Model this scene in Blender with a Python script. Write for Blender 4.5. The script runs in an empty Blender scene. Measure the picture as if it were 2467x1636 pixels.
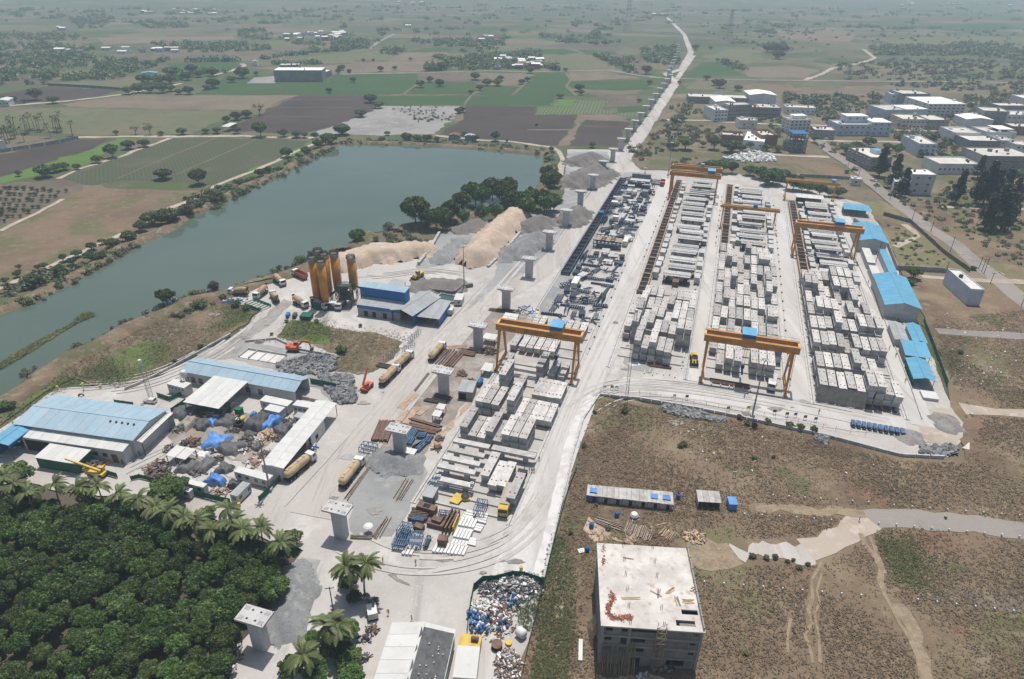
import bpy,math,random
import numpy as np
from mathutils import Matrix,Vector
from mathutils.geometry import tessellate_polygon
random.seed(7)
RNG=np.random.default_rng(11)
scene=bpy.context.scene
COL=scene.collection
# camera, sky, sun, exposure
CAM_H=120.0
PITCH,ROLL,FPX=math.radians(28.98),math.radians(-0.69),1621.0
IMG_W,IMG_H=2467.0,1636.0
_fw=np.array([0,math.cos(PITCH),-math.sin(PITCH)])
_r=np.array([1.0,0,0])
_dn=np.cross(_fw,_r)
_R=math.cos(ROLL)*_r+math.sin(ROLL)*_dn
_D=-math.sin(ROLL)*_r+math.cos(ROLL)*_dn
cam=bpy.data.cameras.new('camera')
cam.sensor_width=36.0
cam.lens=FPX/IMG_W*36.0
cam.clip_start=1.0
cam.clip_end=60000.0
cam_o=bpy.data.objects.new('camera',cam)
COL.objects.link(cam_o)
cam_o.matrix_world=Matrix(((_R[0],-_D[0],-_fw[0],0),(_R[1],-_D[1],-_fw[1],0),(_R[2],-_D[2],-_fw[2],CAM_H),(0,0,0,1)))
scene.camera=cam_o
HAZE=0.00022
SUN_EL,SUN_AZ=math.radians(72.5),math.radians(11.0)
world=bpy.data.worlds.new('World')
scene.world=world
world.use_nodes=True
_n=world.node_tree.nodes
_sky=_n.new('ShaderNodeTexSky')
_sky.sky_type='NISHITA'
_sky.sun_disc=False
_sky.sun_elevation=SUN_EL
_sky.sun_rotation=SUN_AZ
_sky.dust_density=2.5
_n['Background'].inputs['Strength'].default_value=0.095
world.node_tree.links.new(_sky.outputs[0],_n['Background'].inputs['Color'])
sun=bpy.data.lights.new('sun','SUN')
sun.energy=4.1
sun.angle=math.radians(0.53)
sun.color=(1.0,0.955,0.89)
sun_o=bpy.data.objects.new('sun',sun)
COL.objects.link(sun_o)
_ts=Vector((math.sin(SUN_AZ)*math.cos(SUN_EL),math.cos(SUN_AZ)*math.cos(SUN_EL),math.sin(SUN_EL)))
sun_o.rotation_euler=_ts.to_track_quat('Z','Y').to_euler()
sun_o.location=(0,0,300)
vs=scene.view_settings
vs.view_transform='Standard'
vs.look='None'
vs.exposure=0.05
vs.gamma=1.0
scene.cycles.max_bounces=6
scene.cycles.diffuse_bounces=3
scene.cycles.glossy_bounces=3
scene.cycles.transmission_bounces=3
scene.cycles.volume_bounces=2
scene.cycles.transparent_max_bounces=8
scene.cycles.volume_step_rate=10.0
# survey: photograph point -> point of the place at height z
CROPS={0:(0,0,.95846),1:(0,0,2.7824),2:(800,0,2.7824),3:(1617,0,2.7824),4:(0,540,2.7824),5:(800,540,2.7824),6:(1617,540,2.7824),7:(0,1076,2.7824),8:(800,1076,2.7824),9:(1617,1076,2.7824),'w':(0,930,5.631),'v':(380,940,4.927),'x':(380,820,4.73),'p':(520,600,2.179),'i':(1640,200,3.2167),'j':(2040,200,3.1639),'r':(1270,400,2.488),'q':(930,1180,3.651),'s':(0,0,1.0),'b':(1400,1280,4.403),'g':(950,1100,9.444),'h':(900,980,9.8),'o':(720,580,8.71),'t':(1000,820,5.06)}
def P(k,x,y,z=0.0):
 ox,oy,sc=CROPS[k]
 x,y=ox+x/sc,oy+y/sc
 d=_fw*FPX+_R*(x-IMG_W/2)+_D*(y-IMG_H/2)
 t=(z-CAM_H)/d[2]
 return np.array([d[0]*t,d[1]*t,z])
YAW=math.radians(16.97)
CY,SY=math.cos(YAW),math.sin(YAW)
def Y(s,t,z=0.0):
 return np.array([s*CY+t*SY,-s*SY+t*CY,z])
RZ=-YAW
def PXX(p):
 q=np.array(p[:3])-[0,0,CAM_H]
 return IMG_W/2+FPX*(q@_R)/(q@_fw)
# materials
M={}
def _nt(name):
 m=bpy.data.materials.new(name)
 m.use_nodes=True
 nt=m.node_tree
 return m,nt,nt.nodes,nt.links,nt.nodes['Principled BSDF']
def rgb(c):
 return(c[0],c[1],c[2],1)
def _noise(N,L,vec,scale,detail=3,rough=.55):
 n=N.new('ShaderNodeTexNoise')
 n.inputs['Scale'].default_value=scale
 n.inputs['Detail'].default_value=detail
 n.inputs['Roughness'].default_value=rough
 L.new(vec,n.inputs['Vector'])
 return n.outputs['Fac']
def _ramp(N,L,fac,lo,hi):
 r=N.new('ShaderNodeMapRange')
 r.interpolation_type='SMOOTHSTEP'
 r.inputs[1].default_value=lo
 r.inputs[2].default_value=hi
 L.new(fac,r.inputs[0])
 return r.outputs[0]
def _mix(N,L,a,b,fac,mode='MIX'):
 m=N.new('ShaderNodeMix')
 m.data_type='RGBA'
 m.blend_type=mode
 for v,i in((a,6),(b,7)):
  if isinstance(v,tuple):
   m.inputs[i].default_value=rgb(v)
  else:
   L.new(v,m.inputs[i])
 if isinstance(fac,(int,float)):
  m.inputs[0].default_value=fac
 else:
  L.new(fac,m.inputs[0])
 return m.outputs[2]
def _bump(N,L,B,h,strength,dist):
 b=N.new('ShaderNodeBump')
 b.inputs['Strength'].default_value=strength
 b.inputs['Distance'].default_value=dist
 L.new(h,b.inputs['Height'])
 L.new(b.outputs[0],B.inputs['Normal'])
def mat(name,col,rough=.75,metal=0.0,var=.25,scale=.6,dirt=None,dirt_amt=.5,rnd=.12,bump=0.0,spec=.3,corr=0.0,corr_axis=0):
 """surface of a made thing: base colour, uneven tone, dirt patches, small random shift from piece to piece"""
 m,nt,N,L,B=_nt(name)
 tc=N.new('ShaderNodeTexCoord')
 oi=N.new('ShaderNodeObjectInfo')
 add=N.new('ShaderNodeVectorMath')
 add.operation='MULTIPLY_ADD'
 add.inputs[1].default_value=(37,53,11)
 L.new(oi.outputs['Random'],add.inputs[0])
 L.new(tc.outputs['Object'],add.inputs[2])
 v=add.outputs[0]
 f1=_noise(N,L,v,scale,4,.6)
 dark=tuple(c*(1-var) for c in col)
 lite=tuple(min(1,c*(1+var)) for c in col)
 c=_mix(N,L,dark,lite,_ramp(N,L,f1,.3,.7))
 if dirt:
  f2=_noise(N,L,v,scale*2.7,5,.65)
  f2=_ramp(N,L,f2,.5,.72)
  mm=N.new('ShaderNodeMath')
  mm.operation='MULTIPLY'
  mm.inputs[1].default_value=dirt_amt
  L.new(f2,mm.inputs[0])
  c=_mix(N,L,c,dirt,mm.outputs[0])
 if rnd:
  hs=N.new('ShaderNodeHueSaturation')
  mr=N.new('ShaderNodeMapRange')
  mr.inputs[3].default_value=1-rnd
  mr.inputs[4].default_value=1+rnd
  L.new(oi.outputs['Random'],mr.inputs[0])
  L.new(mr.outputs[0],hs.inputs['Value'])
  L.new(c,hs.inputs['Color'])
  c=hs.outputs[0]
 L.new(c,B.inputs['Base Color'])
 B.inputs['Roughness'].default_value=rough
 B.inputs['Metallic'].default_value=metal
 B.inputs['Specular IOR Level'].default_value=spec
 if corr:
  w=N.new('ShaderNodeTexWave')
  w.bands_direction='XYZ'[corr_axis]
  w.inputs['Scale'].default_value=corr
  L.new(tc.outputs['Object'],w.inputs['Vector'])
  _bump(N,L,B,w.outputs['Fac'],.6,.05)
 elif bump:
  _bump(N,L,B,f1,bump,.15)
 M[name]=m
 return m
def gmat(name,base,layers,rough=.95,bump=.4,bscale=1.5,bdist=.25):
 """ground: base colour, then layers (colour, noise scale, lo, hi[, detail]) or ('rows', colour, spacing m, angle, lo, hi)"""
 m,nt,N,L,B=_nt(name)
 g=N.new('ShaderNodeNewGeometry')
 v=g.outputs['Position']
 c=base
 k=0
 for ly in layers:
  if ly[0]=='cells':
   mp=N.new('ShaderNodeMapping')
   mp.inputs['Rotation'].default_value=(0,0,ly[3])
   mp.inputs['Scale'].default_value=(1,1.7,1)
   L.new(v,mp.inputs['Vector'])
   vo=N.new('ShaderNodeTexVoronoi')
   vo.distance='CHEBYCHEV'
   vo.inputs['Scale'].default_value=ly[2]
   L.new(mp.outputs[0],vo.inputs['Vector'])
   cr=N.new('ShaderNodeValToRGB')
   cr.color_ramp.interpolation='CONSTANT'
   e=cr.color_ramp.elements
   for i,cc in enumerate(ly[1]):
    el=e[i] if i<2 else e.new(i/len(ly[1]))
    el.position=i/len(ly[1])
    el.color=rgb(cc)
   sp=N.new('ShaderNodeSeparateColor')
   L.new(vo.outputs['Color'],sp.inputs[0])
   L.new(sp.outputs[0],cr.inputs[0])
   c=cr.outputs[0]
   continue
  if ly[0]=='rows':
   mp=N.new('ShaderNodeMapping')
   mp.inputs['Rotation'].default_value=(0,0,ly[3])
   L.new(v,mp.inputs['Vector'])
   w=N.new('ShaderNodeTexWave')
   w.inputs['Scale'].default_value=0.314/ly[2]
   w.inputs['Distortion'].default_value=1.2
   w.inputs['Detail'].default_value=2
   w.inputs['Detail Scale'].default_value=.6
   L.new(mp.outputs[0],w.inputs['Vector'])
   f=_ramp(N,L,w.outputs['Fac'],ly[4],ly[5])
   col=ly[1]
  else:
   mp=N.new('ShaderNodeMapping')
   k+=1
   mp.inputs['Location'].default_value=(k*31.7,k*-17.3,k*5)
   if len(ly)>5:
    mp.inputs['Rotation'].default_value=(0,0,ly[5])
    mp.inputs['Scale'].default_value=(1,ly[6],1)
   L.new(v,mp.inputs['Vector'])
   f=_ramp(N,L,_noise(N,L,mp.outputs[0],ly[1],ly[4] if len(ly)>4 else 5,.62),ly[2],ly[3])
   col=ly[0]
  c=_mix(N,L,c,col,f)
 if isinstance(c,tuple):
  B.inputs['Base Color'].default_value=rgb(c)
 else:
  L.new(c,B.inputs['Base Color'])
 B.inputs['Roughness'].default_value=rough
 B.inputs['Specular IOR Level'].default_value=.12
 if bump:
  _bump(N,L,B,_noise(N,L,v,bscale,6,.65),bump,bdist)
 M[name]=m
 return m
def leafmat(name,a,b,c,trans=.25):
 m,nt,N,L,B=_nt(name)
 at=N.new('ShaderNodeAttribute')
 at.attribute_name='tone'
 oi=N.new('ShaderNodeObjectInfo')
 col=_mix(N,L,a,b,_ramp(N,L,at.outputs['Fac'],.1,.75))
 col=_mix(N,L,col,c,_ramp(N,L,at.outputs['Fac'],.66,.95))
 hs=N.new('ShaderNodeHueSaturation')
 for i,(lo,hi) in(('Value',(.66,1.42)),('Hue',(.485,.512))):
  mr=N.new('ShaderNodeMapRange')
  mr.inputs[3].default_value=lo
  mr.inputs[4].default_value=hi
  L.new(oi.outputs['Random'],mr.inputs[0])
  L.new(mr.outputs[0],hs.inputs[i])
 L.new(col,hs.inputs['Color'])
 L.new(hs.outputs[0],B.inputs['Base Color'])
 B.inputs['Roughness'].default_value=.5
 B.inputs['Specular IOR Level'].default_value=.35
 tr=N.new('ShaderNodeBsdfTranslucent')
 L.new(hs.outputs[0],tr.inputs['Color'])
 ms=N.new('ShaderNodeMixShader')
 ms.inputs[0].default_value=trans
 L.new(B.outputs[0],ms.inputs[1])
 L.new(tr.outputs[0],ms.inputs[2])
 L.new(ms.outputs[0],nt.nodes['Material Output'].inputs['Surface'])
 M[name]=m
# mesh helpers
class MB:
 def __init__(self):
  self.v,self.f,self.m=[],[],[]
 def add(self,vs,fs,m=0):
  o=len(self.v)
  self.v.extend([tuple(map(float,q)) for q in vs])
  for f in fs:
   self.f.append([o+i for i in f])
   self.m.append(m)
  return self
 def box(self,x0,y0,z0,x1,y1,z1,m=0):
  return self.add([(x0,y0,z0),(x1,y0,z0),(x1,y1,z0),(x0,y1,z0),(x0,y0,z1),(x1,y0,z1),(x1,y1,z1),(x0,y1,z1)],[(3,2,1,0),(4,5,6,7),(0,1,5,4),(1,2,6,5),(2,3,7,6),(3,0,4,7)],m)
 def cbox(self,c,s,rz=0.0,m=0,tilt=None):
  cs,sn=math.cos(rz),math.sin(rz)
  pts=[]
  for dz in(-.5,.5):
   for dx,dy in((-.5,-.5),(.5,-.5),(.5,.5),(-.5,.5)):
    p=Vector((dx*s[0],dy*s[1],dz*s[2]))
    if tilt:
     p=tilt@p
    pts.append((c[0]+p.x*cs-p.y*sn,c[1]+p.x*sn+p.y*cs,c[2]+p.z))
  return self.add(pts,[(3,2,1,0),(4,5,6,7),(0,1,5,4),(1,2,6,5),(2,3,7,6),(3,0,4,7)],m)
 def bar(self,p,q,w,h=None,m=0):
  p,q=Vector(p),Vector(q)
  d=q-p
  if d.length<1e-6:
   return self
  d.normalize()
  up=Vector((0,0,1)) if abs(d.z)<.95 else Vector((0,1,0))
  a=d.cross(up).normalized()
  b=a.cross(d).normalized()
  h=h or w
  pts=[e+a*(sx*w/2)+b*(sy*h/2) for e in(p,q) for sx,sy in((-1,-1),(1,-1),(1,1),(-1,1))]
  return self.add(pts,[(0,1,2,3),(7,6,5,4),(0,4,5,1),(1,5,6,2),(2,6,7,3),(3,7,4,0)],m)
 def cyl(self,p,q,r0,r1=None,n=10,m=0,caps=True):
  p,q=Vector(p),Vector(q)
  r1=r0 if r1 is None else r1
  d=(q-p).normalized()
  up=Vector((0,0,1)) if abs(d.z)<.95 else Vector((1,0,0))
  a=d.cross(up).normalized()
  b=d.cross(a)
  pts=[]
  for e,r in((p,r0),(q,r1)):
   for i in range(n):
    an=2*math.pi*i/n
    pts.append(e+a*(r*math.cos(an))+b*(r*math.sin(an)))
  fs=[(i,(i+1)%n,n+(i+1)%n,n+i) for i in range(n)]
  if caps:
   fs+=[tuple(range(n))[::-1],tuple(range(n,2*n))]
  return self.add(pts,fs,m)
 def lathe(self,prof,n=14,c=(0,0,0),axis='z',m=0,rot=None):
  pts=[]
  for r,z in prof:
   for i in range(n):
    an=2*math.pi*i/n
    x,y=r*math.cos(an),r*math.sin(an)
    p=Vector((x,y,z)) if axis=='z' else(Vector((z,x,y)) if axis=='x' else Vector((x,z,y)))
    if rot:
     p=rot@p
    pts.append(Vector(c)+p)
  fs=[]
  for j in range(len(prof)-1):
   for i in range(n):
    fs.append((j*n+i,j*n+(i+1)%n,(j+1)*n+(i+1)%n,(j+1)*n+i))
  fs+=[tuple(range(n))[::-1],tuple(range((len(prof)-1)*n,len(prof)*n))]
  return self.add(pts,fs,m)
 def prism(self,pts,z0,z1,m=0,mtop=None):
  n=len(pts)
  tri=tessellate_polygon([[Vector((p[0],p[1],0)) for p in pts]])
  vs=[(p[0],p[1],z0) for p in pts]+[(p[0],p[1],z1) for p in pts]
  self.add(vs,[(i,(i+1)%n,n+(i+1)%n,n+i) for i in range(n)],m)
  self.add([(p[0],p[1],z1) for p in pts],[tuple(t) for t in tri],m if mtop is None else mtop)
  return self
 def poly(self,pts,m=0):
  return self.add(pts,[tuple(range(len(pts)))],m)
 def mesh(self,name,mats,smooth=False):
  me=bpy.data.meshes.new(name)
  me.from_pydata(self.v,[],self.f)
  for q in([mats] if isinstance(mats,str) else mats):
   me.materials.append(M[q])
  me.polygons.foreach_set('material_index',self.m)
  if smooth:
   me.polygons.foreach_set('use_smooth',[True]*len(self.f))
  me.update()
  return me
 def build(self,name,mats,parent=None,loc=(0,0,0),rz=0.0,smooth=False):
  return ob(name,self.mesh(name,mats,smooth),parent,loc,rz)
CHILD={}
def ob(name,me,parent=None,loc=(0,0,0),rz=0.0,sc=None):
 o=bpy.data.objects.new(name,me)
 COL.objects.link(o)
 o.location=loc
 if rz:
  o.rotation_euler=(0,0,rz)
 if sc is not None:
  o.scale=sc if hasattr(sc,'__len__') else(sc,sc,sc)
 if parent is not None:
  o.parent=parent
  CHILD.setdefault(parent.name,[]).append(o)
 return o
def tag(o,label=None,cat=None,group=None,kind=None):
 for k,v in(('label',label),('category',cat),('group',group),('kind',kind)):
  if v:
   o[k]=v
 return o
def thing(name,label,cat,loc=(0,0,0),rz=0.0,group=None,sc=None):
 o=ob(name,None,None,loc,rz,sc)
 o.empty_display_size=.5
 return tag(o,label,cat,group)
def kids(o):
 return CHILD.get(o.name,[])
_KIDS={}
def dup(root,loc,rz=0.0,label=None,sc=None,group=None):
 """copy of a thing with copies of its parts and sub-parts"""
 if root.name not in _KIDS:
  _KIDS[root.name]=[(c,kids(c)) for c in kids(root)]
 r=root.copy()
 COL.objects.link(r)
 r.location=loc
 r.rotation_euler=(0,0,rz)
 if sc is not None:
  r.scale=sc if hasattr(sc,'__len__') else(sc,sc,sc)
 if label:
  r['label']=label
 if group:
  r['group']=group
 for c,gs in _KIDS[root.name]:
  d=c.copy()
  COL.objects.link(d)
  d.parent=r
  for g in gs:
   e=g.copy()
   COL.objects.link(e)
   e.parent=d
 return r
class Proto:
 """builds a thing once; later calls give copies"""
 def __init__(self,fn):
  self.fn,self.o=fn,None
 def __call__(self,loc,rz,label,sc=None,group=None):
  if self.o is None:
   self.o=self.fn()
   o=self.o
   o.location=loc
   o.rotation_euler=(0,0,rz)
   if sc is not None:
    o.scale=sc if hasattr(sc,'__len__') else(sc,sc,sc)
   o['label']=label
   if group:
    o['group']=group
   return o
  return dup(self.o,loc,rz,label,sc,group)
def nth(i):
 w=['first','second','third','fourth','fifth','sixth','seventh','eighth','ninth','tenth']
 if i<=10:
  return w[i-1]
 return str(i)+('th' if 10<i%100<14 else{1:'st',2:'nd',3:'rd'}.get(i%10,'th'))
def from_left(objs,phrase):
 """labels that count things from the left edge of the photograph"""
 for i,o in enumerate(sorted(objs,key=lambda q:PXX(q.location))):
  o['label']=phrase.format(nth(i+1))
def np_mesh(name,verts,faces,mats,tone=None,nper=4):
 me=bpy.data.meshes.new(name)
 nv,nf=len(verts),len(faces)
 me.vertices.add(nv)
 me.vertices.foreach_set('co',np.asarray(verts,np.float32).ravel())
 me.loops.add(nf*nper)
 me.loops.foreach_set('vertex_index',np.asarray(faces,np.int32).ravel())
 me.polygons.add(nf)
 me.polygons.foreach_set('loop_start',np.arange(0,nf*nper,nper,dtype=np.int32))
 me.update(calc_edges=True)
 if tone is not None:
  a=me.attributes.new('tone','FLOAT','FACE')
  a.data.foreach_set('value',np.asarray(tone,np.float32))
 for q in([mats] if isinstance(mats,str) else mats):
  me.materials.append(M[q])
 me.validate()
 return me
def ragged(pts,step,amp,closed=True,seed=0):
 rg=np.random.default_rng(seed+5)
 out=[]
 n=len(pts)
 for i in range(n if closed else n-1):
  a,b=np.array(pts[i][:2]),np.array(pts[(i+1)%n][:2])
  d=np.linalg.norm(b-a)
  k=max(1,min(60,int(d/step)))
  nrm=np.array([-(b-a)[1],(b-a)[0]])/max(d,1e-6)
  for j in range(k):
   w=0 if j==0 else rg.normal()*amp
   out.append(a+(b-a)*(j/k)+nrm*w)
 if not closed:
  out.append(np.array(pts[-1][:2]))
 return out
_LAYER=[0]
def _lift():
 _LAYER[0]+=1
 return .0012*(_LAYER[0]%36)
def sheet(name,pts,z,m,amp=.5,step=4.0,kind='structure',label=None,seed=None):
 if seed is None:
  seed=int(abs(pts[0][0]*13+pts[0][1]*7))%9999
 z+=_lift()
 q=ragged(pts,step,amp,True,seed) if amp else[np.array(p[:2]) for p in pts]
 tri=tessellate_polygon([[Vector((p[0],p[1],0)) for p in q]])
 me=bpy.data.meshes.new(name)
 me.from_pydata([(p[0],p[1],z) for p in q],[],[tuple(t) for t in tri])
 me.update()
 if len(me.polygons) and me.polygons[0].normal.z<0:
  me.flip_normals()
 me.materials.append(M[m])
 o=ob(name,me)
 o['kind']=kind
 if label:
  o['label']=label
 return o
def strip(name,pts,w,z,m,amp=.3,step=4.0,kind='structure',h=0.0):
 if not h:
  z+=_lift()
 q=ragged(pts,step,amp,False,int(abs(pts[0][0]*3)))
 q=np.array(q)
 d=np.gradient(q,axis=0)
 d/=np.linalg.norm(d,axis=1)[:,None]+1e-9
 nrm=np.stack([-d[:,1],d[:,0]],1)
 ww=np.linspace(w[0],w[1],len(q))[:,None] if hasattr(w,'__len__') else w
 if not h and amp:
  ww=ww*(1+np.clip(np.random.default_rng(len(q)).normal(size=(len(q),1))*amp*.35,-.3,.3))
 a,b=q+nrm*ww/2,q-nrm*ww/2
 n=len(q)
 mb=MB()
 if h:
  vs=[]
  for i in range(n):
   vs+=[(*b[i],z),(*b[i],z+h),(*a[i],z+h),(*a[i],z)]
  fs=[]
  for i in range(n-1):
   o=i*4
   fs+=[(o+1,o,o+4,o+5),(o+2,o+1,o+5,o+6),(o+3,o+2,o+6,o+7)]
  fs+=[(0,1,2,3),(n*4-1,n*4-2,n*4-3,n*4-4)]
  mb.add(vs,fs)
 else:
  mb.add([(*p,z) for p in b]+[(*p,z) for p in a],[(i,i+1,n+i+1,n+i) for i in range(n-1)])
 o=mb.build(name,m)
 if kind:
  o['kind']=kind
 return o
def PP(k,pts,z=0.0):
 return[P(k,x,y,z) for x,y in pts]
# ground materials
gmat('far_land',(0.120,0.112,0.068),[('cells',[(0.068,0.092,0.040),(0.136,0.116,0.080),(0.088,0.104,0.052),(0.160,0.132,0.096),(0.056,0.084,0.036),(0.104,0.084,0.068),(0.116,0.120,0.068),(0.080,0.096,0.048),(0.148,0.124,0.088),(0.076,0.100,0.044)],.0085,.25),((0.080,0.092,0.048),.004,.5,.62,3),((0.136,0.120,0.080),.03,.5,.68,4),((0.068,0.080,0.040),.12,.58,.72,4)],bump=0)
gmat('f_dark',(0.075,0.060,0.053),[((0.053,0.043,0.039),.02,.4,.65),((0.098,0.081,0.068),.5,.5,.75),('rows',(0.061,0.049,0.044),2.2,.35,.4,.9)],bump=.5)
gmat('f_brown',(0.136,0.106,0.083),[((0.106,0.085,0.068),.02,.4,.65),((0.178,0.145,0.111),.08,.52,.7),((0.102,0.111,0.060),.2,.55,.75)],bump=.4)
gmat('f_green',(0.047,0.089,0.034),[((0.060,0.106,0.038),.02,.4,.65),((0.038,0.072,0.027),.6,.45,.7),('rows',(0.043,0.078,0.031),3.0,.2,.5,.95)],bump=.5)
gmat('f_crop',(0.075,0.085,0.051),[((0.051,0.081,0.036),.9,.42,.6),((0.102,0.098,0.064),.03,.5,.7),('rows',(0.098,0.085,0.064),2.4,-.5,.55,.95)],bump=.5)
gmat('f_bright',(.095,.165,.04),[((.075,.14,.035),.05,.4,.7),((.12,.19,.055),.7,.5,.75)],bump=.4)
gmat('f_rows',(.07,.12,.05),[('rows',(.16,.15,.10),3.4,.17,.45,.75),((.09,.15,.06),.4,.5,.7)],bump=.3)
gmat('f_pale',(0.119,0.127,0.070),[((0.143,0.131,0.082),.015,.42,.62),((0.090,0.111,0.053),.08,.48,.7),((0.156,0.139,0.094),.6,.5,.75)],bump=.3)
gmat('f_tan',(0.178,0.140,0.102),[((0.140,0.111,0.085),.02,.42,.65),((0.128,0.123,0.072),.07,.55,.7),((0.221,0.178,0.132),.3,.5,.75)],bump=.3)
gmat('f_dry',(0.183,0.128,0.089),[((0.115,0.115,0.055),.035,.47,.6),((0.140,0.102,0.072),.02,.5,.64),((0.212,0.162,0.111),.25,.5,.72),((0.093,0.102,0.051),.9,.6,.75)],bump=.4)
gmat('scrub_soil',(0.166,0.132,0.093),[((0.106,0.106,0.055),.03,.45,.6),((0.208,0.162,0.115),.02,.52,.64),((0.085,0.098,0.047),.2,.52,.68),((0.255,0.221,0.170),.5,.62,.76)],bump=.5)
gmat('gravel_lot',(0.272,0.260,0.248),[((0.216,0.208,0.200),.03,.42,.64),((0.320,0.308,0.288),.15,.52,.7),((0.240,0.216,0.168),.06,.56,.7)],bump=.2)
gmat('dry_grass_soil',(0.211,0.153,0.103),[((0.142,0.099,0.069),.028,.45,.6),((0.172,0.163,0.082),.02,.5,.62),((0.258,0.202,0.133),.06,.5,.66),((0.125,0.129,0.058),.05,.57,.67),((0.215,0.133,0.090),.045,.58,.68),((0.275,0.224,0.150),.35,.55,.75),((0.146,0.112,0.076),.8,.57,.74,6),((0.163,0.133,0.082),2.2,.55,.72,6),((0.310,0.258,0.194),4.0,.6,.78)],bump=1.0,bscale=1.6,bdist=.5)
gmat('bank_soil',(0.194,0.144,0.099),[((0.135,0.106,0.070),.07,.42,.58),((0.108,0.108,0.054),.12,.48,.62),((0.257,0.198,0.140),.4,.5,.7),((0.090,0.095,0.045),.9,.58,.74)],bump=.9,bscale=1.2,bdist=.4)
gmat('green_grass',(.105,.135,.045),[((.16,.14,.075),.06,.46,.62),((.075,.11,.035),.12,.48,.66),((.14,.165,.06),.6,.5,.72)],bump=.8,bscale=2.0)
gmat('dust_yard',(0.440,0.418,0.391),[((0.380,0.358,0.330),.03,.42,.6),((0.495,0.479,0.451),.06,.5,.66),((0.319,0.303,0.281),.018,.56,.66),((0.407,0.385,0.358),.35,.45,.65),((0.297,0.281,0.259),.10,.58,.7,6,YAW,.10),((0.330,0.314,0.292),.25,.60,.72,6,YAW,.05),((0.506,0.490,0.468),1.6,.55,.75)],bump=.35,bscale=2.5,bdist=.12)
gmat('lane_concrete',(0.501,0.484,0.462),[((0.429,0.413,0.391),.05,.42,.6,5,YAW,.15),((0.550,0.533,0.512),.1,.5,.66,5,YAW,.08),((0.352,0.336,0.314),.22,.58,.70,6,YAW,.05),((0.308,0.292,0.270),.6,.62,.74,6,YAW,.03),((0.451,0.435,0.407),1.5,.5,.7)],bump=.2,bscale=3)
gmat('haul_road',(0.424,0.392,0.360),[((0.350,0.323,0.297),.05,.42,.6,5,YAW,.12),((0.488,0.461,0.429),.15,.5,.64,5,YAW,.05),((0.297,0.276,0.254),.35,.56,.68,6,YAW,.04),((0.265,0.249,0.233),.9,.60,.72,6,YAW,.025),((0.435,0.408,0.382),2,.5,.7)],bump=.35,bscale=2)
gmat('dirt_road',(.40,.345,.285),[((.33,.28,.225),.06,.42,.62),((.47,.42,.36),.3,.5,.7)],bump=.3)
gmat('faint_track',(.27,.215,.15),[((.21,.165,.11),.4,.42,.6),((.32,.265,.19),1.2,.5,.7)],bump=.4)
gmat('dark_band',(.165,.135,.105),[((.21,.165,.115),.2,.42,.6),((.13,.11,.09),.8,.5,.7)],bump=.4)
gmat('asphalt',(.27,.24,.215),[((.22,.20,.18),.05,.42,.62),((.29,.265,.24),.4,.55,.72)],bump=.15)
gmat('grey_dust',(0.288,0.292,0.284),[((0.240,0.244,0.240),.05,.42,.64),((0.360,0.356,0.344),.09,.5,.68),((0.216,0.220,0.216),.6,.55,.74)],bump=.5,bscale=1.5)
gmat('crushed_stone',(0.240,0.244,0.244),[((0.184,0.188,0.192),.12,.42,.62),((0.304,0.304,0.296),.5,.5,.7),((0.160,0.160,0.160),1.6,.5,.7)],bump=.8,bscale=2.5,bdist=.3)
gmat('dark_stone',(0.188,0.172,0.160),[((0.152,0.140,0.132),.2,.42,.62),((0.232,0.216,0.200),1.2,.5,.7)],bump=.7,bscale=2.5,bdist=.3)
gmat('sand',(.47,.375,.295),[((.41,.32,.245),.1,.42,.62),((.54,.445,.36),.3,.5,.7),((.36,.275,.205),.8,.58,.74)],bump=.7,bscale=1.0,bdist=.4)
gmat('work_dirt',(0.264,0.228,0.196),[((0.216,0.180,0.152),.08,.42,.62),((0.336,0.308,0.280),.14,.48,.66),((0.320,0.248,0.180),.06,.56,.68),((0.192,0.172,0.156),.9,.52,.7)],bump=.5,bscale=2)
gmat('oil_stain',(.20,.185,.175),[((.27,.255,.24),.3,.42,.62),((.15,.14,.13),.9,.5,.7)],bump=.1)
gmat('damp_patch',(0.288,0.276,0.260),[((0.224,0.212,0.200),.35,.42,.62),((0.368,0.352,0.332),1.2,.5,.7)],bump=.1)
gmat('white_slurry',(0.592,0.580,0.560),[((0.480,0.464,0.440),.3,.45,.65)],bump=.1)
gmat('pink_earth',(.42,.315,.235),[((.33,.24,.175),.15,.42,.62),((.50,.41,.32),.6,.5,.7)],bump=.4)
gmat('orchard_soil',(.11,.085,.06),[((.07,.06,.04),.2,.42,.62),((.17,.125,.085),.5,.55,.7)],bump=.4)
def _water(name,a,b,rough):
 m,nt,N,L,B=_nt(name)
 g=N.new('ShaderNodeNewGeometry')
 f=_noise(N,L,g.outputs['Position'],.012,3)
 L.new(_mix(N,L,a,b,_ramp(N,L,f,.35,.65)),B.inputs['Base Color'])
 B.inputs['Roughness'].default_value=rough
 B.inputs['IOR'].default_value=1.33
 B.inputs['Specular IOR Level'].default_value=.55
 mp=N.new('ShaderNodeMapping')
 mp.inputs['Scale'].default_value=(1,2.2,1)
 L.new(g.outputs['Position'],mp.inputs['Vector'])
 _bump(N,L,B,_noise(N,L,mp.outputs[0],.9,4,.6),.035,.1)
 M[name]=m
_water('lake_water',(.075,.105,.08),(.088,.118,.092),.05)
_water('puddle_water',(.27,.25,.16),(.32,.30,.20),.12)
_water('tank_water',(.04,.09,.075),(.05,.10,.085),.08)
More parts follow.
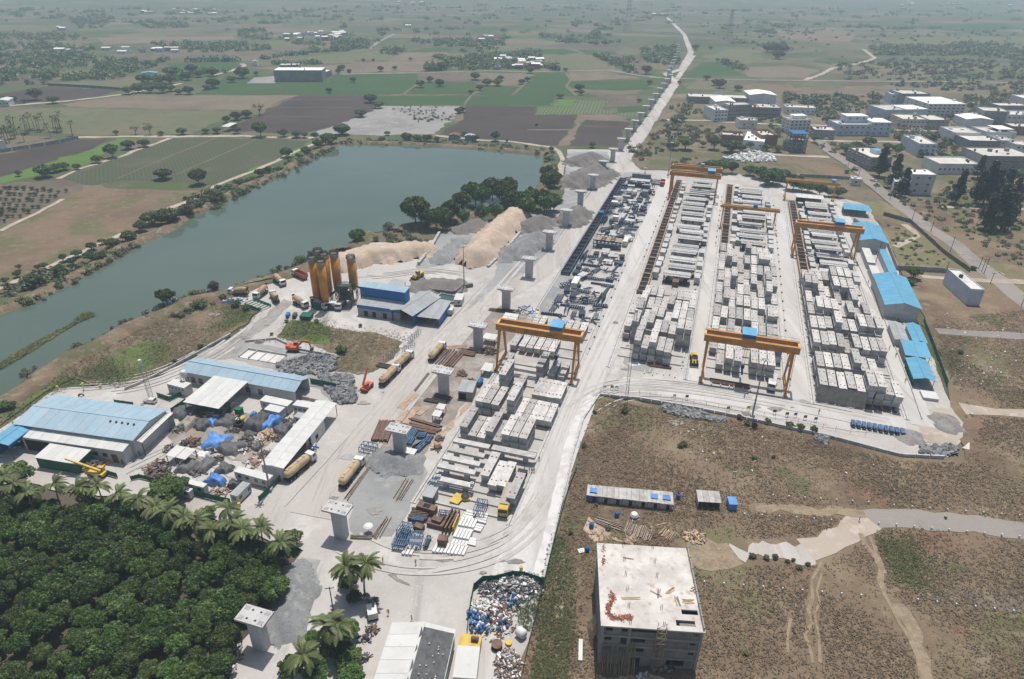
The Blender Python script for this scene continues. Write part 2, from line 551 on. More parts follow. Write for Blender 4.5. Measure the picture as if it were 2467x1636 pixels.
# the land
mb=MB()
mb.add([(-16000,-400,-.45),(16000,-400,-.45),(16000,30000,-.45),(-16000,30000,-.45)],[(0,1,2,3)])
tag(mb.build('ground','far_land'),kind='structure')
def field(k,pts,m,z=.05,amp=1.6,step=7.0,name='field'):
 return sheet(name,PP(k,pts),z,m,amp,step)
field(3,[(-60,640),(500,590),(1400,570),(2700,560),(3000,1000),(3000,1700),(1300,1560),(1100,1320),(0,1130),(-330,1130),(-200,860)],'scrub_soil',-.42,2,25,'scrubland')
field(1,[(-500,1400),(0,1230),(560,1250),(1380,1270),(1250,1400),(1100,1560),(700,1680),(-900,2200)],'f_dry',-.42,1.5,12,'dry_field')
sheet('grass_field',PP(0,[(1255,1340),(1300,1180),(1345,980),(1385,912),(1700,962),(2080,1055),(2230,1060),(2190,900),(2160,800),(2050,560),(2000,470),(2150,470),(2300,560),(2900,700),(3300,1700),(2300,2100),(1100,2000),(1190,1600)]),-.08,'dry_grass_soil',1.0,6)
for k,m,pts in[(1,'f_dark',[(-500,1130),(0,1030),(220,990),(550,930),(770,925),(560,1010),(300,1090),(0,1180),(-500,1330)]),(1,'f_bright',[(-200,1260),(0,1195),(300,1095),(560,1015),(800,925),(920,920),(700,1010),(620,1090),(450,1120),(230,1180),(0,1228)]),(1,'f_crop',[(420,1195),(700,1090),(1050,960),(1160,922),(1430,920),(1850,930),(2080,942),(1870,1048),(1630,1150),(1450,1230),(1170,1215),(820,1200),(620,1238)]),(1,'f_bright',[(1640,1150),(1870,1055),(2090,945),(2130,950),(1990,1030),(1830,1090),(1680,1150)]),(1,'f_brown',[(-300,1300),(0,1230),(430,1200),(560,1250),(300,1380),(150,1430),(0,1500),(-300,1640)]),(1,'f_pale',[(-300,770),(0,745),(430,717),(1200,737),(1560,737),(1480,800),(1290,897),(800,905),(540,905),(280,870),(-300,830)]),(1,'f_tan',[(410,700),(830,637),(2000,637),(1880,670),(1770,733),(1200,733),(450,714)]),(1,'f_dark',[(1780,735),(2000,640),(2430,637),(2560,690),(2440,770),(2200,850),(2040,890),(1560,880),(1530,850),(1700,790)]),(1,'f_dark',[(-300,640),(0,625),(300,577),(820,603),(700,630),(400,680),(200,690),(-300,715)]),(1,'f_pale',[(400,560),(480,540),(800,532),(930,500),(1000,560),(940,592),(820,592),(500,575)]),(1,'f_green',[(1310,627),(1500,510),(1850,507),(1850,555),(2210,548),(2300,500),(2370,500),(2370,633),(1320,631)]),(1,'f_green',[(1110,420),(1600,410),(1580,440),(1470,500),(1330,520),(1180,470)]),(1,'f_pale',[(1700,420),(2370,345),(2370,420),(2000,435),(1720,440)]),(1,'f_tan',[(1650,455),(2370,425),(2370,492),(2230,490),(1900,465)]),(1,'f_pale',[(740,230),(1100,225),(1120,245),(760,255)]),(1,'f_tan',[(640,250),(1560,240),(1600,262),(700,300)]),(1,'f_brown',[(700,360),(1560,345),(2100,300),(2120,330),(1600,375),(1150,400),(760,390)]),(1,'f_pale',[(380,480),(640,465),(560,500),(360,540)]),(2,'f_green',[(0,492),(580,487),(565,590),(475,630),(0,632)]),(2,'f_brown',[(600,492),(670,487),(950,487),(940,540),(600,545)]),(2,'f_green',[(500,630),(620,552),(960,547),(970,610),(905,630)]),(2,'f_green',[(290,642),(905,637),(885,702),(300,705)]),(2,'f_green',[(920,642),(1490,642),(1470,704),(897,702)]),(2,'f_green',[(1010,582),(1245,577),(1195,635),(1000,632)]),(2,'f_green',[(1220,636),(1360,487),(1560,487),(1595,540),(1575,590),(1630,640)]),(2,'f_green',[(1595,547),(2080,532),(2150,595),(1900,605),(1590,590)]),(2,'f_tan',[(1590,482),(1830,482),(2080,522),(1600,543)]),(2,'f_tan',[(1030,490),(1280,490),(1300,520),(1240,570),(1060,572)]),(2,'f_bright',[(1510,664),(1640,664),(1600,713),(1490,713)]),(2,'f_rows',[(1370,716),(1600,716),(1645,668),(1860,675),(1800,720),(1880,762),(1370,767)]),(2,'f_green',[(1930,712),(2080,712),(2090,745),(1900,752)]),(2,'f_rows',[(1910,757),(2080,750),(2060,780),(1930,780)]),(2,'f_brown',[(1690,620),(2050,640),(2080,700),(1900,712),(1810,722),(1870,672)]),(2,'f_dark',[(890,707),(1365,712),(1360,768),(1640,772),(1615,850),(1505,972),(1200,945),(720,897),(880,790)]),(2,'f_dark',[(1695,802),(1990,815),(1910,975),(1575,972),(1640,860)]),(2,'f_tan',[(1640,765),(1900,765),(1990,790),(1985,812),(1690,800),(1580,975),(1515,975),(1625,850)]),(2,'gravel_lot',[(-150,900),(120,800),(340,708),(860,712),(830,770),(690,895),(300,905),(60,895)]),(2,'f_pale',[(1420,375),(1700,375),(1870,460),(1600,470),(1510,470),(1410,440)]),(2,'f_brown',[(1800,370),(2000,375),(2170,460),(2050,490),(1850,430)]),(2,'f_tan',[(370,408),(480,350),(780,347),(780,400)]),(2,'f_green',[(460,345),(690,315),(800,320),(780,345)]),(2,'f_pale',[(0,400),(300,335),(470,347),(360,405)]),(2,'f_tan',[(130,412),(780,405),(590,475),(60,488)]),(2,'f_green',[(1390,330),(1560,325),(1660,350),(1560,366),(1400,360)]),(2,'f_green',[(1640,325),(1880,345),(1920,362),(1700,365)]),(2,'f_pale',[(830,350),(1000,345),(1010,372),(800,382)]),(2,'f_pale',[(1050,310),(1290,305),(1320,330),(1060,345)]),(2,'f_green',[(920,185),(1170,185),(1180,205),(930,207)]),(2,'f_pale',[(1440,190),(1560,190),(1570,225),(1440,222)]),(2,'f_pale',[(1180,210),(1420,205),(1400,235),(1160,240)]),(3,'f_green',[(90,502),(200,420),(350,410),(480,500),(120,515)]),(3,'f_pale',[(200,380),(400,330),(600,370),(640,400),(470,440)]),(3,'f_tan',[(470,452),(800,440),(1000,470),(880,525),(520,515)]),(3,'f_green',[(1480,180),(2200,150),(2370,190),(2000,212)]),(3,'f_pale',[(1500,250),(2370,245),(2500,320),(1400,292)]),(3,'f_dry',[(370,572),(780,560),(900,610),(560,603)]),(3,'f_tan',[(1350,590),(2300,585),(2260,625),(1500,615)]),(3,'f_tan',[(680,200),(1080,180),(1250,230),(1200,280),(760,260)]),(3,'f_dry',[(780,1070),(1160,1085),(1200,1180),(850,1180)]),(3,'f_dry',[(1620,1400),(2500,1400),(2700,1640),(1900,1640)])]:
 field(k,pts,m,-.36)
for k,pts,w in[(1,[(770,1200),(1100,1060),(1440,925)],1.4),(1,[(1180,1165),(1720,930)],1.2),(1,[(1790,717),(2370,720)],1.3),(1,[(1700,778),(2200,780)],1.0),(1,[(1900,668),(2370,664)],1.3),(1,[(900,645),(1005,668),(940,702),(1150,722)],2.0),(2,[(1310,868),(1600,868)],4.0),(2,[(1690,843),(1960,848)],1.5),(2,[(885,700),(930,640),(990,600)],2.5),(2,[(1205,636),(1330,530)],2.5),(2,[(1560,480),(1600,530),(1570,580),(1640,640)],2.5),(2,[(475,630),(570,560)],2.5),(1,[(950,500),(700,560)],2.5)]:
 strip('field_ridge',PP(k,pts),w,-.30,'f_tan',.3,12)
ROADS=[(np.array([q[:2] for q in PP(9,[(960,690),(700,700),(400,710)])]),8.0)]
for k,pts,w,m in[(0,[(-200,262),(60,240),(150,233),(280,218),(420,192)],6,'dirt_road'),(1,[(500,918),(800,913),(1350,912),(1640,908),(1800,918),(2080,920),(2150,940)],6,'dirt_road'),(1,[(1430,505),(1560,470),(1640,440),(1620,425)],6,'dirt_road'),(2,[(250,325),(310,280),(420,225)],7,'asphalt'),(2,[(0,497),(600,486),(1040,474),(1320,478),(1560,476),(1850,468),(2060,505),(2250,523)],6,'asphalt'),(0,[(1500,178),(1600,182),(1900,186),(2420,191)],6,'asphalt'),(3,[(900,535),(1020,490),(1080,455),(1200,435),(1330,405),(1365,385),(1290,330)],6,'dirt_road'),(1,[(390,1195),(560,1120),(800,1050),(1000,975),(1140,925)],3.5,'dirt_road'),(1,[(0,1545),(250,1425),(420,1330)],3,'dirt_road'),(1,[(1080,1420),(1250,1350),(1450,1240),(1640,1165),(1850,1080),(1990,1010),(2100,965)],3.5,'dirt_road'),(2,[(690,905),(960,935),(1190,945),(1470,985),(1520,1010),(1545,1060),(1530,1170)],4.5,'dirt_road'),(4,[(-100,470),(100,380),(400,250),(760,90),(860,40)],3.5,'dirt_road'),(4,[(60,1190),(260,1030),(480,880),(760,740),(1060,600),(1300,520),(1600,400),(1880,300)],3.0,'dirt_road'),(3,[(-30,800),(250,805),(330,815),(800,835),(1100,840)],6,'dirt_road'),(3,[(560,1025),(780,1040),(1060,1050)],5,'dirt_road'),(3,[(1480,870),(1860,875),(1990,870)],6,'dirt_road'),(3,[(930,940),(1600,950),(2300,960)],5,'dirt_road'),(6,[(1780,715),(2050,735),(2450,755)],5,'asphalt'),(6,[(1950,1235),(2200,1260),(2450,1275)],5,'dirt_road'),(6,[(1680,350),(1880,365),(2130,380),(2420,390)],4.5,'dirt_road'),(3,[(1600,1380),(1900,1385),(2400,1400)],4,'dirt_road'),(9,[(2600,600),(2200,545),(1900,505),(1600,480),(1400,478),(1250,500)],6.5,'asphalt'),(9,[(1330,490),(1180,590),(1040,660),(900,690)],7,'dirt_road'),(9,[(430,715),(250,720),(110,705)],8,'faint_track'),(9,[(560,410),(900,425),(1300,455)],3.0,'faint_track'),(9,[(1270,580),(1370,740),(1400,900),(1440,1010),(1600,1280),(1700,1500),(1740,1600)],1.1,'faint_track'),(9,[(1330,600),(1430,850)],1.0,'faint_track'),(9,[(1510,1050),(1640,1250),(1690,1420),(1720,1600)],3.0,'faint_track'),(9,[(1010,770),(940,900),(920,1100),(930,1350),(950,1450)],.7,'faint_track'),(9,[(1010,850),(975,970),(975,1200),(1000,1450)],.7,'faint_track'),(9,[(800,1150),(780,1380)],.6,'faint_track'),(9,[(1640,975),(1900,990),(2600,1075)],5.5,'dark_band'),(6,[(1560,0),(1660,80),(1500,150)],3,'dirt_road')]:
 if m!='dark_band' and k in(6,9):
  ROADS.append((np.array([q[:2] for q in PP(k,pts)]),w))
 strip('road' if m!='dark_band' else 'track',PP(k,pts),w,(-.26 if m!='asphalt' else-.21) if k not in(6,9) else-.03,m,.6 if m in('faint_track','dirt_road','dark_band') else .25,3 if k==9 else 8)
strip('road',PP(3,[(980,935),(1060,1010),(1240,1130),(1440,1310),(1620,1440)])+PP(6,[(1720,20),(1900,130),(2060,270),(2250,420),(2480,610)]),8.5,-.02,'asphalt',.25,8)
FAR_SHORE=PP(4,[(-500,800),(-200,700),(0,605),(200,530),(400,430),(620,320),(700,272),(860,172),(1000,112),(1200,20)])+PP(1,[(1310,1440),(1400,1400),(1500,1350),(1700,1250),(1900,1172),(2050,1082),(2230,992),(2290,962),(2365,957)])+PP(2,[(60,962),(140,966),(500,972),(800,987),(1100,1012),(1420,1042)])
NEAR_SHORE=PP(2,[(1425,1100),(1405,1160),(1390,1230),(1330,1290),(1200,1340),(950,1420),(700,1480),(470,1505),(400,1540)])+PP(5,[(200,62),(90,150),(20,200)])+PP(4,[(2290,172),(2100,240),(1960,295),(1800,345),(1690,372),(1500,442),(1380,472),(1250,492),(1100,565),(940,625),(800,685),(700,742),(560,815),(400,885),(280,962),(200,1012),(110,1092),(40,1132),(0,1152),(-300,1260)])
sheet('water',FAR_SHORE+NEAR_SHORE,-.16,'lake_water',.5,6)
def bank(name,path,width,height,m,side,seed=1):
 q=np.array(ragged(path,5,.5,False,seed))
 d=np.gradient(q,axis=0)
 d/=np.linalg.norm(d,axis=1)[:,None]+1e-9
 nr=np.stack([-d[:,1],d[:,0]],1)*side
 rg=np.random.default_rng(seed)
 prof=[(-.8,.02),(.6,.35),(1.8,.75),(3.2,1.0),(.55*width,.9),(.8*width,.55),(width,.02)]
 n,kk=len(q),len(prof)
 vs=[]
 for i in range(n):
  hs=height*(.75+.5*rg.random())
  for j,(o,h) in enumerate(prof):
   p=q[i]+nr[i]*(o+rg.normal()*.25)
   z=h*hs if 0<j<kk-1 else-.5
   vs.append((p[0],p[1],z))
 fs=[(i*kk+j,i*kk+j+1,(i+1)*kk+j+1,(i+1)*kk+j) for i in range(n-1) for j in range(kk-1)]
 if side<0:
  fs=[f[::-1] for f in fs]
 mb=MB()
 mb.add(vs,fs)
 o=mb.build(name,m,smooth=True)
 me=o.data
 if sum(p.normal.z for p in me.polygons)<0:
  me.flip_normals()
 return tag(o,kind='structure')
bank('bank',FAR_SHORE,9,1.6,'bank_soil',1,3)
bank('bank',NEAR_SHORE[:9],9,1.4,'bank_soil',1,5)
bank('bank',NEAR_SHORE[9:],10,1.5,'bank_soil',1,4)
SPIT=PP(4,[(-150,1010),(0,930),(120,855),(300,755),(470,672),(500,640),(560,592),(610,590),(640,612),(570,640),(500,672),(380,745),(150,890),(0,975),(-150,1060)])
sheet('spit',SPIT,.1,'green_grass',.5,3)
field(4,[(-200,1250),(60,1150),(300,985),(600,830),(900,680),(1150,580),(1420,500),(1640,420),(1880,330),(2100,260),(2060,300),(1820,380),(1660,450),(1480,520),(1700,590),(1660,660),(1500,760),(1340,840),(1130,950),(960,1050),(830,1108),(620,1075),(480,1015),(380,1070),(150,1230),(-50,1380),(-300,1450)],'bank_soil',-.15,.8,6,'grass_verge')
field(4,[(560,1000),(700,910),(880,820),(1000,770),(1160,830),(1150,900),(1000,990),(860,1080),(700,1070)],'green_grass',-.10,1.0,4,'grass_patch')
field(4,[(1500,545),(1640,560),(1710,595),(1660,650),(1470,715),(1440,680),(1560,620)],'green_grass',-.10,1.0,4,'grass_patch')
field(4,[(200,1140),(460,1010),(520,1020),(300,1120),(60,1300),(-20,1340)],'green_grass',-.10,.6,4,'grass_patch')
# the works
sheet('yard_ground',PP(0,[(-150,1130),(0,1118),(90,1118),(300,1150),(430,1178),(590,1232),(700,1270),(640,1380),(560,1470),(500,1700),(900,1800),(1200,1700),(1250,1345),(1290,1180),(1320,1050),(1345,965),(1383,910),(1480,920),(1700,960),(1900,1003),(2080,1050),(2190,1055),(2222,1000),(2190,920),(2140,800),(2100,690),(2050,560),(2010,475),(1962,462),(1830,425),(1700,400),(1480,392),(1430,345),(1310,345),(1320,420),(1300,480),(1220,490),(1060,540),(960,560),(860,560),(780,580),(700,622),(640,645),(530,690),(600,720),(560,760),(480,818),(330,884),(130,898),(0,990),(-150,1080)]),-.11,'dust_yard',.5,4)
DZ=-.06
for k,pts,m,z in[(0,[(1440,398),(1475,398),(1380,560),(1290,700),(1240,740),(1250,690),(1330,560)],'grey_dust',DZ),(0,[(1310,350),(1400,350),(1420,380),(1370,440),(1310,530),(1240,620),(1150,720),(1120,735),(1090,700),(1140,640),(1150,590),(1190,520),(1240,490),(1300,470)],'grey_dust',DZ),(5,[(700,70),(1000,0),(830,260),(580,300),(560,290)],'grey_dust',DZ),(5,[(1000,540),(1110,520),(1140,560),(1280,600),(1340,590),(1100,900),(960,1100),(740,1400),(600,1558),(360,1558),(250,1480),(420,1230),(700,1000),(860,740)],'work_dirt',DZ),(8,[(250,30),(600,60),(640,170),(560,330),(520,420),(400,600),(180,620),(120,560),(140,420),(90,350),(240,140)],'grey_dust',DZ),(7,[(2020,740),(2150,760),(2120,950),(2000,1180),(1850,1340),(1810,1320),(1820,1100),(1900,920)],'grey_dust',DZ),(4,[(1640,790),(1900,830),(2060,850),(2260,880),(2250,1020),(2365,1050),(2400,1180),(2240,1210),(2080,1060),(1900,1000),(1760,960),(1560,900)],'grey_dust',DZ),(4,[(1850,760),(1960,640),(2150,660),(2250,720),(2240,800),(2100,805)],'green_grass',DZ),(4,[(2160,680),(2560,740),(2700,790),(2640,900),(2500,990),(2400,1010),(2240,985),(2260,880),(2100,810),(2240,790),(2230,720)],'bank_soil',DZ+.02),(4,[(1290,870),(1560,770),(1760,630),(1900,500),(1960,520),(1850,640),(1690,760),(1640,800),(1580,890),(1440,905)],'damp_patch',DZ),(8,[(1440,100),(1480,90),(1500,160),(1500,220),(1430,260),(1400,360),(1370,450),(1330,550),(1290,560),(1300,480),(1350,350),(1400,190)],'oil_stain',DZ),(8,[(1250,520),(1270,530),(1250,620),(1200,690),(1140,700),(1190,640)],'oil_stain',DZ),(8,[(1145,590),(1195,585),(1190,620),(1150,640),(1135,620)],'oil_stain',DZ),(8,[(370,855),(430,850),(440,880),(520,920),(520,932),(440,905)],'oil_stain',DZ),(8,[(690,760),(860,745),(880,752),(740,775)],'oil_stain',DZ),(6,[(2000,1460),(1950,1500),(2000,1510)],'white_slurry',DZ),(5,[(1980,930),(2050,920),(2070,945),(2000,950)],'white_slurry',DZ+.02),(5,[(1960,890),(2060,870),(2160,960),(2140,1000),(2000,970),(1950,930)],'grey_dust',DZ+.01),(6,[(1680,1240),(1880,1230),(1960,1330),(1920,1480),(1700,1460),(1660,1350)],'dirt_road',DZ),(5,[(1700,630),(1900,440),(2000,200),(2060,200),(1800,640)],'lane_concrete',DZ),(4,[(1120,1420),(1350,1220),(1900,1290),(1960,1340),(1700,1558),(1420,1620),(1190,1590),(1210,1480)],'work_dirt',DZ),(8,[(1640,290),(1700,220),(1830,130),(1790,60),(1700,40),(1640,180)],'dry_grass_soil',DZ),(5,[(2000,780),(2250,840),(2120,1000),(2000,930)],'damp_patch',DZ-.01),(8,[(1720,470),(1850,560),(1960,640),(1760,640),(1680,560)],'pink_earth',-.03),(5,[(940,1200),(1000,1100),(880,1220),(820,1350),(700,1500),(640,1480)],'pink_earth',DZ+.02),(2,[(1900,1150),(1960,1080),(2010,1010),(2120,860),(2220,700),(2290,590),(2370,470),(2440,370),(2410,370),(2320,490),(2220,620),(2120,770),(2010,940),(1930,1060),(1830,1170),(1800,1250)],'haul_road',-.3)]:
 sheet('yard_patch' if m not in('green_grass','bank_soil','dry_grass_soil') else 'grass_patch',PP(k,pts),z,m,.45,2.5)
strip('road',[Y(-84,105),Y(-86,150),Y(-87,190),Y(-84,215),Y(-80,240),Y(-70,270),Y(-66.5,300),Y(-66.5,440),Y(-66.5,560),Y(-66,700),Y(-66,880),(198,940,0),(228,985,0),(290,1205,0),(352,1540,0),(384,1780,0),(426,2104,0)],(11,8),-.005,'haul_road',.25,10)
for s0,s1,t0,t1 in[(-35,-27,205,448),(.6,4.4,199,446),(32,39,197,425),(-35.2,-26,40,205),(67.4,74,195,430)]:
 sheet('lane',[Y(s0,t0),Y(s1,t0),Y(s1,t1),Y(s0,t1)],DZ+.045,'lane_concrete',.15,6)
sheet('lane',PP(0,[(1385,905),(1440,870),(1600,890),(1750,915),(1900,945),(2090,965),(2100,1010),(1900,985),(1700,945),(1480,905)]),DZ+.045,'lane_concrete',.3,4)
gmat('tyre_mark',(0.390,0.367,0.339),[((0.463,0.441,0.412),.3,.38,.58),((0.339,0.322,0.299),2.0,.55,.7)],bump=.1)
rgt=random.Random(21)
for k,pts,n in[(8,[(1640,0),(1500,330),(1350,640),(1050,800),(700,850),(350,800),(60,640)],3),(8,[(1600,100),(1450,420),(1300,620),(1000,760),(560,820)],4),(0,[(700,1180),(850,1000),(1000,820),(1120,680),(1230,560)],5),(0,[(1330,960),(1420,890),(1600,905),(1850,950),(2080,1000)],5),(0,[(1265,1150),(1330,940),(1400,800),(1450,700),(1530,540),(1560,440)],4),(0,[(1080,640),(980,625),(900,640),(800,640)],3),(0,[(130,900),(330,890),(500,815),(600,730)],4),(0,[(1240,640),(1330,500),(1420,380)],4),(0,[(300,1100),(420,1030),(560,1120)],3)]:
 base=np.array([q[:2] for q in PP(k,pts)])
 for i in range(n):
  off=rgt.uniform(-5.5,5.5)
  d=np.gradient(base,axis=0);d/=np.linalg.norm(d,axis=1)[:,None]
  nn=np.stack([-d[:,1],d[:,0]],1)
  wob=np.array([rgt.uniform(-1.2,1.2) for _ in base])[:,None]
  for e in(-.95,.95):
   q=base+nn*(off+wob+e)
   tt=np.linspace(0,len(q)-1,90)
   xs=np.interp(tt,range(len(q)),q[:,0]);ys=np.interp(tt,range(len(q)),q[:,1])
   ker=np.ones(5)/5
   for _ in range(40):
    xs[2:-2]=np.convolve(xs,ker,'valid');ys[2:-2]=np.convolve(ys,ker,'valid')
   a0=rgt.randint(0,25);a1=rgt.randint(55,90)
   strip('tyre_track',[(x,y,0) for x,y in zip(xs[a0:a1],ys[a0:a1])],(.3,rgt.uniform(.5,1.3)),.045,'tyre_mark',.0,3)
for i in range(46):
 k,x,y=rgt.choice([(8,rgt.uniform(100,1500),rgt.uniform(640,960)),(0,rgt.uniform(640,900),rgt.uniform(860,1180)),(0,rgt.uniform(1330,1480),rgt.uniform(700,900)),(4,rgt.uniform(1400,2000),rgt.uniform(480,860)),(0,rgt.uniform(1500,2050),rgt.uniform(915,990))])
 c=P(k,x,y)
 r=rgt.uniform(.4,1.8)
 sheet('stain',[(c[0]+r*rgt.uniform(.5,1.3)*math.cos(a)*1.5,c[1]+r*rgt.uniform(.5,1.3)*math.sin(a),0) for a in np.linspace(0,6.0,9)],.05,rgt.choice(['oil_stain','damp_patch','grey_dust']),.1,.5)
sheet('yard_patch',PP(9,[(330,745),(380,690),(520,665),(700,655),(860,655),(960,640),(1010,670),(990,730),(930,800),(850,790),(800,760),(700,745),(520,740)]),-.02,'haul_road',.7,1.2)
# vegetation
leafmat('leaf_mango',(.03,.06,.014),(.075,.125,.03),(.17,.205,.05),.25)
leafmat('leaf_fresh',(.06,.11,.025),(.11,.175,.042),(.16,.215,.06),.3)
leafmat('leaf_tree',(.045,.08,.026),(.09,.135,.044),(.13,.165,.058),.22)
leafmat('leaf_scrub',(.065,.08,.036),(.11,.125,.056),(.15,.155,.075),.2)
leafmat('leaf_casuarina',(.035,.052,.03),(.06,.08,.045),(.09,.105,.062),.15)
leafmat('leaf_palm',(.055,.09,.024),(.11,.145,.045),(.20,.19,.08),.25)
leafmat('grass_green',(.075,.10,.03),(.125,.15,.05),(.21,.20,.085),.3)
leafmat('grass_dry',(.18,.14,.09),(.25,.195,.12),(.33,.265,.165),.3)
mat('bark',(.16,.125,.095),.9,var=.3,scale=2,bump=.4)
mat('palm_bark',(.24,.21,.175),.9,var=.3,scale=2)
def leaf_cloud(lobes,n,size,seed,up=.35,flat=1.0,tone_spread=.5,zmin=None,droop=0.0):
 rg=np.random.default_rng(seed)
 c=np.array([l[:3] for l in lobes],float)
 r=np.array([l[3] for l in lobes],float)
 lt=rg.random(len(lobes))
 idx=rg.choice(len(lobes),n,p=r**2/(r**2).sum())
 d=rg.normal(size=(n,3))
 d[:,2]=np.abs(d[:,2])*np.where(rg.random(n)<.78,1,-1)
 d/=np.linalg.norm(d,axis=1)[:,None]
 pos=c[idx]+d*(r[idx]*(.72+.34*rg.random(n)))[:,None]*np.array([1,1,flat])
 nrm=d*.7+rg.normal(size=(n,3))*.55+np.array([0,0,up])
 nrm/=np.linalg.norm(nrm,axis=1)[:,None]
 t=np.cross(nrm,rg.normal(size=(n,3)))
 t/=np.linalg.norm(t,axis=1)[:,None]
 b=np.cross(nrm,t)
 s=(size*(.6+.8*rg.random(n)))[:,None]
 a1,b1=t*s*.5,b*s*.36
 v=np.stack([pos-a1,pos-b1+a1*.1,pos+a1-nrm*s*droop,pos+b1+a1*.1],1).reshape(-1,3)
 tone=np.clip(lt[idx]*tone_spread+rg.random(n)*(1-tone_spread),0,1)
 return v,np.arange(n*4).reshape(n,4),tone
def lobes_dome(seed,R,H,z0,n,rl=(.3,.5)):
 rg=np.random.default_rng(seed)
 out=[(0,0,z0+H*.5,R*.6)]
 for i in range(n):
  a=i*2.399+rg.random()*.6
  rr=R*math.sqrt((i+.5)/n)*.8
  zz=z0+H*(.16+.66*math.sqrt(max(0,1-(rr/R)**2))*(.75+.3*rg.random()))
  out.append((rr*math.cos(a),rr*math.sin(a),zz,R*rg.uniform(*rl)))
 return out
def trunk_mesh(h,r,seed,limbs=4,spread=2.0,m='bark'):
 rg=random.Random(seed)
 mb=MB()
 top=Vector((rg.uniform(-.2,.2),rg.uniform(-.2,.2),h))
 mb.cyl((0,0,-.8),top,r,r*.62,8)
 for i in range(limbs):
  a=i*6.28/max(1,limbs)+rg.random()
  st=top*rg.uniform(.65,.95)
  mb.cyl(st,(st.x+math.cos(a)*spread,st.y+math.sin(a)*spread,h+spread*rg.uniform(.7,1.2)),r*.45,r*.15,6)
 return mb.mesh('trunk',m,True)
def tree_kind(name,cat,lm,R,H,z0,nl,nleaf,size,seed,nvar,**kw):
 vs=[]
 for i in range(nvar):
  lob=lobes_dome(seed+i,R,H,z0,nl,kw.get('rl',(.3,.5)))
  v,f,t=leaf_cloud(lob,nleaf,size,seed*7+i,kw.get('up',.35),kw.get('flat',1.0))
  vs.append((np_mesh('crown',v,f,lm,t),trunk_mesh(z0+H*.35,kw.get('tr',.22),seed+i,4,R*.45)))
 return dict(name=name,cat=cat,vs=vs)
TK={'mango':tree_kind('mango_tree','tree','leaf_mango',3.7,5.2,.8,24,6200,.5,10,6,rl=(.2,.34)),'fresh':tree_kind('young_tree','tree','leaf_fresh',3.1,4.6,.8,20,3800,.5,20,3,rl=(.2,.34)),'round':tree_kind('broadleaf_tree','tree','leaf_tree',5.2,6.6,.5,24,4200,.85,30,5,rl=(.2,.34)),'light':tree_kind('acacia_tree','tree','leaf_scrub',4.2,4.8,.9,15,1900,.75,40,3,rl=(.2,.36)),'bush':tree_kind('bush','bush','leaf_tree',2.0,2.3,.1,8,1100,.5,50,3,rl=(.3,.5)),'scrub':tree_kind('shrub','shrub','leaf_scrub',2.0,2.2,.1,8,800,.5,60,3,rl=(.3,.5)),'freshbush':tree_kind('leafy_bush','bush','leaf_fresh',2.0,2.4,.1,8,1000,.5,65,2,rl=(.3,.5)),}
def casuarina(seed):
 rg=np.random.default_rng(seed)
 lob=[]
 for i in range(26):
  z=2.5+13.5*(i/26)
  rr=(3.4*(1-i/30))*rg.random()
  a=rg.random()*6.28
  lob.append((rr*math.cos(a),rr*math.sin(a),z,1.0+1.1*(1-i/26)))
 v,f,t=leaf_cloud(lob,2600,.9,seed,.1,.8)
 return np_mesh('crown',v,f,'leaf_casuarina',t),trunk_mesh(15,.3,seed,0)
TK['casuarina']=dict(name='casuarina_tree',cat='tree',vs=[casuarina(71),casuarina(72)])
def bare(seed):
 lob=[(random.uniform(-2.5,2.5),random.uniform(-2.5,2.5),random.uniform(3,6.5),.9) for _ in range(16)]
 v,f,t=leaf_cloud(lob,420,.5,seed,.2)
 return np_mesh('crown',v,f,'leaf_scrub',t),trunk_mesh(3.2,.22,seed,8,2.6)
TK['bare']=dict(name='sparse_tree',cat='tree',vs=[bare(81),bare(82)])
TREE_N=[0]
def tree(kind,p,r,label=None,group=None,hs=None,base_r={'mango':4.6,'fresh':3.9,'round':6.2,'light':5.2,'bush':2.7,'scrub':2.7,'freshbush':2.7,'casuarina':4.0,'bare':3.6}):
 k=TK[kind]
 TREE_N[0]+=1
 cr,tr=k['vs'][TREE_N[0]%len(k['vs'])]
 s=r/base_r[kind]
 rz=random.uniform(0,6.28)
 o=thing(k['name'],label,k['cat'],(p[0],p[1],p[2] if len(p)>2 else 0),rz,group,(s,s,s*(hs or random.uniform(.78,1.05))))
 ob('crown',cr,o)
 ob('trunk',tr,o)
 return o
def tree_list(k,lst,phrase,group,kind='round',hs=None):
 out=[]
 for q in lst:
  x,y,w=q[:3]
  kd=q[3] if len(q)>3 else kind
  p=P(k,x,y,0)
  dist=np.dot(p-np.array([0,0,CAM_H]),_fw)
  r=w/2/CROPS[k][2]/FPX*dist
  p[1]+=r*.35
  out.append(tree(kd,p,r,None,group,hs))
 from_left(out,phrase)
 return out
tree_list(1,[(745,1060,130,'fresh'),(855,1000,110),(960,985,95),(645,1092,85)],'dark tree beside the striped crop field left of the lake, {} from the left','trees along the crop field path')
tree_list(1,[(420,1140,95),(360,1155,95),(285,1190,150),(510,1137,65),(120,1180,60,'light')],'tree clump below the bright green strip field, {} from the left','trees below the green strip')
tree_list(1,[(1085,1205,145),(1325,1240,155,'mango')],'single big tree standing in the open crop field, {} from the left','single trees in the crop field')
tree_list(1,[(775,905,50),(905,900,60,'bare'),(1000,905,80,'bare'),(1075,910,60,'light'),(1215,903,85),(1375,893,65),(1450,893,75),(1585,893,75,'light'),(1740,918,135,'fresh'),(1895,918,100,'light'),(1985,922,85),(2040,922,65,'light'),(905,1,1)][:12],'roadside tree on the lane behind the crop field, {} from the left','trees along the lane')
tree_list(1,[(1515,822,65),(1580,805,95),(1650,790,95),(1735,772,85,'bare')],'field tree behind the small white shed, {} from the left','trees behind the white shed')
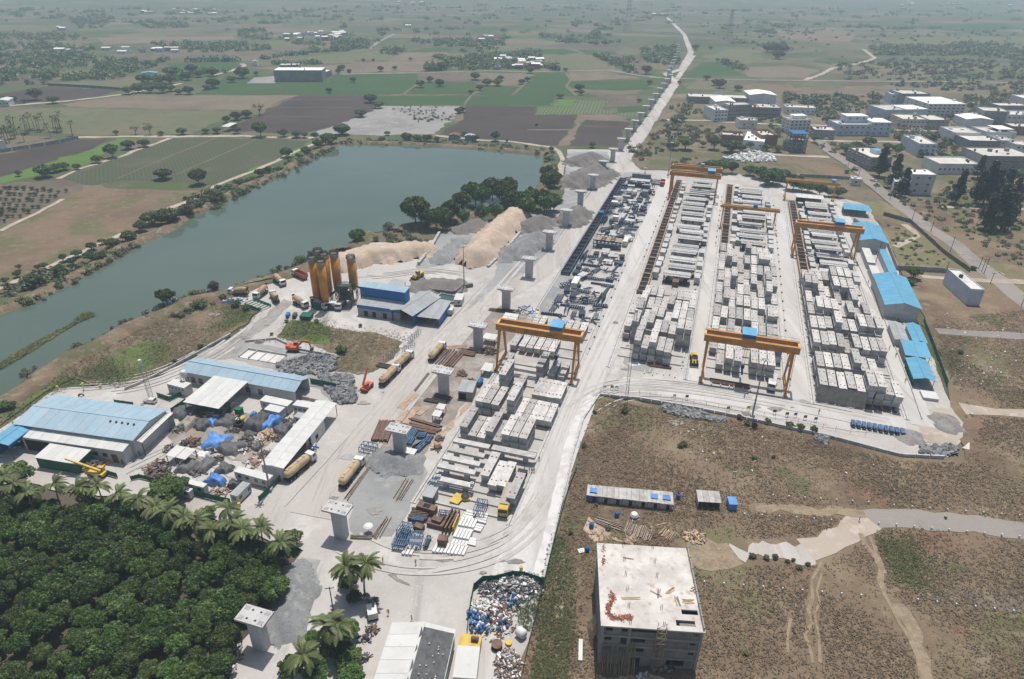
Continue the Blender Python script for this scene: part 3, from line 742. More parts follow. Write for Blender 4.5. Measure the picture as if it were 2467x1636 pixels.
tree_list(1,[(350,693,95),(225,672,125,'light'),(85,680,70),(160,690,60),(20,690,70)],'tree by the dark ploughed field at far left, {} from the left','trees by the dark field')
tree_list(1,[(2205,622,55),(1550,552,75),(1620,525,120),(1425,592,110),(1380,602,65),(1715,505,40),(2280,470,50),(2340,490,35)],'tree on the green fields around the grey factory, {} from the left','trees around the grey factory')
tree_list(1,[(1260,632,90),(1195,632,70),(850,632,95),(920,622,100),(1000,622,100),(1080,622,100),(1140,612,80),(960,562,120),(1060,562,110),(1130,562,100),(1150,522,130),(1280,492,95),(1250,537,90),(1330,517,70),(1420,510,100)],'tree in the farm grove left of the grey factory, {} from the left','farm grove trees')
tree_list(1,[(1920,1055,105),(2050,1042,95),(2200,978,150),(2130,992,90),(2290,905,140),(1870,1155,85,'bush'),(1795,1155,75,'scrub'),(1740,1185,85),(1690,1215,65,'bush'),(1600,1245,65),(1530,1262,65,'freshbush'),(2110,930,70,'light'),(2000,1060,60,'scrub')],'tree on the far left lake bank, {} from the left','trees on the far bank')
tree_list(1,[(1430,1365,150,'light'),(1310,1410,130,'light'),(1250,1455,160,'light'),(1130,1505,180),(1010,1510,160),(940,1550,110),(1090,1470,120),(1350,1380,90,'scrub')],'dense brush clump overhanging the far lake bank, {} from the left','brush on the far bank')
tree_list(4,[(220,422,140),(395,342,105,'fresh'),(385,402,80,'bush'),(290,302,75,'fresh'),(420,252,75,'fresh'),(475,272,80),(510,222,85),(600,255,110,'fresh'),(610,175,85),(680,135,65,'light'),(745,155,110),(665,250,110,'light'),(860,125,130),(30,405,75,'fresh'),(125,305,55,'fresh'),(110,355,65),(245,305,55,'light'),(-60,440,80),(300,395,60,'scrub')],'small tree on the lake\'s left bank, {} from the left','trees on the left bank')
tree_list(4,[(1110,548,165)],'lone round dark tree on the near lake bank','lone bank tree','mango',1.0)
tree_list(4,[(1300,492,95,'scrub'),(1430,452,120,'scrub'),(1335,562,130,'scrub'),(1490,502,70,'bush'),(2010,265,115,'bush'),(1870,308,55,'light'),(1915,300,40,'scrub'),(2085,215,70,'scrub'),(180,1065,95,'bare'),(15,1250,110),(75,1240,95,'bush'),(1345,835,55,'bush'),(1165,925,45,'bush'),(805,670,50,'scrub'),(1190,620,50,'freshbush'),(1580,560,90,'bush'),(1650,580,80,'bush'),(1920,660,45,'freshbush'),(1820,745,35,'freshbush'),(2120,660,50,'scrub')],'scrubby bush on the near lake bank, {} from the left','bushes on the near bank')
tree_list(5,[(165,130,140,'mango'),(295,110,60,'scrub'),(525,145,70,'bush'),(380,35,100,'scrub'),(60,870,110,'freshbush'),(25,960,50,'freshbush'),(620,660,95,'fresh'),(190,690,40,'freshbush')],'green bush or small tree around the batching plant, {} from the left','greenery around the plant')
tree_list(2,[(560,1525,240),(650,1545,170),(740,1545,180),(960,1380,180),(1180,1340,170),(1300,1470,170),(700,1540,150),(790,1500,175),(870,1440,180),(920,1345,130),(1005,1400,170),(1075,1345,175),(1145,1385,180),(1210,1440,180),(1270,1420,160),(1340,1400,160),(1400,1420,170),(1440,1450,160),(1485,1420,130),(1455,1305,170),(1490,1255,130),(1440,1215,120),(1000,1490,130),(880,1510,120),(1090,1480,140)],'large dark tree in the grove at the lake\'s near end, {} from the left','grove at the lake end','mango',1.3)
tree_list(2,[(60,905,125),(190,785,95),(255,690,110),(310,725,90),(370,905,50),(335,955,65,'light'),(500,945,95),(570,955,85,'fresh'),(640,950,85),(700,950,60,'scrub'),(885,908,45),(960,948,65),(1095,945,85,'fresh'),(1300,992,40,'bush'),(1170,950,30,'bush'),(1440,1080,60,'light'),(1470,1010,50,'scrub')],'tree along the lake\'s far shore, {} from the left','trees on the far shore')
tree_list(2,[(870,752,70),(845,760,60),(1745,987,60),(2060,685,45),(1655,612,85),(1670,635,55),(590,585,75),(655,550,65),(720,580,75),(930,628,45),(990,605,65),(960,535,85),(1040,575,80),(1110,575,85),(1130,540,60),(1530,658,60),(1270,563,60),(1310,545,50),(140,550,55),(2110,495,85),(2130,565,50),(1565,478,45),(1480,473,65),(1330,490,70),(65,470,60),(40,495,55),(115,485,38),(325,478,55),(420,468,42),(1370,845,30,'freshbush'),(725,470,85),(640,475,70),(690,475,60),(210,412,30),(275,410,28),(525,405,30)],'field tree among the green plots behind the lake, {} from the left','field trees behind the lake')
tree_list(3,[(450,608,75),(330,590,95),(295,572,70),(240,535,60),(55,563,40),(350,415,40),(312,410,35),(165,335,60),(720,395,100),(650,350,90),(700,345,90),(760,345,80),(550,290,30),(265,330,35)],'tree behind the industrial estate towards the horizon, {} from the left','trees behind the estate')
tree_list(3,[(80,815,65),(20,825,65),(160,922,50),(245,927,40),(340,873,55),(100,1005,145,'fresh'),(20,1005,100,'fresh'),(290,1005,120,'fresh'),(410,1025,155),(530,998,65,'fresh'),(215,985,60,'fresh'),(470,1020,80),(640,1010,80,'scrub'),(720,1020,90,'scrub')],'tree between the haul road and the factories, {} from the left','trees between haul road and factories')
tree_list(3,[(215,1150,110),(270,1155,130),(340,1165,140),(410,1165,115),(530,1180,130),(600,1205,140),(690,1245,190),(745,1215,130),(640,1250,120),(825,1280,160),(930,1295,130),(1000,1315,120),(1125,1325,115),(880,1290,120),(1060,1320,90)],'big dark tree at the top end of the casting yard, {} from the left','trees at the head of the yard','mango')
tree_list(3,[(1190,1035,125),(1250,1015,125),(1330,985,105),(1520,1045,105,'fresh'),(1455,1005,85),(1690,1055,85,'light'),(1820,1005,85,'light'),(1240,1095,65,'scrub'),(960,955,60,'fresh'),(1500,820,90),(1550,860,70),(1880,800,70),(1370,905,70,'scrub'),(1180,1160,50,'scrub'),(2330,1185,95),(1410,790,40),(1760,940,80,'scrub'),(1860,960,70,'scrub')],'tree among the factory buildings, {} from the left','trees among the factories')
tree_list(3,[(1400,1185,115),(1490,1255,120),(1550,1320,115),(1915,1370,110),(2050,1370,130),(2100,1385,140),(2160,1370,140),(2230,1360,140),(2300,1370,110),(2060,1200,90),(2170,1540,150),(2110,1550,140),(2220,1550,140),(2260,1500,120)],'tall wispy casuarina by the factory road, {} from the left','casuarinas by the factory road','casuarina')
tree_list(6,[(1630,375,140,'fresh'),(1610,410,90,'bush'),(1535,665,60,'bush'),(1945,870,60,'bush'),(2030,310,60,'bush'),(510,1350,60,'bush'),(560,1365,60,'scrub'),(85,1490,70,'bush'),(460,1310,60,'scrub'),(650,1340,70,'scrub'),(800,1370,90,'scrub'),(870,1385,80,'scrub'),(960,1400,80,'scrub')],'green bush beside the casting yard fence, {} from the left','bushes beside the yard fence')
tree_list(5,[(1965,1270,75,'freshbush'),(2340,1500,60,'bush'),(1760,1270,40,'scrub'),(1690,1500,50,'freshbush')],'low bush in the dry field corner by the yard road, {} from the left','bushes in the field corner')
tree_list(8,[(1770,400,36,'freshbush'),(2040,400,40,'freshbush'),(1850,560,60,'scrub'),(1600,590,50,'freshbush')],'small bush by the labourers\' huts, {} from the left','bushes by the huts')
tree_list(9,[(820,770,40,'scrub'),(780,780,45,'freshbush'),(860,825,55,'scrub'),(920,800,50,'scrub'),(640,760,60,'scrub'),(700,755,60,'scrub'),(545,750,70,'scrub'),(1840,485,30,'freshbush'),(560,90,50,'bush'),(690,80,40,'bush'),(500,1400,60,'scrub')],'small bush on the open dry field at right, {} from the left','bushes on the dry field')
rows=[]
for j in range(7):
 for i in range(11):
  x,y=20+i*46-j*14+random.uniform(-9,9),1262+j*37+i*3+random.uniform(-6,6)
  if x<430-j*62+30 and y<1490:
   rows.append((x,y,random.uniform(34,52),random.choice(['bush','freshbush'])))
tree_list(1,rows,'planted bush in the orchard rows at the left edge, {} from the left','orchard row bushes')
OR=[np.array(q[:2]) for q in PP(7,[(-420,350),(-100,340),(230,335),(560,365),(700,400),(1050,465),(1500,595),(1930,705),(1990,790),(1880,980),(1700,1060),(1590,1250),(1530,1400),(1450,1640),(1350,1800),(-700,1900)],3.0)]
def inside(p,poly):
 c=False
 n=len(poly)
 for i in range(n):
  a,b=poly[i],poly[i-1]
  if(a[1]>p[1])!=(b[1]>p[1]) and p[0]<(b[0]-a[0])*(p[1]-a[1])/(b[1]-a[1])+a[0]:
   c=not c
 return c
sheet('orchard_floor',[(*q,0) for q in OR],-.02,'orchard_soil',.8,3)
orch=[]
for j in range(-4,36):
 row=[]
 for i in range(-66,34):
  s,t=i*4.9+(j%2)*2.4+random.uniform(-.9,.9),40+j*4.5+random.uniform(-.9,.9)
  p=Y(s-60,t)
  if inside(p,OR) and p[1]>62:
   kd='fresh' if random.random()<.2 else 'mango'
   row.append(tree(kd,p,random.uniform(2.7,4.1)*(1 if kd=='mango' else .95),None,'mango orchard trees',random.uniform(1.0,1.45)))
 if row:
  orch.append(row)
for j,row in enumerate(reversed(orch)):
 for i,o in enumerate(sorted(row,key=lambda q:PXX(q.location))):
  o['label']=f'{"fresh green" if o.name.startswith("young") else "dark"} orchard tree, {nth(j + 1)} row from the palms, {nth(i + 1)} from the left'
def frond_mesh(L,seed):
 rg=np.random.default_rng(seed)
 n=9
 v,f,t=[],[],[]
 spine=[]
 for i in range(n+1):
  u=i/n
  spine.append(np.array([L*u*(1-.18*u),0,L*(.42*u-.80*u*u)]))
 for i in range(n):
  a,b=spine[i],spine[i+1]
  for sd in(-1,1):
   for q in(0,.34,.67):
    u=(i+q)/n
    w=L*.15*math.sin(math.pi*min(1,.12+u*.88))**.7+.05
    p=a+(b-a)*q
    p2=a+(b-a)*(q+.36)
    tip=p+np.array([w*.55,sd*w,-w*(.45+.3*rg.random())])
    o=len(v)
    v+=[p,p2,tip,p+(tip-p)*.55+np.array([-.06,0,.03])]
    f.append((o,o+1,o+2,o+3))
    t.append(.25+.5*u+.2*rg.random())
  o=len(v)
  w0=.06
  v+=[a+[0,-w0,0],b+[0,-w0*.8,0],b+[0,w0*.8,0],a+[0,w0,0]]
  f.append((o,o+1,o+2,o+3))
  t.append(.95)
 return np_mesh('frond',np.array(v),np.array(f),'leaf_palm',np.array(t))
FRONDS=[frond_mesh(4.3,1),frond_mesh(4.0,2),frond_mesh(3.5,3)]
def palm_trunk(h,lean):
 mb=MB()
 for i in range(6):
  u0,u1=i/6,(i+1)/6
  mb.cyl((lean*u0*u0,0,h*u0-(.6 if i==0 else 0)),(lean*u1*u1,0,h*u1+.05),.26-.11*u0,.24-.11*u1,8)
 return mb.mesh('trunk','palm_bark',True)
PT=[(palm_trunk(8.0,.8),8.0,.8),(palm_trunk(10.0,1.3),10.0,1.3)]
def palm(p,sc,tk=0,nf=17,label=None,group='coconut palms'):
 o=thing('coconut_palm',label,'palm',(p[0],p[1],0),random.uniform(0,6.28),group,(sc,sc,sc))
 me,h,lean=PT[tk]
 ob('trunk',me,o)
 for i in range(nf):
  f=ob('frond',FRONDS[i%3],o,(lean,0,h),0)
  pitch=[-.75,-.4,-.05,.3][i%4]+random.uniform(-.12,.12)
  f.rotation_euler=(0,pitch,i*2.399+random.uniform(-.15,.15))
 return o
pl=[]
for k,x,y,h in[(7,90,245,8),(7,175,315,8),(7,345,250,8),(7,490,285,8),(7,560,250,8),(7,650,265,8),(7,770,310,8),(7,940,330,8),(7,1040,425,8),(7,1140,425,8),(7,1240,480,8),(7,1400,535,8),(7,1510,400,8),(7,1530,530,8),(7,1625,545,8),(7,1740,555,8),(7,1885,620,8),(7,20,200,8),(7,1330,470,8)]:
 pl.append(palm(P(k,x,y,h*.98),random.uniform(.85,1.0),0,24))
from_left(pl,'coconut palm on the orchard edge, {} from the left')
pl=[]
for k,x,y,h,tk in[(8,120,790,9.5,1),(8,190,775,10,1),(7,2330,825,8,0),(7,2225,1185,8,0),(7,2040,1375,8,0),(8,25,1190,8,0)]:
 pl.append(palm(P(k,x,y,h),1.0,tk,24,None,'palms by the entrance road'))
from_left(pl,'coconut palm beside the yard entrance at bottom, {} from the left')
tree_list(7,[(90,300,300,'fresh'),(1130,400,330,'fresh'),(1950,690,200,'light'),(1400,480,130,'fresh'),(2340,960,150,'mango'),(2100,1330,150,'fresh'),(2220,1430,240,'mango'),(2330,1500,240,'mango'),(2330,1300,200,'fresh'),(1950,1580,240,'mango'),(2120,1600,240,'mango'),(2360,1640,240,'fresh'),(2365,1050,120,'light'),(780,540,220,'fresh')],'leafy tree at the orchard and entrance edge, {} from the left','trees at the orchard edge')
tree_list(8,[(110,1300,200,'fresh'),(60,1460,220,'mango'),(110,1560,180,'mango'),(70,960,90,'fresh'),(150,1050,130,'light')],'bushy tree left of the grey entrance shed, {} from the left','bushy trees by the entrance shed')
far_p=[]
for i in range(30):
 p=P(1,random.uniform(-60,515),0,0)
 x=random.uniform(-60,515)
 p=P(1,x,960-x*.075-random.uniform(0,85),0)
 far_p.append(palm(p,random.uniform(.95,1.2),i%2,11,None,'palm grove at the far left'))
from_left(far_p,'coconut palm in the grove at the left edge, {} from the left')
def far_mass(name,items,lm,nleaf,seed):
 """items: (x, y, radius, height)"""
 rg=np.random.default_rng(seed)
 it=np.array(items)
 n=len(it)
 d=rg.normal(size=(n,nleaf,3))
 d[:,:,2]=np.abs(d[:,:,2])
 d/=np.linalg.norm(d,axis=2)[:,:,None]
 asp=.65+.9*rg.random((n,1))
 lump=1+.4*np.sin(d[:,:,0:1]*4+it[:,None,0:1])*np.cos(d[:,:,1:2]*4+it[:,None,1:2])
 pos=d*lump*np.stack([it[:,2]*asp[:,0],it[:,2]/asp[:,0]**.5,it[:,3]*(.7+.5*rg.random(n))],1)[:,None,:]*(.75+.3*rg.random((n,nleaf,1)))
 pos+=np.stack([it[:,0],it[:,1],np.full(n,0)+it[:,3]*.02],1)[:,None,:]
 pos=pos.reshape(-1,3)
 dd=d.reshape(-1,3)
 nr=dd+rg.normal(size=dd.shape)*.5+[0,0,.3]
 nr/=np.linalg.norm(nr,axis=1)[:,None]
 t=np.cross(nr,rg.normal(size=dd.shape))
 t/=np.linalg.norm(t,axis=1)[:,None]
 b=np.cross(nr,t)
 s=np.repeat(it[:,2],nleaf)[:,None]*(.42+.3*rg.random((len(pos),1)))
 v=np.stack([pos-t*s*.5,pos-b*s*.4,pos+t*s*.5,pos+b*s*.4],1).reshape(-1,3)
 tone=np.clip(np.repeat(rg.random(n),nleaf)*.5+rg.random(len(pos))*.5,0,1)
 me=np_mesh(name,v,np.arange(len(v)).reshape(-1,4),lm,tone)
 return tag(ob(name,me),kind='stuff')
def scatter_px(k,poly,n,r=(2.5,5),h=(1.1,1.5),clump=False):
 ply=[np.array(q[:2]) for q in PP(k,poly)]
 a=np.array(ply)
 lo,hi=a.min(0),a.max(0)
 out=[]
 tries=0
 while len(out)<n and tries<n*30:
  tries+=1
  p=np.array([random.uniform(lo[0],hi[0]),random.uniform(lo[1],hi[1])])
  if inside(p,ply):
   rr=random.uniform(*r)
   out.append((p[0],p[1],rr,rr*random.uniform(*h)))
   if clump and random.random()<.5:
    an=random.choice([.25,.25+1.57])+random.uniform(-.3,.3)
    for q in range(random.randint(2,7)):
     rr=random.uniform(*r)
     dd=(q+1)*random.uniform(4,8)
     out.append((p[0]+math.cos(an)*dd+random.uniform(-4,4),p[1]+math.sin(an)*dd+random.uniform(-4,4),rr,rr*random.uniform(*h)))
 return out
def along_px(k,pts,n,spread,r=(3,5.5)):
 q=np.array([p[:2] for p in PP(k,pts)])
 seg=np.linalg.norm(np.diff(q,axis=0),axis=1)
 out=[]
 for _ in range(n):
  i=np.random.choice(len(seg),p=seg/seg.sum()) if False else random.choices(range(len(seg)),seg)[0]
  u=random.random()
  p=q[i]+(q[i+1]-q[i])*u+RNG.normal(size=2)*spread
  rr=random.uniform(*r)
  out.append((p[0],p[1],rr,rr*random.uniform(1.1,1.6)))
 return out
W=[]
for k,poly,n in[(1,[(-200,370),(400,340),(700,400),(650,450),(300,460),(0,430),(-200,440)],170),(1,[(650,440),(760,400),(900,400),(1000,420),(1090,400),(1100,420),(960,470),(820,500),(650,490)],110),(1,[(-200,470),(200,480),(400,470),(400,510),(250,560),(0,580),(-200,590)],60),(1,[(430,510),(700,500),(740,520),(640,545),(420,545)],35),(1,[(-100,220),(500,230),(620,265),(300,275),(-100,265)],90),(1,[(-100,290),(300,290),(640,320),(600,345),(0,340)],80),(1,[(450,120),(740,140),(700,185),(520,190)],70),(1,[(900,150),(1250,150),(1270,190),(1000,190)],70),(1,[(1000,290),(1250,285),(1650,290),(1820,300),(1800,335),(1500,350),(1250,355)],120),(1,[(1450,205),(1750,195),(1800,260),(1700,270)],60),(1,[(1890,290),(2370,270),(2370,300),(2100,310)],50),(1,[(2050,350),(2370,310),(2370,335),(2100,365)],30),(1,[(0,60),(2370,60),(2370,110),(0,110)],260),(1,[(0,110),(2370,110),(2370,160),(0,160)],160),(2,[(0,270),(240,265),(260,325),(0,350)],70),(2,[(780,410),(880,380),(1400,340),(1410,440),(1230,460),(1040,470),(760,475),(600,470),(640,440)],230),(2,[(480,270),(960,260),(1190,240),(1190,300),(900,320),(700,310)],120),(2,[(1360,240),(1560,230),(1680,300),(1480,290)],60),(2,[(1680,230),(1870,230),(1860,310),(1700,290)],60),(2,[(1730,350),(1780,350),(2040,480),(1980,490)],50),(2,[(2080,330),(2310,310),(2320,430),(2200,440),(2090,390)],90),(2,[(0,30),(2370,30),(2370,90),(0,90)],200),(2,[(0,90),(2370,90),(2370,200),(0,200)],170),(2,[(0,200),(2000,200),(2000,240),(0,250)],60),(2,[(800,290),(1060,290),(1000,350),(820,350)],30),(3,[(1320,310),(2000,300),(2500,340),(2500,400),(1900,375),(1340,370)],300),(3,[(0,60),(2500,60),(2500,120),(0,120)],180),(3,[(300,120),(2500,120),(2500,200),(300,200)],90),(3,[(560,200),(980,205),(980,235),(560,225)],40),(3,[(400,290),(800,300),(830,350),(600,345)],40),(3,[(1240,170),(1700,190),(1700,215),(1240,190)],30),(3,[(1900,290),(2100,280),(2300,310),(1900,310)],30)]:
 W+=scatter_px(k,poly,int(n*1.3) if poly[0][1]<130 else int(n*1.15),(2.6,5.2),(1.1,1.5),poly[0][1]<130 or n<=60)
for k,pts,n,sp in[(1,[(1690,410),(1850,380),(2050,360)],25,4),(1,[(1840,430),(2160,425)],25,4),(2,[(1400,440),(1520,470)],15,4),(1,[(940,600),(1300,500),(1470,480)],30,6),(2,[(1820,390),(2050,490)],30,4),(3,[(340,420),(480,470)],20,4),(2,[(720,380),(790,420)],15,5),(2,[(370,370),(450,330)],25,6),(1,[(1230,410),(1560,410)],20,4),(1,[(1080,400),(1120,400)],6,4)]:
 W+=along_px(k,pts,n,sp)
far_mass('distant_woodland',W,'leaf_tree',38,5)
S=[]
for k,poly,n,r in[(3,[(1100,430),(1500,400),(2500,400),(2500,545),(1150,535)],330,(1.6,4.2)),(3,[(1340,545),(2500,560),(2500,640),(2000,620),(1500,575)],90,(1.6,4)),(3,[(750,630),(960,640),(960,700),(760,690)],35,(2,4)),(3,[(960,640),(1400,640),(1420,800),(1100,830),(960,800)],120,(1.6,4.2)),(3,[(1960,650),(2365,620),(2365,700),(2000,780)],60,(2,5)),(3,[(0,680),(110,690),(240,760),(0,790)],25,(1,3)),(3,[(0,840),(330,850),(330,960),(0,960)],40,(1,2.5)),(3,[(560,780),(780,790),(760,830),(570,830)],25,(1,2.5)),(3,[(660,840),(770,850),(720,920),(690,900)],20,(1,2.5)),(3,[(1480,880),(1860,890),(1850,1010),(1700,1020),(1560,1000)],50,(1,3)),(3,[(980,200),(2500,200),(2500,300),(1200,300)],60,(2,4)),(3,[(100,150),(900,180),(1200,400),(400,300)],70,(1.5,3.5)),(3,[(-20,1110),(160,1040),(200,1120),(0,1160)],14,(1,2)),(2,[(1980,1000),(2080,960),(2170,850),(2330,700),(2370,960),(2200,1040),(2060,1090)],60,(1,3)),(2,[(500,760),(820,760),(800,810),(540,820)],45,(.5,1.5)),(2,[(400,715),(760,715),(700,760),(420,760)],40,(.4,1.1)),(2,[(1470,1000),(1520,1170),(1440,1160),(1440,1060)],16,(.8,2)),(1,[(1200,1360),(1430,1260),(1700,1180),(2000,1050),(2030,1080),(1750,1220),(1420,1380),(1250,1430)],60,(.7,2.2)),(4,[(0,500),(400,390),(640,280),(880,130),(820,100),(560,230),(200,330),(0,420)],70,(.7,2.2)),(4,[(200,1020),(600,800),(1000,620),(1250,510),(1260,540),(1060,640),(700,800),(300,1030)],120,(.4,1.2)),(4,[(1100,560),(1400,480),(1500,510),(1300,590),(1140,650)],40,(.5,1.5)),(2,[(150,930),(900,940),(1400,1000),(1400,1030),(900,970),(150,960)],60,(.6,1.6)),(5,[(330,60),(450,30),(640,110),(560,140),(350,130)],40,(.6,1.6))]:
 S+=scatter_px(k,poly,n,r,(.7,1.2))
S+=along_px(4,[(0,590),(200,515),(400,415),(620,305),(860,160),(1000,100)],90,2.0,(.5,1.8))+along_px(1,[(1310,1440),(1500,1345),(1700,1245),(1900,1168),(2050,1078),(2230,988)],110,2.5,(.6,2.0))+along_px(2,[(60,950),(500,960),(800,970),(1100,1000),(1400,1030)],90,3,(.6,2.0))+along_px(4,[(2100,240),(1800,350),(1500,450),(1250,500),(1100,570),(940,635),(700,750),(400,890),(200,1015)],120,1.8,(.35,1.1))
for k,poly,n,r in[(3,[(1080,1050),(1250,1150),(1700,1500),(1850,1560),(2365,1558),(2365,1200),(1900,1200),(1750,1330),(1500,1320)],150,(.6,2.2)),(3,[(930,960),(1250,960),(1250,1040),(1080,1030)],30,(.8,2.4)),(3,[(100,860),(440,880),(330,960),(0,960)],40,(.8,2.4)),(3,[(1450,880),(1900,900),(1950,1000),(1760,1000),(1500,930)],70,(.8,2.6)),(3,[(1850,980),(2050,1000),(2000,1140),(1760,1060)],50,(.8,2.4)),(6,[(1450,0),(1620,60),(1850,250),(1830,310),(1540,290)],50,(.4,1.2)),(6,[(1950,60),(2365,330),(2365,120),(2100,0)],50,(.5,1.4))]:
 S+=scatter_px(k,poly,n,r,(.7,1.2))
far_mass('scattered_scrub',S,'leaf_scrub',60,6)
def tufts(name,polys,lm,seed,h=(.12,.38),w=.26,nb=3):
 rg=np.random.default_rng(seed)
 pts=[]
 for poly,n in polys:
  a=np.array([q[:2] for q in poly])
  lo,hi=a.min(0),a.max(0)
  c=rg.random((n*3,2))*(hi-lo)+lo
  ins=np.zeros(len(c),bool)
  j=len(a)-1
  for i in range(len(a)):
   cond=(a[i,1]>c[:,1])!=(a[j,1]>c[:,1])
   x=(a[j,0]-a[i,0])*(c[:,1]-a[i,1])/(a[j,1]-a[i,1]+1e-12)+a[i,0]
   ins^=cond&(c[:,0]<x)
   j=i
  c=c[ins][:n]
  pts.append(c+rg.normal(size=c.shape)*(2.2 if n<3000 and n!=2600 else .3))
 c=np.concatenate(pts)
 n=len(c)
 keep=(np.sin(c[:,0]*.21+1.3*np.sin(c[:,1]*.13))+np.sin(c[:,1]*.17+c[:,0]*.08)+rg.normal(size=len(c))*.9)>-.6
 c=c[keep]
 for q,wd in ROADS:
  for a_,b_ in zip(q[:-1],q[1:]):
   ab=b_-a_
   tt=np.clip(((c-a_)@ab)/(ab@ab),0,1)
   c=c[np.hypot(*(c-a_-tt[:,None]*ab).T)>wd*.5+.3]
 n=len(c)
 V,T=[],[]
 cl=.5+.5*np.sin(c[:,0]*.11+np.sin(c[:,1]*.07)*2)*np.cos(c[:,1]*.09)
 for b in range(nb):
  nr=rg.normal(size=(n,3))*.45+[0,.1,1]
  nr/=np.linalg.norm(nr,axis=1)[:,None]
  t1=np.cross(nr,rg.normal(size=(n,3)))
  t1/=np.linalg.norm(t1,axis=1)[:,None]
  t2=np.cross(nr,t1)
  hh=h[0]+(h[1]-h[0])*rg.random(n)
  cen=np.concatenate([c+rg.normal(size=(n,2))*w,hh[:,None]*.6],1)
  sz=(w*(.6+.9*rg.random(n)))[:,None]
  V.append(np.stack([cen-t1*sz,cen-t2*sz*.35,cen+t1*sz,cen+t2*sz*.35],1))
  T.append(np.clip(cl*.55+rg.random(n)*.45,0,1))
 v=np.concatenate(V).reshape(-1,3)
 return tag(ob(name,np_mesh(name,v,np.arange(len(v)).reshape(-1,4),lm,np.concatenate(T))),kind='stuff')
GF=PP(0,[(1260,1345),(1305,1180),(1350,985),(1390,922),(1700,972),(2080,1065),(2230,1070),(2300,900),(2700,900),(3000,1650),(2200,1800),(1220,1750),(1210,1560)])
tufts('dry_grass',[(GF,70000),(PP(6,[(1750,640),(2500,560),(2600,1300),(1980,1300),(1850,950)]),9000),(PP(4,[(-100,1300),(300,985),(900,680),(1420,500),(1880,330),(1480,520),(1700,590),(1340,840),(830,1108),(480,1015)]),6000),(PP(5,[(-60,700),(300,730),(530,740),(480,830),(250,960),(0,1000),(-100,850)]),1500)],'grass_dry',3)
tufts('green_grass',[(SPIT,2600),(PP(4,[(560,1000),(880,820),(1160,830),(1000,990),(700,1070)]),2500),(PP(4,[(1500,545),(1710,595),(1660,650),(1470,715),(1440,680)]),900),(PP(4,[(1850,760),(1960,640),(2150,660),(2250,720),(2240,800),(2100,805)]),1600),(PP(8,[(1220,1050),(1400,930),(1480,600),(1560,600),(1640,900),(1620,1300),(1560,1600),(1320,1600),(1400,1200),(1260,1250)]),3000),(PP(6,[(1830,850),(1960,840),(2000,960),(1880,1000)]),600),(PP(9,[(1400,640),(1600,650),(1700,1000),(1560,900)]),1200),(PP(4,[(-50,1340),(460,1010),(520,1020),(60,1300)]),900),(PP(6,[(1720,700),(1760,700),(1860,1000),(1900,1120),(1840,1130),(1760,900)]),500)],'grass_green',4,(.2,.5))
# made-thing materials
mat('precast',(.45,.435,.415),.85,var=.16,scale=.6,dirt=(.23,.215,.20),dirt_amt=.65,rnd=.27,bump=.15)
mat('precast_end',(.36,.36,.365),.85,var=.1,scale=.6,dirt=(.25,.24,.235),dirt_amt=.4,rnd=.1)
mat('rust_socket',(.22,.085,.055),.8)
mat('concrete',(.42,.405,.385),.85,var=.14,scale=.35,dirt=(.28,.265,.245),dirt_amt=.5,rnd=.05,bump=.1)
mat('pier_concrete',(.47,.465,.455),.85,var=.08,scale=.5,dirt=(.36,.345,.33),dirt_amt=.45,rnd=.04)
mat('cap_patch',(.30,.285,.27),.9,var=.2,scale=2)
mat('dark_hole',(.02,.02,.02),.9,rnd=0)
mat('crane_orange',(.49,.215,.045),.6,var=.15,scale=.5,dirt=(.28,.14,.06),dirt_amt=.5,rnd=.05,spec=.4)
mat('crane_edge',(.66,.42,.18),.6,var=.12)
mat('sky_blue',(.14,.36,.55),.45,var=.1,scale=.3,rnd=.06)
mat('deep_blue',(.022,.125,.33),.5,var=.12,scale=.4,rnd=.1)
mat('black_paint',(.03,.028,.026),.6)
mat('form_blue',(.022,.045,.095),.5,var=.4,scale=.8,dirt=(.17,.155,.14),dirt_amt=.35,rnd=.3)
mat('steel_blue',(.065,.125,.22),.5,var=.3,scale=1,dirt=(.22,.20,.18),dirt_amt=.4,rnd=.2)
mat('form_grey',(.20,.215,.225),.5,var=.25,scale=.6,dirt=(.34,.32,.30),dirt_amt=.5,rnd=.15)
mat('deck_pale',(.45,.45,.44),.8,var=.16,scale=.7,dirt=(.26,.25,.24),dirt_amt=.5,rnd=.1)
mat('rust',(.155,.095,.07),.85,var=.3,scale=1.0,dirt=(.30,.21,.16),dirt_amt=.5,rnd=.15)
mat('rebar',(.115,.085,.07),.8,var=.3,scale=1.5)
mat('jig_tan',(.36,.265,.20),.8,var=.2,scale=.6,dirt=(.22,.15,.11),dirt_amt=.5)
mat('dark_steel',(.05,.05,.052),.6,var=.3)
mat('grey_steel',(.27,.27,.27),.5,var=.2)
mat('white_paint',(.62,.62,.60),.5,var=.08,scale=.5,dirt=(.42,.40,.37),dirt_amt=.35,rnd=.05)
mat('glass_dark',(.02,.025,.03),.12,rnd=0,spec=.6)
mat('tyre',(.022,.022,.022),.85)
mat('timber',(.42,.30,.19),.8,var=.25,scale=1.2,rnd=.2)
mat('timber_grey',(.33,.265,.215),.85,var=.3,scale=1.2,rnd=.2)
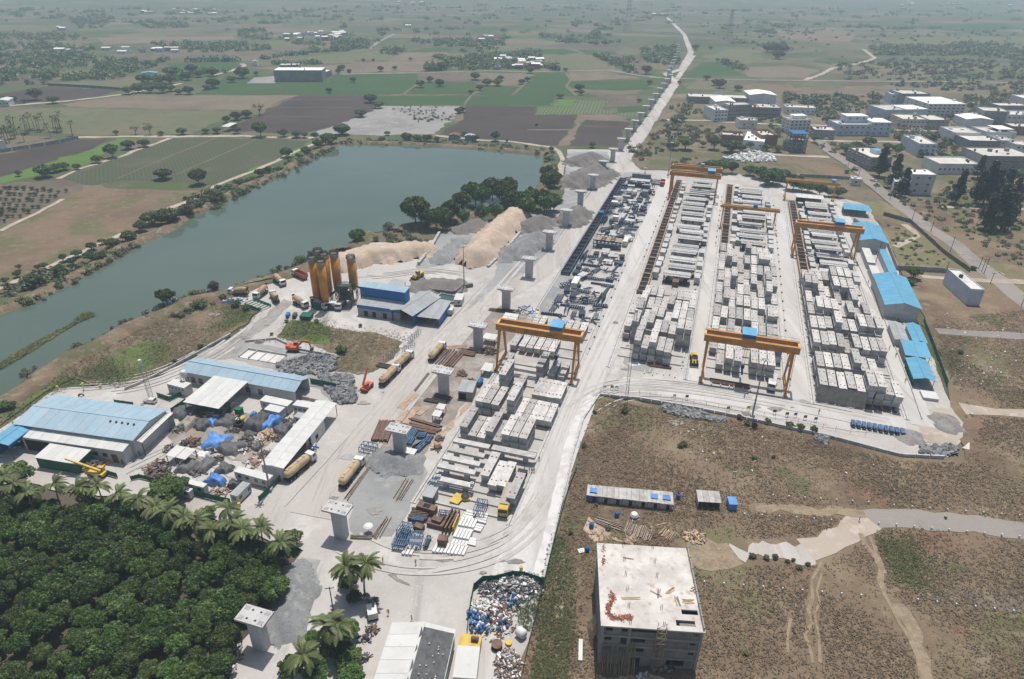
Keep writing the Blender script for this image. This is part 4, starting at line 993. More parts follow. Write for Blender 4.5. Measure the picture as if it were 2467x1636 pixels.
# viaduct piers
def pier_proto(far=False):
 o=thing('bridge_pier','x','bridge pier',group='viaduct piers without deck')
 h,cw,cd,kw,kd=9.0,6.4,3.85,3.2,2.3
 ch=.35
 sec=[(-kw/2+ch,-kd/2),(kw/2-ch,-kd/2),(kw/2,-kd/2+ch),(kw/2,kd/2-ch),(kw/2-ch,kd/2),(-kw/2+ch,kd/2),(-kw/2,kd/2-ch),(-kw/2,-kd/2+ch)]
 mb=MB()
 mb.prism(sec,-.6,h-1.9)
 mb.build('column','pier_concrete',o)
 rings=[]
 def ring(w,d,z,c):
  return[(-w/2+c,-d/2,z),(w/2-c,-d/2,z),(w/2,-d/2+c,z),(w/2,d/2-c,z),(w/2-c,d/2,z),(-w/2+c,d/2,z),(-w/2,d/2-c,z),(-w/2,-d/2+c,z)]
 mb=MB()
 rs=[ring(kw,kd,h-1.9,ch)]
 for i in range(1,6):
  u=i/5
  e=1-math.sqrt(max(0,1-u*u)) if u<1 else 1
  e=u**2.2
  rs.append(ring(kw+(cw-kw)*e,kd+(cd-kd)*e,h-1.9+1.4*u,ch*(1-u)+.02))
 rs.append(ring(cw,cd,h,.02))
 vs=[p for r in rs for p in r]
 fs=[(j*8+i,j*8+(i+1)%8,(j+1)*8+(i+1)%8,(j+1)*8+i) for j in range(len(rs)-1) for i in range(8)]
 fs.append(tuple(range((len(rs)-1)*8,len(rs)*8)))
 mb.add(vs,fs)
 cap=mb.build('pier_cap','pier_concrete',o)
 if not far:
  mb=MB()
  for sx in(-1,1):
   for sy in(-1,1):
    mb.box(sx*2.25-.55,sy*1.15-.42,h+.003,sx*2.25+.55,sy*1.15+.42,h+.05)
  mb.build('bearing_pad','cap_patch',cap)
  mb=MB()
  for sx in(-1,1):
   for sy in(-1,1):
    mb.box(sx*.95-.22,sy*1.0-.2,h+.002,sx*.95+.22,sy*1.0+.2,h+.02)
  mb.build('duct_hole','dark_hole',cap)
  mb=MB()
  for sx in(-1,1):
   for sy in(-1,1):
    mb.bar((sx*3.0,sy*1.7,h),(sx*3.0,sy*1.7,h+.9),.05)
  mb.build('rebar_stub','rebar',cap)
 return o
PN,PF=Proto(pier_proto),Proto(lambda:pier_proto(True))
pt=[70,101.5,134,166,198.3,231.3,264.5,299.8,335,371,407,442.5,478.8,513.5,549.5,585.5,621,657,694,731,768,805,842,879]
pos=[Y(-73.2,t) for t in pt]
fp=[(196,905),(206,941),(215,977),(225,1013),(234,1049),(243,1085),(253,1121),(262,1158),(271,1195),(280,1233),(290,1271),(299,1310),(308,1350),(317,1390)]
pos+=[np.array([x-3,y,0]) for x,y in fp]
for i,p in enumerate(pos):
 (PN if i<14 else PF)((p[0],p[1],0),RZ,f'pale concrete viaduct pier with flared cap, {nth(i + 1)} in the line from the camera')
for i in(1,2):
 pass
# crane rails
lanes={'left':(-61.6,-35.9,117,449),'second':(-26.2,-.1,199,446),'third':(5.1,31.3,199,443),'right':(39.8,66.6,197,430)}
for nm,(a,b,t0,t1) in lanes.items():
 for s,sd in((a,'left'),(b,'right')):
  o=thing('crane_rail',f'long pale concrete crane track on the {sd} side of the {nm} casting lane','crane track',Y(s,(t0+t1)/2),RZ,'gantry crane tracks')
  mb=MB()
  mb.box(-.75,-(t1-t0)/2,-.3,.75,(t1-t0)/2,.14)
  mb.build('beam','deck_pale',o)
  mb=MB()
  mb.box(-.06,-(t1-t0)/2+.1,.14,.06,(t1-t0)/2-.1,.28)
  mb.build('rail','rust',o)
for s,t0,t1,nm in[(-34.6,205,300,'centre'),(-1.9,206,300,'second'),(33.4,206,420,'third'),(4.0,330,420,'upper'),(-27.6,300,420,'long')]:
 o=thing('cable_duct',f'low weathered cable duct beside the {nm} lane of the casting yard','cable duct',Y(s,(t0+t1)/2),RZ)
 mb=MB()
 mb.box(-.22,-(t1-t0)/2,-.1,.22,(t1-t0)/2,.22)
 mb.build('cover','concrete',o)
 for i in range(int((t1-t0)/9)):
  mb=MB()
  mb.box(-.3,-.3,0,.3,.3,.5)
  mb.build('junction_box','rust' if i%3 else 'grey_steel',o,(0,-(t1-t0)/2+4+i*9,.2))
# gantry cranes
def text_mesh(name,txt,size,m,align='CENTER'):
 cu=bpy.data.curves.new(name,'FONT')
 cu.body=txt
 cu.size=size
 cu.align_x=align
 cu.align_y='CENTER'
 cu.extrude=.01
 cu.resolution_u=2
 tmp=bpy.data.objects.new(name,cu)
 COL.objects.link(tmp)
 dg=bpy.context.evaluated_depsgraph_get()
 me=bpy.data.meshes.new_from_object(tmp.evaluated_get(dg))
 COL.objects.unlink(tmp)
 bpy.data.objects.remove(tmp)
 me.materials.clear()
 me.materials.append(M[m])
 return me
def gantry(s0,t,span,H,depth,label,troll,house,sign,hook=0,light=False):
 o=thing('gantry_crane',label,'gantry crane',Y(s0,t,.25),RZ,'orange gantry cranes')
 gw=.75 if not light else .5
 ya,yb=(-2.0,2.0) if not light else(-1.1,1.1)
 foot=5.4 if not light else 4.0
 for y in(ya,yb):
  mb=MB()
  x0,x1=-1.3,span+1.8
  mb.box(x0,y-gw/2,H-depth,x1,y+gw/2,H)
  g=mb.build('girder','crane_orange',o)
  mb=MB()
  for e in(-1,1):
   mb.box(x0+.02,y+e*gw/2-.09,H+.003,x1-.02,y+e*gw/2+.09,H+.09)
  mb.build('rail_flange','crane_edge',g)
 for x in(-1.0,span+1.5):
  mb=MB()
  mb.box(x-.3,ya+gw/2,H-depth*.6,x+.3,yb-gw/2,H-.15)
  mb.build('end_tie','crane_edge',o)
 for x in(0,span):
  for sy,y in((-1,ya),(1,yb)):
   mb=MB()
   w=.85 if not light else .45
   top,bot=Vector((x,y,H-depth)),Vector((x,sy*foot,.9))
   d=1.1 if not light else .6
   vs=[]
   for p,ww,dd in((bot,w*.62,d*.6),(top,w,d)):
    vs+=[(p.x-ww/2,p.y-dd/2,p.z),(p.x+ww/2,p.y-dd/2,p.z),(p.x+ww/2,p.y+dd/2,p.z),(p.x-ww/2,p.y+dd/2,p.z)]
   mb.add(vs,[(3,2,1,0),(4,5,6,7),(0,1,5,4),(1,2,6,5),(2,3,7,6),(3,0,4,7)])
   mb.build('leg','crane_orange',o)
   mb=MB()
   mb.box(x-.4,sy*foot-1.0,.15,x+.4,sy*foot+1.0,.9)
   bg=mb.build('bogie','crane_orange',o)
   for yy in(-.6,.6):
    mb=MB()
    mb.cyl((x-.2,sy*foot+yy,.3),(x+.2,sy*foot+yy,.3),.3,n=10)
    mb.build('wheel','dark_steel',bg)
  mb=MB()
  mb.box(x-.3,-foot+.6,1.0,x+.3,foot-.6,1.6)
  if not light:
   mb.box(x-.2,-foot*.55-1.2,H*.55,x+.2,foot*.55+1.2,H*.55+.4) if False else None
  mb.build('sill_beam','crane_orange',o)
 mb=MB()
 p0,p1=Vector((span+.75,-foot+.3,1.2)),Vector((span+.75,ya-.2,H-depth))
 for e in(-.25,.25):
  mb.bar(p0+Vector((0,e,0)),p1+Vector((0,e,0)),.06)
 for i in range(18):
  q=p0+(p1-p0)*(i/17)
  mb.bar(q+Vector((0,-.25,0)),q+Vector((0,.25,0)),.05)
 mb.build('ladder','rust',o)
 mb=MB()
 mb.box(-1,yb+gw/2+.02,H-.5,span+1.5,yb+gw/2+.75,H-.42)
 for i in range(14):
  x=-1+i*(span+2.5)/13
  mb.bar((x,yb+gw/2+.7,H-.42),(x,yb+gw/2+.7,H+.6),.05)
 mb.bar((-1,yb+gw/2+.7,H+.6),(span+1.5,yb+gw/2+.7,H+.6),.05)
 mb.build('walkway','dark_steel',o)
 tr=ob('trolley',None,o,(troll*span,0,H+.1))
 CHILD.setdefault(o.name,[])
 if house=='big':
  mb=MB()
  mb.box(-2.0,-2.5,0,2.0,2.5,.75)
  mb.build('carriage','crane_orange',tr)
  mb=MB()
  mb.box(-2.0,-2.3,.78,2.0,2.3,2.1)
  mb.build('house_wall','deep_blue',tr)
  mb=MB()
  mb.add([(-2.2,-2.6,2.12),(2.2,-2.6,2.12),(2.2,2.6,2.3),(-2.2,2.6,2.3),(-2.2,-2.6,2.2),(2.2,-2.6,2.2),(2.2,2.6,2.38),(-2.2,2.6,2.38)],[(3,2,1,0),(4,5,6,7),(0,1,5,4),(1,2,6,5),(2,3,7,6),(3,0,4,7)])
  mb.build('house_roof','sky_blue',tr)
 else:
  mb=MB()
  mb.box(-1.0,-1.4,0,1.0,1.4,1.5)
  mb.build('carriage','deep_blue' if house=='dark' else 'grey_steel',tr)
  mb=MB()
  mb.box(-1.1,-1.5,1.5,1.1,1.5,1.6)
  mb.build('house_roof','deep_blue' if house=='dark' else 'sky_blue',tr)
 if hook:
  mb=MB()
  for dx in(-.35,.35):
   for dy in(-.3,.3):
    mb.bar((dx,dy,0),(dx,dy,-hook),.05)
  mb.build('hoist_rope','dark_steel',tr)
  mb=MB()
  mb.box(-.55,-.5,-hook-1.0,.55,.5,-hook)
  mb.build('hook_block','dark_steel',tr)
  mb=MB()
  mb.box(-.3,-3.2,-hook-1.9,.3,3.2,-hook-1.2)
  mb.bar((0,0,-hook-1.2),(0,0,-hook-.9),.4)
  mb.build('spreader_beam','deep_blue',tr)
 for txt,size,x in sign:
  me=text_mesh('lettering',txt,size,'black_paint')
  l=ob('lettering',me,o,(x*span,ya-gw/2-.02,H-depth*.5))
  l.rotation_euler=(math.pi/2,0,0)
  if size>.9:
   mb=MB()
   w,h=5.6,.72
   xc,zc=x*span-.35,H-depth*.5
   y=ya-gw/2-.015
   for a,b in(((xc-w,zc-h),(xc+w,zc-h)),((xc-w,zc+h),(xc+w,zc+h)),((xc-w,zc-h),(xc-w,zc+h)),((xc+w,zc-h),(xc+w,zc+h))):
    mb.bar((a[0],y,a[1]),(b[0],y,b[1]),.07,.04)
   for i in range(14):
    a0,a1=i*.45,(i+1)*.45
    mb.bar((xc-w+.75+.5*math.cos(a0),y,zc+.5*math.sin(a0)),(xc-w+.75+.5*math.cos(a1),y,zc+.5*math.sin(a1)),.05,.04)
   mb.bar((xc-w+.6,y,zc+.3),(xc-w+.6,y,zc-.3),.1,.04)
   mb.bar((xc-w+.6,y,zc-.3),(xc-w+1.0,y,zc-.3),.1,.04)
   mb.bar((xc-w+.9,y,zc+.2),(xc-w+.9,y,zc-.25),.1,.04)
   mb.build('sign_frame','black_paint',o)
 return o
LT=[('LARSEN & TOUBRO',1.0,.56),('SWL 60/10 T',.5,.88),('PLANT & MACHINERY',.5,.13)]
gantry(-61.8,190.3,26,15.9,2.3,'nearest orange gantry crane over the left girder lane, blue trolley house',.74,'big',LT,10)
gantry(5.0,204.6,26.3,15.9,2.3,'orange gantry crane at the near end of the third lane',.47,'big',[('LARSEN & TOUBRO LTD',.62,.16),('SWL 60/10 MT',.62,.84)],10.5)
gantry(-26.2,405.3,26.2,15.9,2.3,'orange gantry at the far end of the second lane, large bright trolley house',.85,'big',LT)
gantry(-26.2,420.5,26.2,15.9,2.0,'hindmost orange gantry of the second lane behind another one',.62,'small',[])
gantry(5.2,361,26.2,11.9,1.3,'slender light orange gantry midway along the third lane',.6,'dark',[],0,True)
gantry(39.9,425.5,26.8,11.9,1.4,'slender orange gantry before the trees in the right lane',.93,'small',[],0,True)
gantry(39.8,332.5,26.6,15.9,2.3,'orange gantry midway along the right lane beside the blue sheds',.66,'big',LT,0)
# box girder segments in store
def seg_mesh(w=2.36,L=10.2,H=2.6):
 mb=MB()
 h=L/2
 for pl in([(-h,H),(-h,H-.22),(-h+.6,H-.42),(h-.6,H-.42),(h,H-.22),(h,H)],[(-h+.62,H-.42),(-h+.85,0),(-h+1.2,0),(-h+1.0,H-.42)],[(h-1.0,H-.42),(h-1.2,0),(h-.85,0),(h-.62,H-.42)],[(-h+1.2,0),(h-1.2,0),(h-1.17,.34),(-h+1.17,.34)]):
  n=len(pl)
  vs=[(-w/2,y,z) for y,z in pl]+[(w/2,y,z) for y,z in pl]
  mb.add(vs,[tuple(range(n)),tuple(range(2*n-1,n-1,-1))]+[(i,i+n,(i+1)%n+n,(i+1)%n) for i in range(n)])
 for sx in(-.62,.62):
  for sy in(-3.1,2.9):
   mb.box(sx-.2,sy-.17,H,sx+.2,sy+.17,H+.14,1)
 return mb.mesh('box_girder_segment',['precast','rust_socket'])
SEG=seg_mesh()
def seg_mesh2():
 mb=MB()
 mb.v,mb.f,mb.m=[],[],[]
 me=seg_mesh()
 return me
segs=[]
def put_rank(row,rank,tf,s0,ds,tiers,L=10.2):
 for c,n in enumerate(tiers):
  for k in range(n):
   segs.append((row,rank,c,k,s0+ds*c+random.uniform(-.13,.13),tf+L/2+random.uniform(-.7,.7),n))
ROW4=[(200.8,[2,2,2,2,2,3,3,2,2]),(213.3,[2,2,2,2,3,2,2,0,0]),(229.7,[2,2,2,2,1,2,2,2,2]),(242.3,[2,2,2,3,2,2,3,3,3]),(254.2,[2,3,3,3,2,3,2,3,2]),(265.6,[2,1,2,1,2,1,3,2,1]),(277.6,[3,3,2,1,3,3,3,2,0]),(289.0,[2,2,2,2,3,3,3,0,0])]
for r,(tf,ti) in enumerate(ROW4):
 put_rank('right',r,tf,42.2,2.72,ti)
ROW3=[(207.8,[0,1,2,2,0,2,2,2,0]),(219.0,[1,1,1,1,0,0,0,0,2]),(228.5,[2,1,2,1,1,2,2,2,0]),(240.0,[2,2,2,2,2,2,1,3,0]),(251.7,[2,3,1,2,2,2,2,1,1]),(263.2,[2,3,1,2,2,1,2,3,1]),(275.0,[2,2,3,2,1,2,1,3,2]),(286.6,[2,1,1,2,1,2,2,2,2]),(298.2,[2,3,2,1,2,2,3,3,2]),(309.8,[2,2,0,0,3,2,2,2,1])]
for r,(tf,ti) in enumerate(ROW3):
 put_rank('third',r,tf,7.6,2.72,ti)
ROW2=[(206.0,[0,0,3,2,3,2,2,0,0]),(220.3,[2,3,2,3,2,2,2,3,3]),(232.5,[2,3,1,2,2,1,2,2,2]),(244.4,[0,2,1,1,1,2,1,1,2]),(256.2,[0,1,1,1,0,1,1,1,1])]
for r,(tf,ti) in enumerate(ROW2):
 put_rank('second',r,tf,-23.4,2.68,ti)
for r,(tf,lst) in enumerate([(144.5,[(-58.4,2),(-55.8,1),(-53.2,1),(-50.7,2),(-48.3,1),(-45.9,2),(-43.3,2),(-40.7,2)]),(157.8,[(-58.6,2),(-56.1,2),(-53.3,2),(-50.9,1),(-48.5,3),(-46.0,1),(-43.8,1),(-41.6,1),(-39.3,1),(-37.1,1)]),(170.5,[(-57.8,1),(-55.2,3),(-50.6,1),(-44.3,1),(-41.9,1),(-39.5,1),(-37.2,1)]),(183.0,[(-59,1),(-46.4,2),(-42.4,1),(-39.2,1)]),(198.5,[(-60.2,1),(-57.0,1),(-54.3,1),(-51.5,1),(-48.8,1),(-46.2,1)]),(213.5,[(-60.2,1),(-57.6,1),(-55.0,1),(-50.2,1),(-47.4,1),(-44.7,1),(-42.0,1),(-39.2,1)])]):
 for c,(s,n) in enumerate(lst):
  for k in range(n):
   segs.append(('left',r,c,k,s,tf+5.1,n))
def seg_z(k):
 return .32+2.62*k
top=[q for q in segs if q[3]==q[6]-1]
low=[q for q in segs if q[3]<q[6]-1]
low.sort(key=lambda q:(q[1],q[0]!='left'))
ind=top+low[:max(0,299-len(top))]
rest=low[max(0,299-len(top)):]
for row,rank,c,k,s,t,n in ind:
 lv='single' if n==1 else('topmost' if k==n-1 else('bottom' if k==0 else 'middle'))
 tag(ob('box_girder_segment',SEG,None,Y(s,t,seg_z(k)),RZ+random.uniform(-.012,.012),(1,random.uniform(.95,1.03),1)),f'{lv} concrete box girder segment, {nth(c + 1)} from left, {nth(rank + 1)} rank back, {row} lane','girder segment','precast segments in store')
if rest:
 nv=len(SEG.vertices)
 co=np.empty(nv*3,np.float32)
 SEG.vertices.foreach_get('co',co)
 co=co.reshape(-1,3)
 mb=MB()
 pf=[tuple(p.vertices) for p in SEG.polygons]
 for row,rank,c,k,s,t,n in rest:
  b=Y(s,t,seg_z(k))
  mb.add([(b[0]+x*CY+y*SY,b[1]-x*SY+y*CY,b[2]+z) for x,y,z in co],pf)
 tag(mb.build('buried_segments','precast'),kind='stuff')
for row,fronts,sc_,w in(('r',[q[0] for q in ROW4]+[221.5],53.2,25),('3',[q[0] for q in ROW3],18.4,24.5),('2',[q[0] for q in ROW2],-12.8,23),('1',[119,122.6,126.2,129.8,144.5,157.8,170.5,183,198.5,213.5],-48.6,24)):
 for tf in fronts:
  for dy in((2.0,8.2) if tf>140 else(0,)):
   mb=MB()
   mb.box(-w/2,-.4,-.1,w/2,.4,.32)
   tag(mb.build('plinth_strip','concrete',None,Y(sc_,tf+dy),RZ),kind='structure')
def cross_beam(s0,s1,t,z,label,w=1.9):
 o=thing('bearing_beam',label,'concrete beam',Y((s0+s1)/2,t),RZ,'transverse concrete beams')
 L=(s1-s0)/2
 mb=MB()
 mb.add([(-L,-w/2,z-.75),(L,-w/2,z-.75),(L,w/2,z-.75),(-L,w/2,z-.75),(-L,-w/2,z),(L,-w/2,z),(L,w/2,z),(-L,w/2,z)],[(3,2,1,0),(4,5,6,7),(0,1,5,4),(1,2,6,5),(2,3,7,6),(3,0,4,7)])
 mb.build('slab','precast',o)
 for x in(-L*.55,L*.55):
  mb=MB()
  mb.box(x-.6,-w*.35,0,x+.6,w*.35,z-.75)
  mb.build('support_block','precast_end',o)
 return o
for i,t in enumerate((141.4,137.3,133.5,129.9)):
 cross_beam(-60,-49.3,t,2.9,f'long concrete beam lying across the left girder lane, {nth(i + 1)} of four from the back')
cross_beam(-48.6,-36,141.6,2.9,'long concrete beam lying across the right half of the girder lane',2.2)
o=cross_beam(-58,-48.2,125.2,2.6,'concrete portal beam with two white end blocks, nearest in the girder lane',1.8)
for x in(-4.6,4.6):
 mb=MB()
 mb.box(x-.42,-.4,2.603,x+.42,.4,3.5)
 mb.box(x-.2,-.18,3.503,x+.2,.18,3.51,1)
 mb.build('end_block',['white_paint','dark_hole'],o)
for i,(s,t) in enumerate([(-46.6,134.5),(-43.6,131.5),(-41.2,132.0)]):
 tag(ob('box_girder_segment',SEG,None,Y(s,t,.4),RZ),f'concrete girder segment at the near end of the girder lane, {nth(i + 1)} from left','girder segment','precast segments in store')
tag(ob('box_girder_segment',SEG,None,Y(-37.2,127,1.7),RZ),'concrete girder segment riding on the dark wheeled trailer','girder segment','precast segments in store')
# reinforcement jigs along the lanes
def jig_proto(blue):
 o=thing('rebar_jig','x','rebar jig',group='reinforcement cage jigs')
 L,w=19.4,3.6
 for sx in(-1,1):
  mb=MB()
  mb.box(sx*w/2-.22,-L/2,.2,sx*w/2+.22,L/2,1.75)
  for i in range(9):
   y=-L/2+.6+i*(L-1.2)/8
   mb.box(sx*w/2+sx*.223-.08,y-.12,0,sx*w/2+sx*.223+.08,y+.12,1.6)
  mb.build('side_frame','form_blue' if blue else 'jig_tan',o)
 for i in range(5):
  mb=MB()
  y=-L/2+.2+i*(L-.4)/4
  mb.box(-w/2+.23,y-.16,.9,w/2-.23,y+.16,1.5)
  mb.build('cross_bar','form_blue' if blue else 'jig_tan',o)
 mb=MB()
 for i in range(34):
  y=-L/2+.35+i*(L-.7)/33
  mb.bar((-w/2+.25,y,.75+.05*(i%2)),(w/2-.25,y,.75+.05*(i%2)),.12)
 for i in range(5):
  x=-1.3+i*.65
  mb.bar((x,-L/2+.3,.62),(x,L/2-.3,.62),.1)
 mb.box(-w/2+.25,-L/2+.2,0,w/2-.25,L/2-.2,.3,1)
 mb.build('rebar_cage',['rebar','dark_steel'],o)
 return o
JT,JB=Proto(lambda:jig_proto(False)),Proto(lambda:jig_proto(True))
for i in range(9):
 JT(Y(-23.4,272+i*19.8),RZ,f'tan sided rebar jig on the left of the second lane, {nth(i + 1)} from the camera')
for i in range(6):
 JT(Y(8.0,332+i*19.8),RZ,f'tan sided rebar jig on the left of the third lane, {nth(i + 1)} from the camera')
for i in range(6):
 JT(Y(43.6,308+i*19.8),RZ,f'tan sided rebar jig on the left of the right lane, {nth(i + 1)} from the camera')
for i in range(8):
 JB(Y(-58.4,281+i*20.4),RZ,f'dark blue rebar jig on the left of the first lane, {nth(i + 1)} from the camera')
# casting moulds
def mould_proto(v):
 o=thing('casting_mould','x','casting mould',group='segment casting moulds')
 mb=MB()
 W=6.0
 pl=[(-W,4.0),(W,4.0),(W,3.7),(3.4,3.3),(2.7,.9),(-2.7,.9),(-3.4,3.3),(-W,3.7)]
 vs=[(x,-1.3,z) for x,z in pl]+[(x,1.3,z) for x,z in pl]
 mb.add(vs,[tuple(range(8))[::-1],tuple(range(8,16))]+[(i,(i+1)%8,(i+1)%8+8,i+8) for i in range(8)])
 mb.box(-.4,-1.33,1.6,.4,-1.302,2.8,1)
 mb.build('fresh_segment',['precast','dark_hole'],o)
 for sy in(-1,1):
  mb=MB()
  mb.box(-W+.2,sy*2.2-.85,3.72,W-.2,sy*2.2+.85,3.85)
  dk=mb.build('platform','deck_pale',o)
  mb=MB()
  for i in range(9):
   x=-W+.3+i*(2*W-.6)/8
   mb.bar((x,sy*3.0,3.85),(x,sy*3.0,4.85),.06)
  for z in(4.35,4.85):
   mb.bar((-W+.3,sy*3.0,z),(W-.3,sy*3.0,z),.06)
  mb.build('railing','grey_steel',dk)
 for sx in(-1,1):
  mb=MB()
  for y in(-2.6,-1.6,1.6,2.6):
   mb.bar((sx*5.4,y,0),(sx*5.4,y,3.7),.22)
   mb.bar((sx*3.2,y,.3),(sx*5.4,y,3.2),.16)
  for z in(.3,2.0,3.5):
   mb.bar((sx*5.4,-2.7,z),(sx*5.4,2.7,z),.2)
  mb.build('side_frame','form_grey' if v==0 else 'form_blue',o)
  mb=MB()
  mb.add([(sx*3.5,-1.5,3.25),(sx*2.85,-1.5,.8),(sx*2.85,1.5,.8),(sx*3.5,1.5,3.25),(sx*3.7,-1.5,3.25),(sx*3.05,-1.5,.8),(sx*3.05,1.5,.8),(sx*3.7,1.5,3.25)],[(0,1,2,3),(7,6,5,4),(0,4,5,1),(3,2,6,7),(1,5,6,2),(0,3,7,4)])
  mb.build('side_form','form_grey',o)
 mb=MB()
 mb.box(-4.8,-2.9,.25,4.8,2.9,.8)
 mb.build('base_frame','dark_steel',o)
 if v==1:
  mb=MB()
  mb.box(-1.3,-7.2,1.2,1.3,-3.4,3.0)
  for y in(-6.8,-3.8):
   mb.bar((-1.1,y,0),(-1.1,y,1.2),.2)
   mb.bar((1.1,y,0),(1.1,y,1.2),.2)
  mb.build('inner_form','rust',o)
 if v==2:
  for x in(-1.6,1.6):
   mb=MB()
   mb.box(x-1.1,-6.9,1.4,x+1.1,-3.3,1.6)
   mb.bar((x-.9,-6.7,0),(x-.9,-6.7,1.4),.15)
   mb.bar((x+.9,-6.7,0),(x+.9,-6.7,1.4),.15)
   mb.bar((x-.9,-3.5,0),(x-.9,-3.5,1.4),.15)
   mb.bar((x+.9,-3.5,0),(x+.9,-3.5,1.4),.15)
   mb.build('work_table','white_paint',o)
 return o
MP=[Proto(lambda v=v:mould_proto(v)) for v in range(3)]
for s,t0,n,dt,nm in((-9.5,279,17,9.7,'second'),(20.8,331,11,9.8,'third'),(55.5,307,12,9.4,'right')):
 for i in range(n):
  MP[random.randrange(3)](Y(s+random.uniform(-1.3,1.3),t0+i*dt+random.uniform(-1,1),.05-random.choice([0,0,.9])),RZ+(math.pi if i%2 else 0),f'pale segment casting mould with platforms in the {nm} lane, {nth(i + 1)} from the camera')
def block_proto(w,d,h,m,nm,cat):
 def f():
  o=thing(nm,'x',cat,group='small blocks beside the jigs')
  mb=MB()
  mb.box(-w/2,-d/2,.25,w/2,d/2,h)
  mb.build('body',m,o)
  mb=MB()
  mb.box(-w/2-.1,-d/2-.1,h+.003,w/2+.1,d/2+.1,h+.13)
  mb.build('lid','deck_pale',o)
  mb=MB()
  for sy in(-1,1):
   mb.box(-w/2,sy*d*.3-.2,-.05,w/2,sy*d*.3+.2,.25)
  mb.build('skid','dark_steel',o)
  return o
 return f
BL=[Proto(block_proto(2.3,5.0,2.5,'precast','half_segment','girder segment')),Proto(block_proto(2.3,5.2,3.2,'precast','half_segment','girder segment')),Proto(block_proto(2.2,3.4,2.5,'white_paint','site_cabin','cabin')),Proto(block_proto(2.6,2.6,2.4,'form_grey','form_box','formwork'))]
bl=[]
for s,t0,t1 in((-19.6,276,436),(-1.9,282,430),(12.0,326,436),(14.6,330,436),(30.0,324,430),(47.6,306,418),(64.5,300,415)):
 t=t0
 while t<t1:
  if random.random()<.78:
   bl.append(BL[random.choice([0,0,1,1,2,3])](Y(s+random.uniform(-.25,.25),t),RZ,'x'))
  t+=random.uniform(6.2,9.0)
from_left(bl,'small pale block beside the casting moulds, {} from the left')
# dark blue formwork laid out in the left lane
def fw(v):
 def f():
  o=thing('formwork_frame','x','formwork',group='dark blue formwork pieces')
  mb,m2=MB(),MB()
  m,mm='form_blue','form_grey'
  if v==0:
   for x in(-1.1,0,1.1):
    mb.bar((x,-2.8,.45),(x,2.8,.45),.28,.5)
   for i in range(7):
    m2.bar((-1.2,-2.6+i*.87,.8),(1.2,-2.6+i*.87,.8),.2)
  elif v==1:
   for x in(-.8,.8):
    for z in(.25,2.0):
     mb.bar((x,-3.6,z),(x,3.6,z),.26)
    for i in range(6):
     m2.bar((x,-3.6+i*1.44,.25),(x,-3.6+(i+.5)*1.44,2.0),.15)
     m2.bar((x,-3.6+(i+.5)*1.44,2.0),(x,-3.6+min(5,i+1)*1.44,.25),.15)
   for i in range(5):
    mb.bar((-.8,-3.4+i*1.7,2.0),(.8,-3.4+i*1.7,2.0),.16)
  elif v==2:
   mb.box(-1.7,-1.1,.2,1.7,1.1,1.3)
   for i in range(5):
    m2.box(-1.6+i*.75,-1.18,1.3,-1.45+i*.75,1.18,1.5)
  elif v==3:
   mb.box(-2.6,-1.7,2.2,2.6,1.7,2.45)
   for x in(-2.3,0,2.3):
    for y in(-1.4,1.4):
     m2.bar((x,y,0),(x,y,2.2),.2)
    m2.bar((x,-1.4,.3),(x,1.4,2.0),.12)
  elif v==4:
   for i in range(9):
    a0,a1=math.pi*i/9,math.pi*(i+1)/9
    mb.add([(2.2*math.cos(a0),-1,.4+1.9*math.sin(a0)),(2.2*math.cos(a1),-1,.4+1.9*math.sin(a1)),(2.2*math.cos(a1),1,.4+1.9*math.sin(a1)),(2.2*math.cos(a0),1,.4+1.9*math.sin(a0))],[(0,1,2,3)])
    m2.bar((2.0*math.cos(a0),-1.02,.4+1.7*math.sin(a0)),(2.0*math.cos(a1),-1.02,.4+1.7*math.sin(a1)),.25)
   m2.box(-2.4,-1.2,0,2.4,1.2,.35)
  elif v==5:
   mb.box(-4.6,-.35,.15,4.6,.35,1.0)
   for i in range(8):
    m2.box(-4.4+i*1.2,-.55,.1,-4.25+i*1.2,.55,1.05)
  elif v==6:
   for q in((-1.4,-.9,.3,0),(.9,.6,0,1),(.2,-1.2,.9,2)):
    mb.cbox((q[0],q[1],.5+.3*q[3]),(2.6,.35,.5),q[2]*2,0)
   m2.bar((-1.5,1.2,.3),(1.6,-1,.9),.25)
   m2.bar((-1.2,-1.4,.3),(.3,1.5,.7),.25)
  mb.build('main_frame',m if v!=3 else 'deck_pale',o)
  if v in(0,2,5):
   for q in range(len(m2.f)//6):
    r1=MB()
    r1.add(m2.v[q*8:q*8+8],[[j-q*8 for j in f] for f in m2.f[q*6:q*6+6]])
    r1.build('rib',mm,o)
  else:
   m2.build('bracing',m,o)
  return o
 return f
FW=[Proto(fw(v)) for v in range(7)]
fl=[]
for t in np.arange(230,440,5.0):
 for s in np.arange(-54.3,-37.5,4.1):
  if 303<t<322 or(random.random()<.12):
   continue
  v=random.choice([0,1,2,2,3,4,5,6,6,0]) if t>268 else random.choice([0,0,5,6,6,2,1])
  fl.append(FW[v](Y(s+random.uniform(-.9,.9),t+random.uniform(-1.2,1.2)),RZ+random.choice([0,math.pi/2,0,math.pi/2,random.uniform(0,3)])+random.uniform(-.15,.15),'x',random.uniform(.75,1.1)))
fl=[f for f in fl]
from_left(fl,'dark blue steel formwork piece in the left lane, {} from the left')
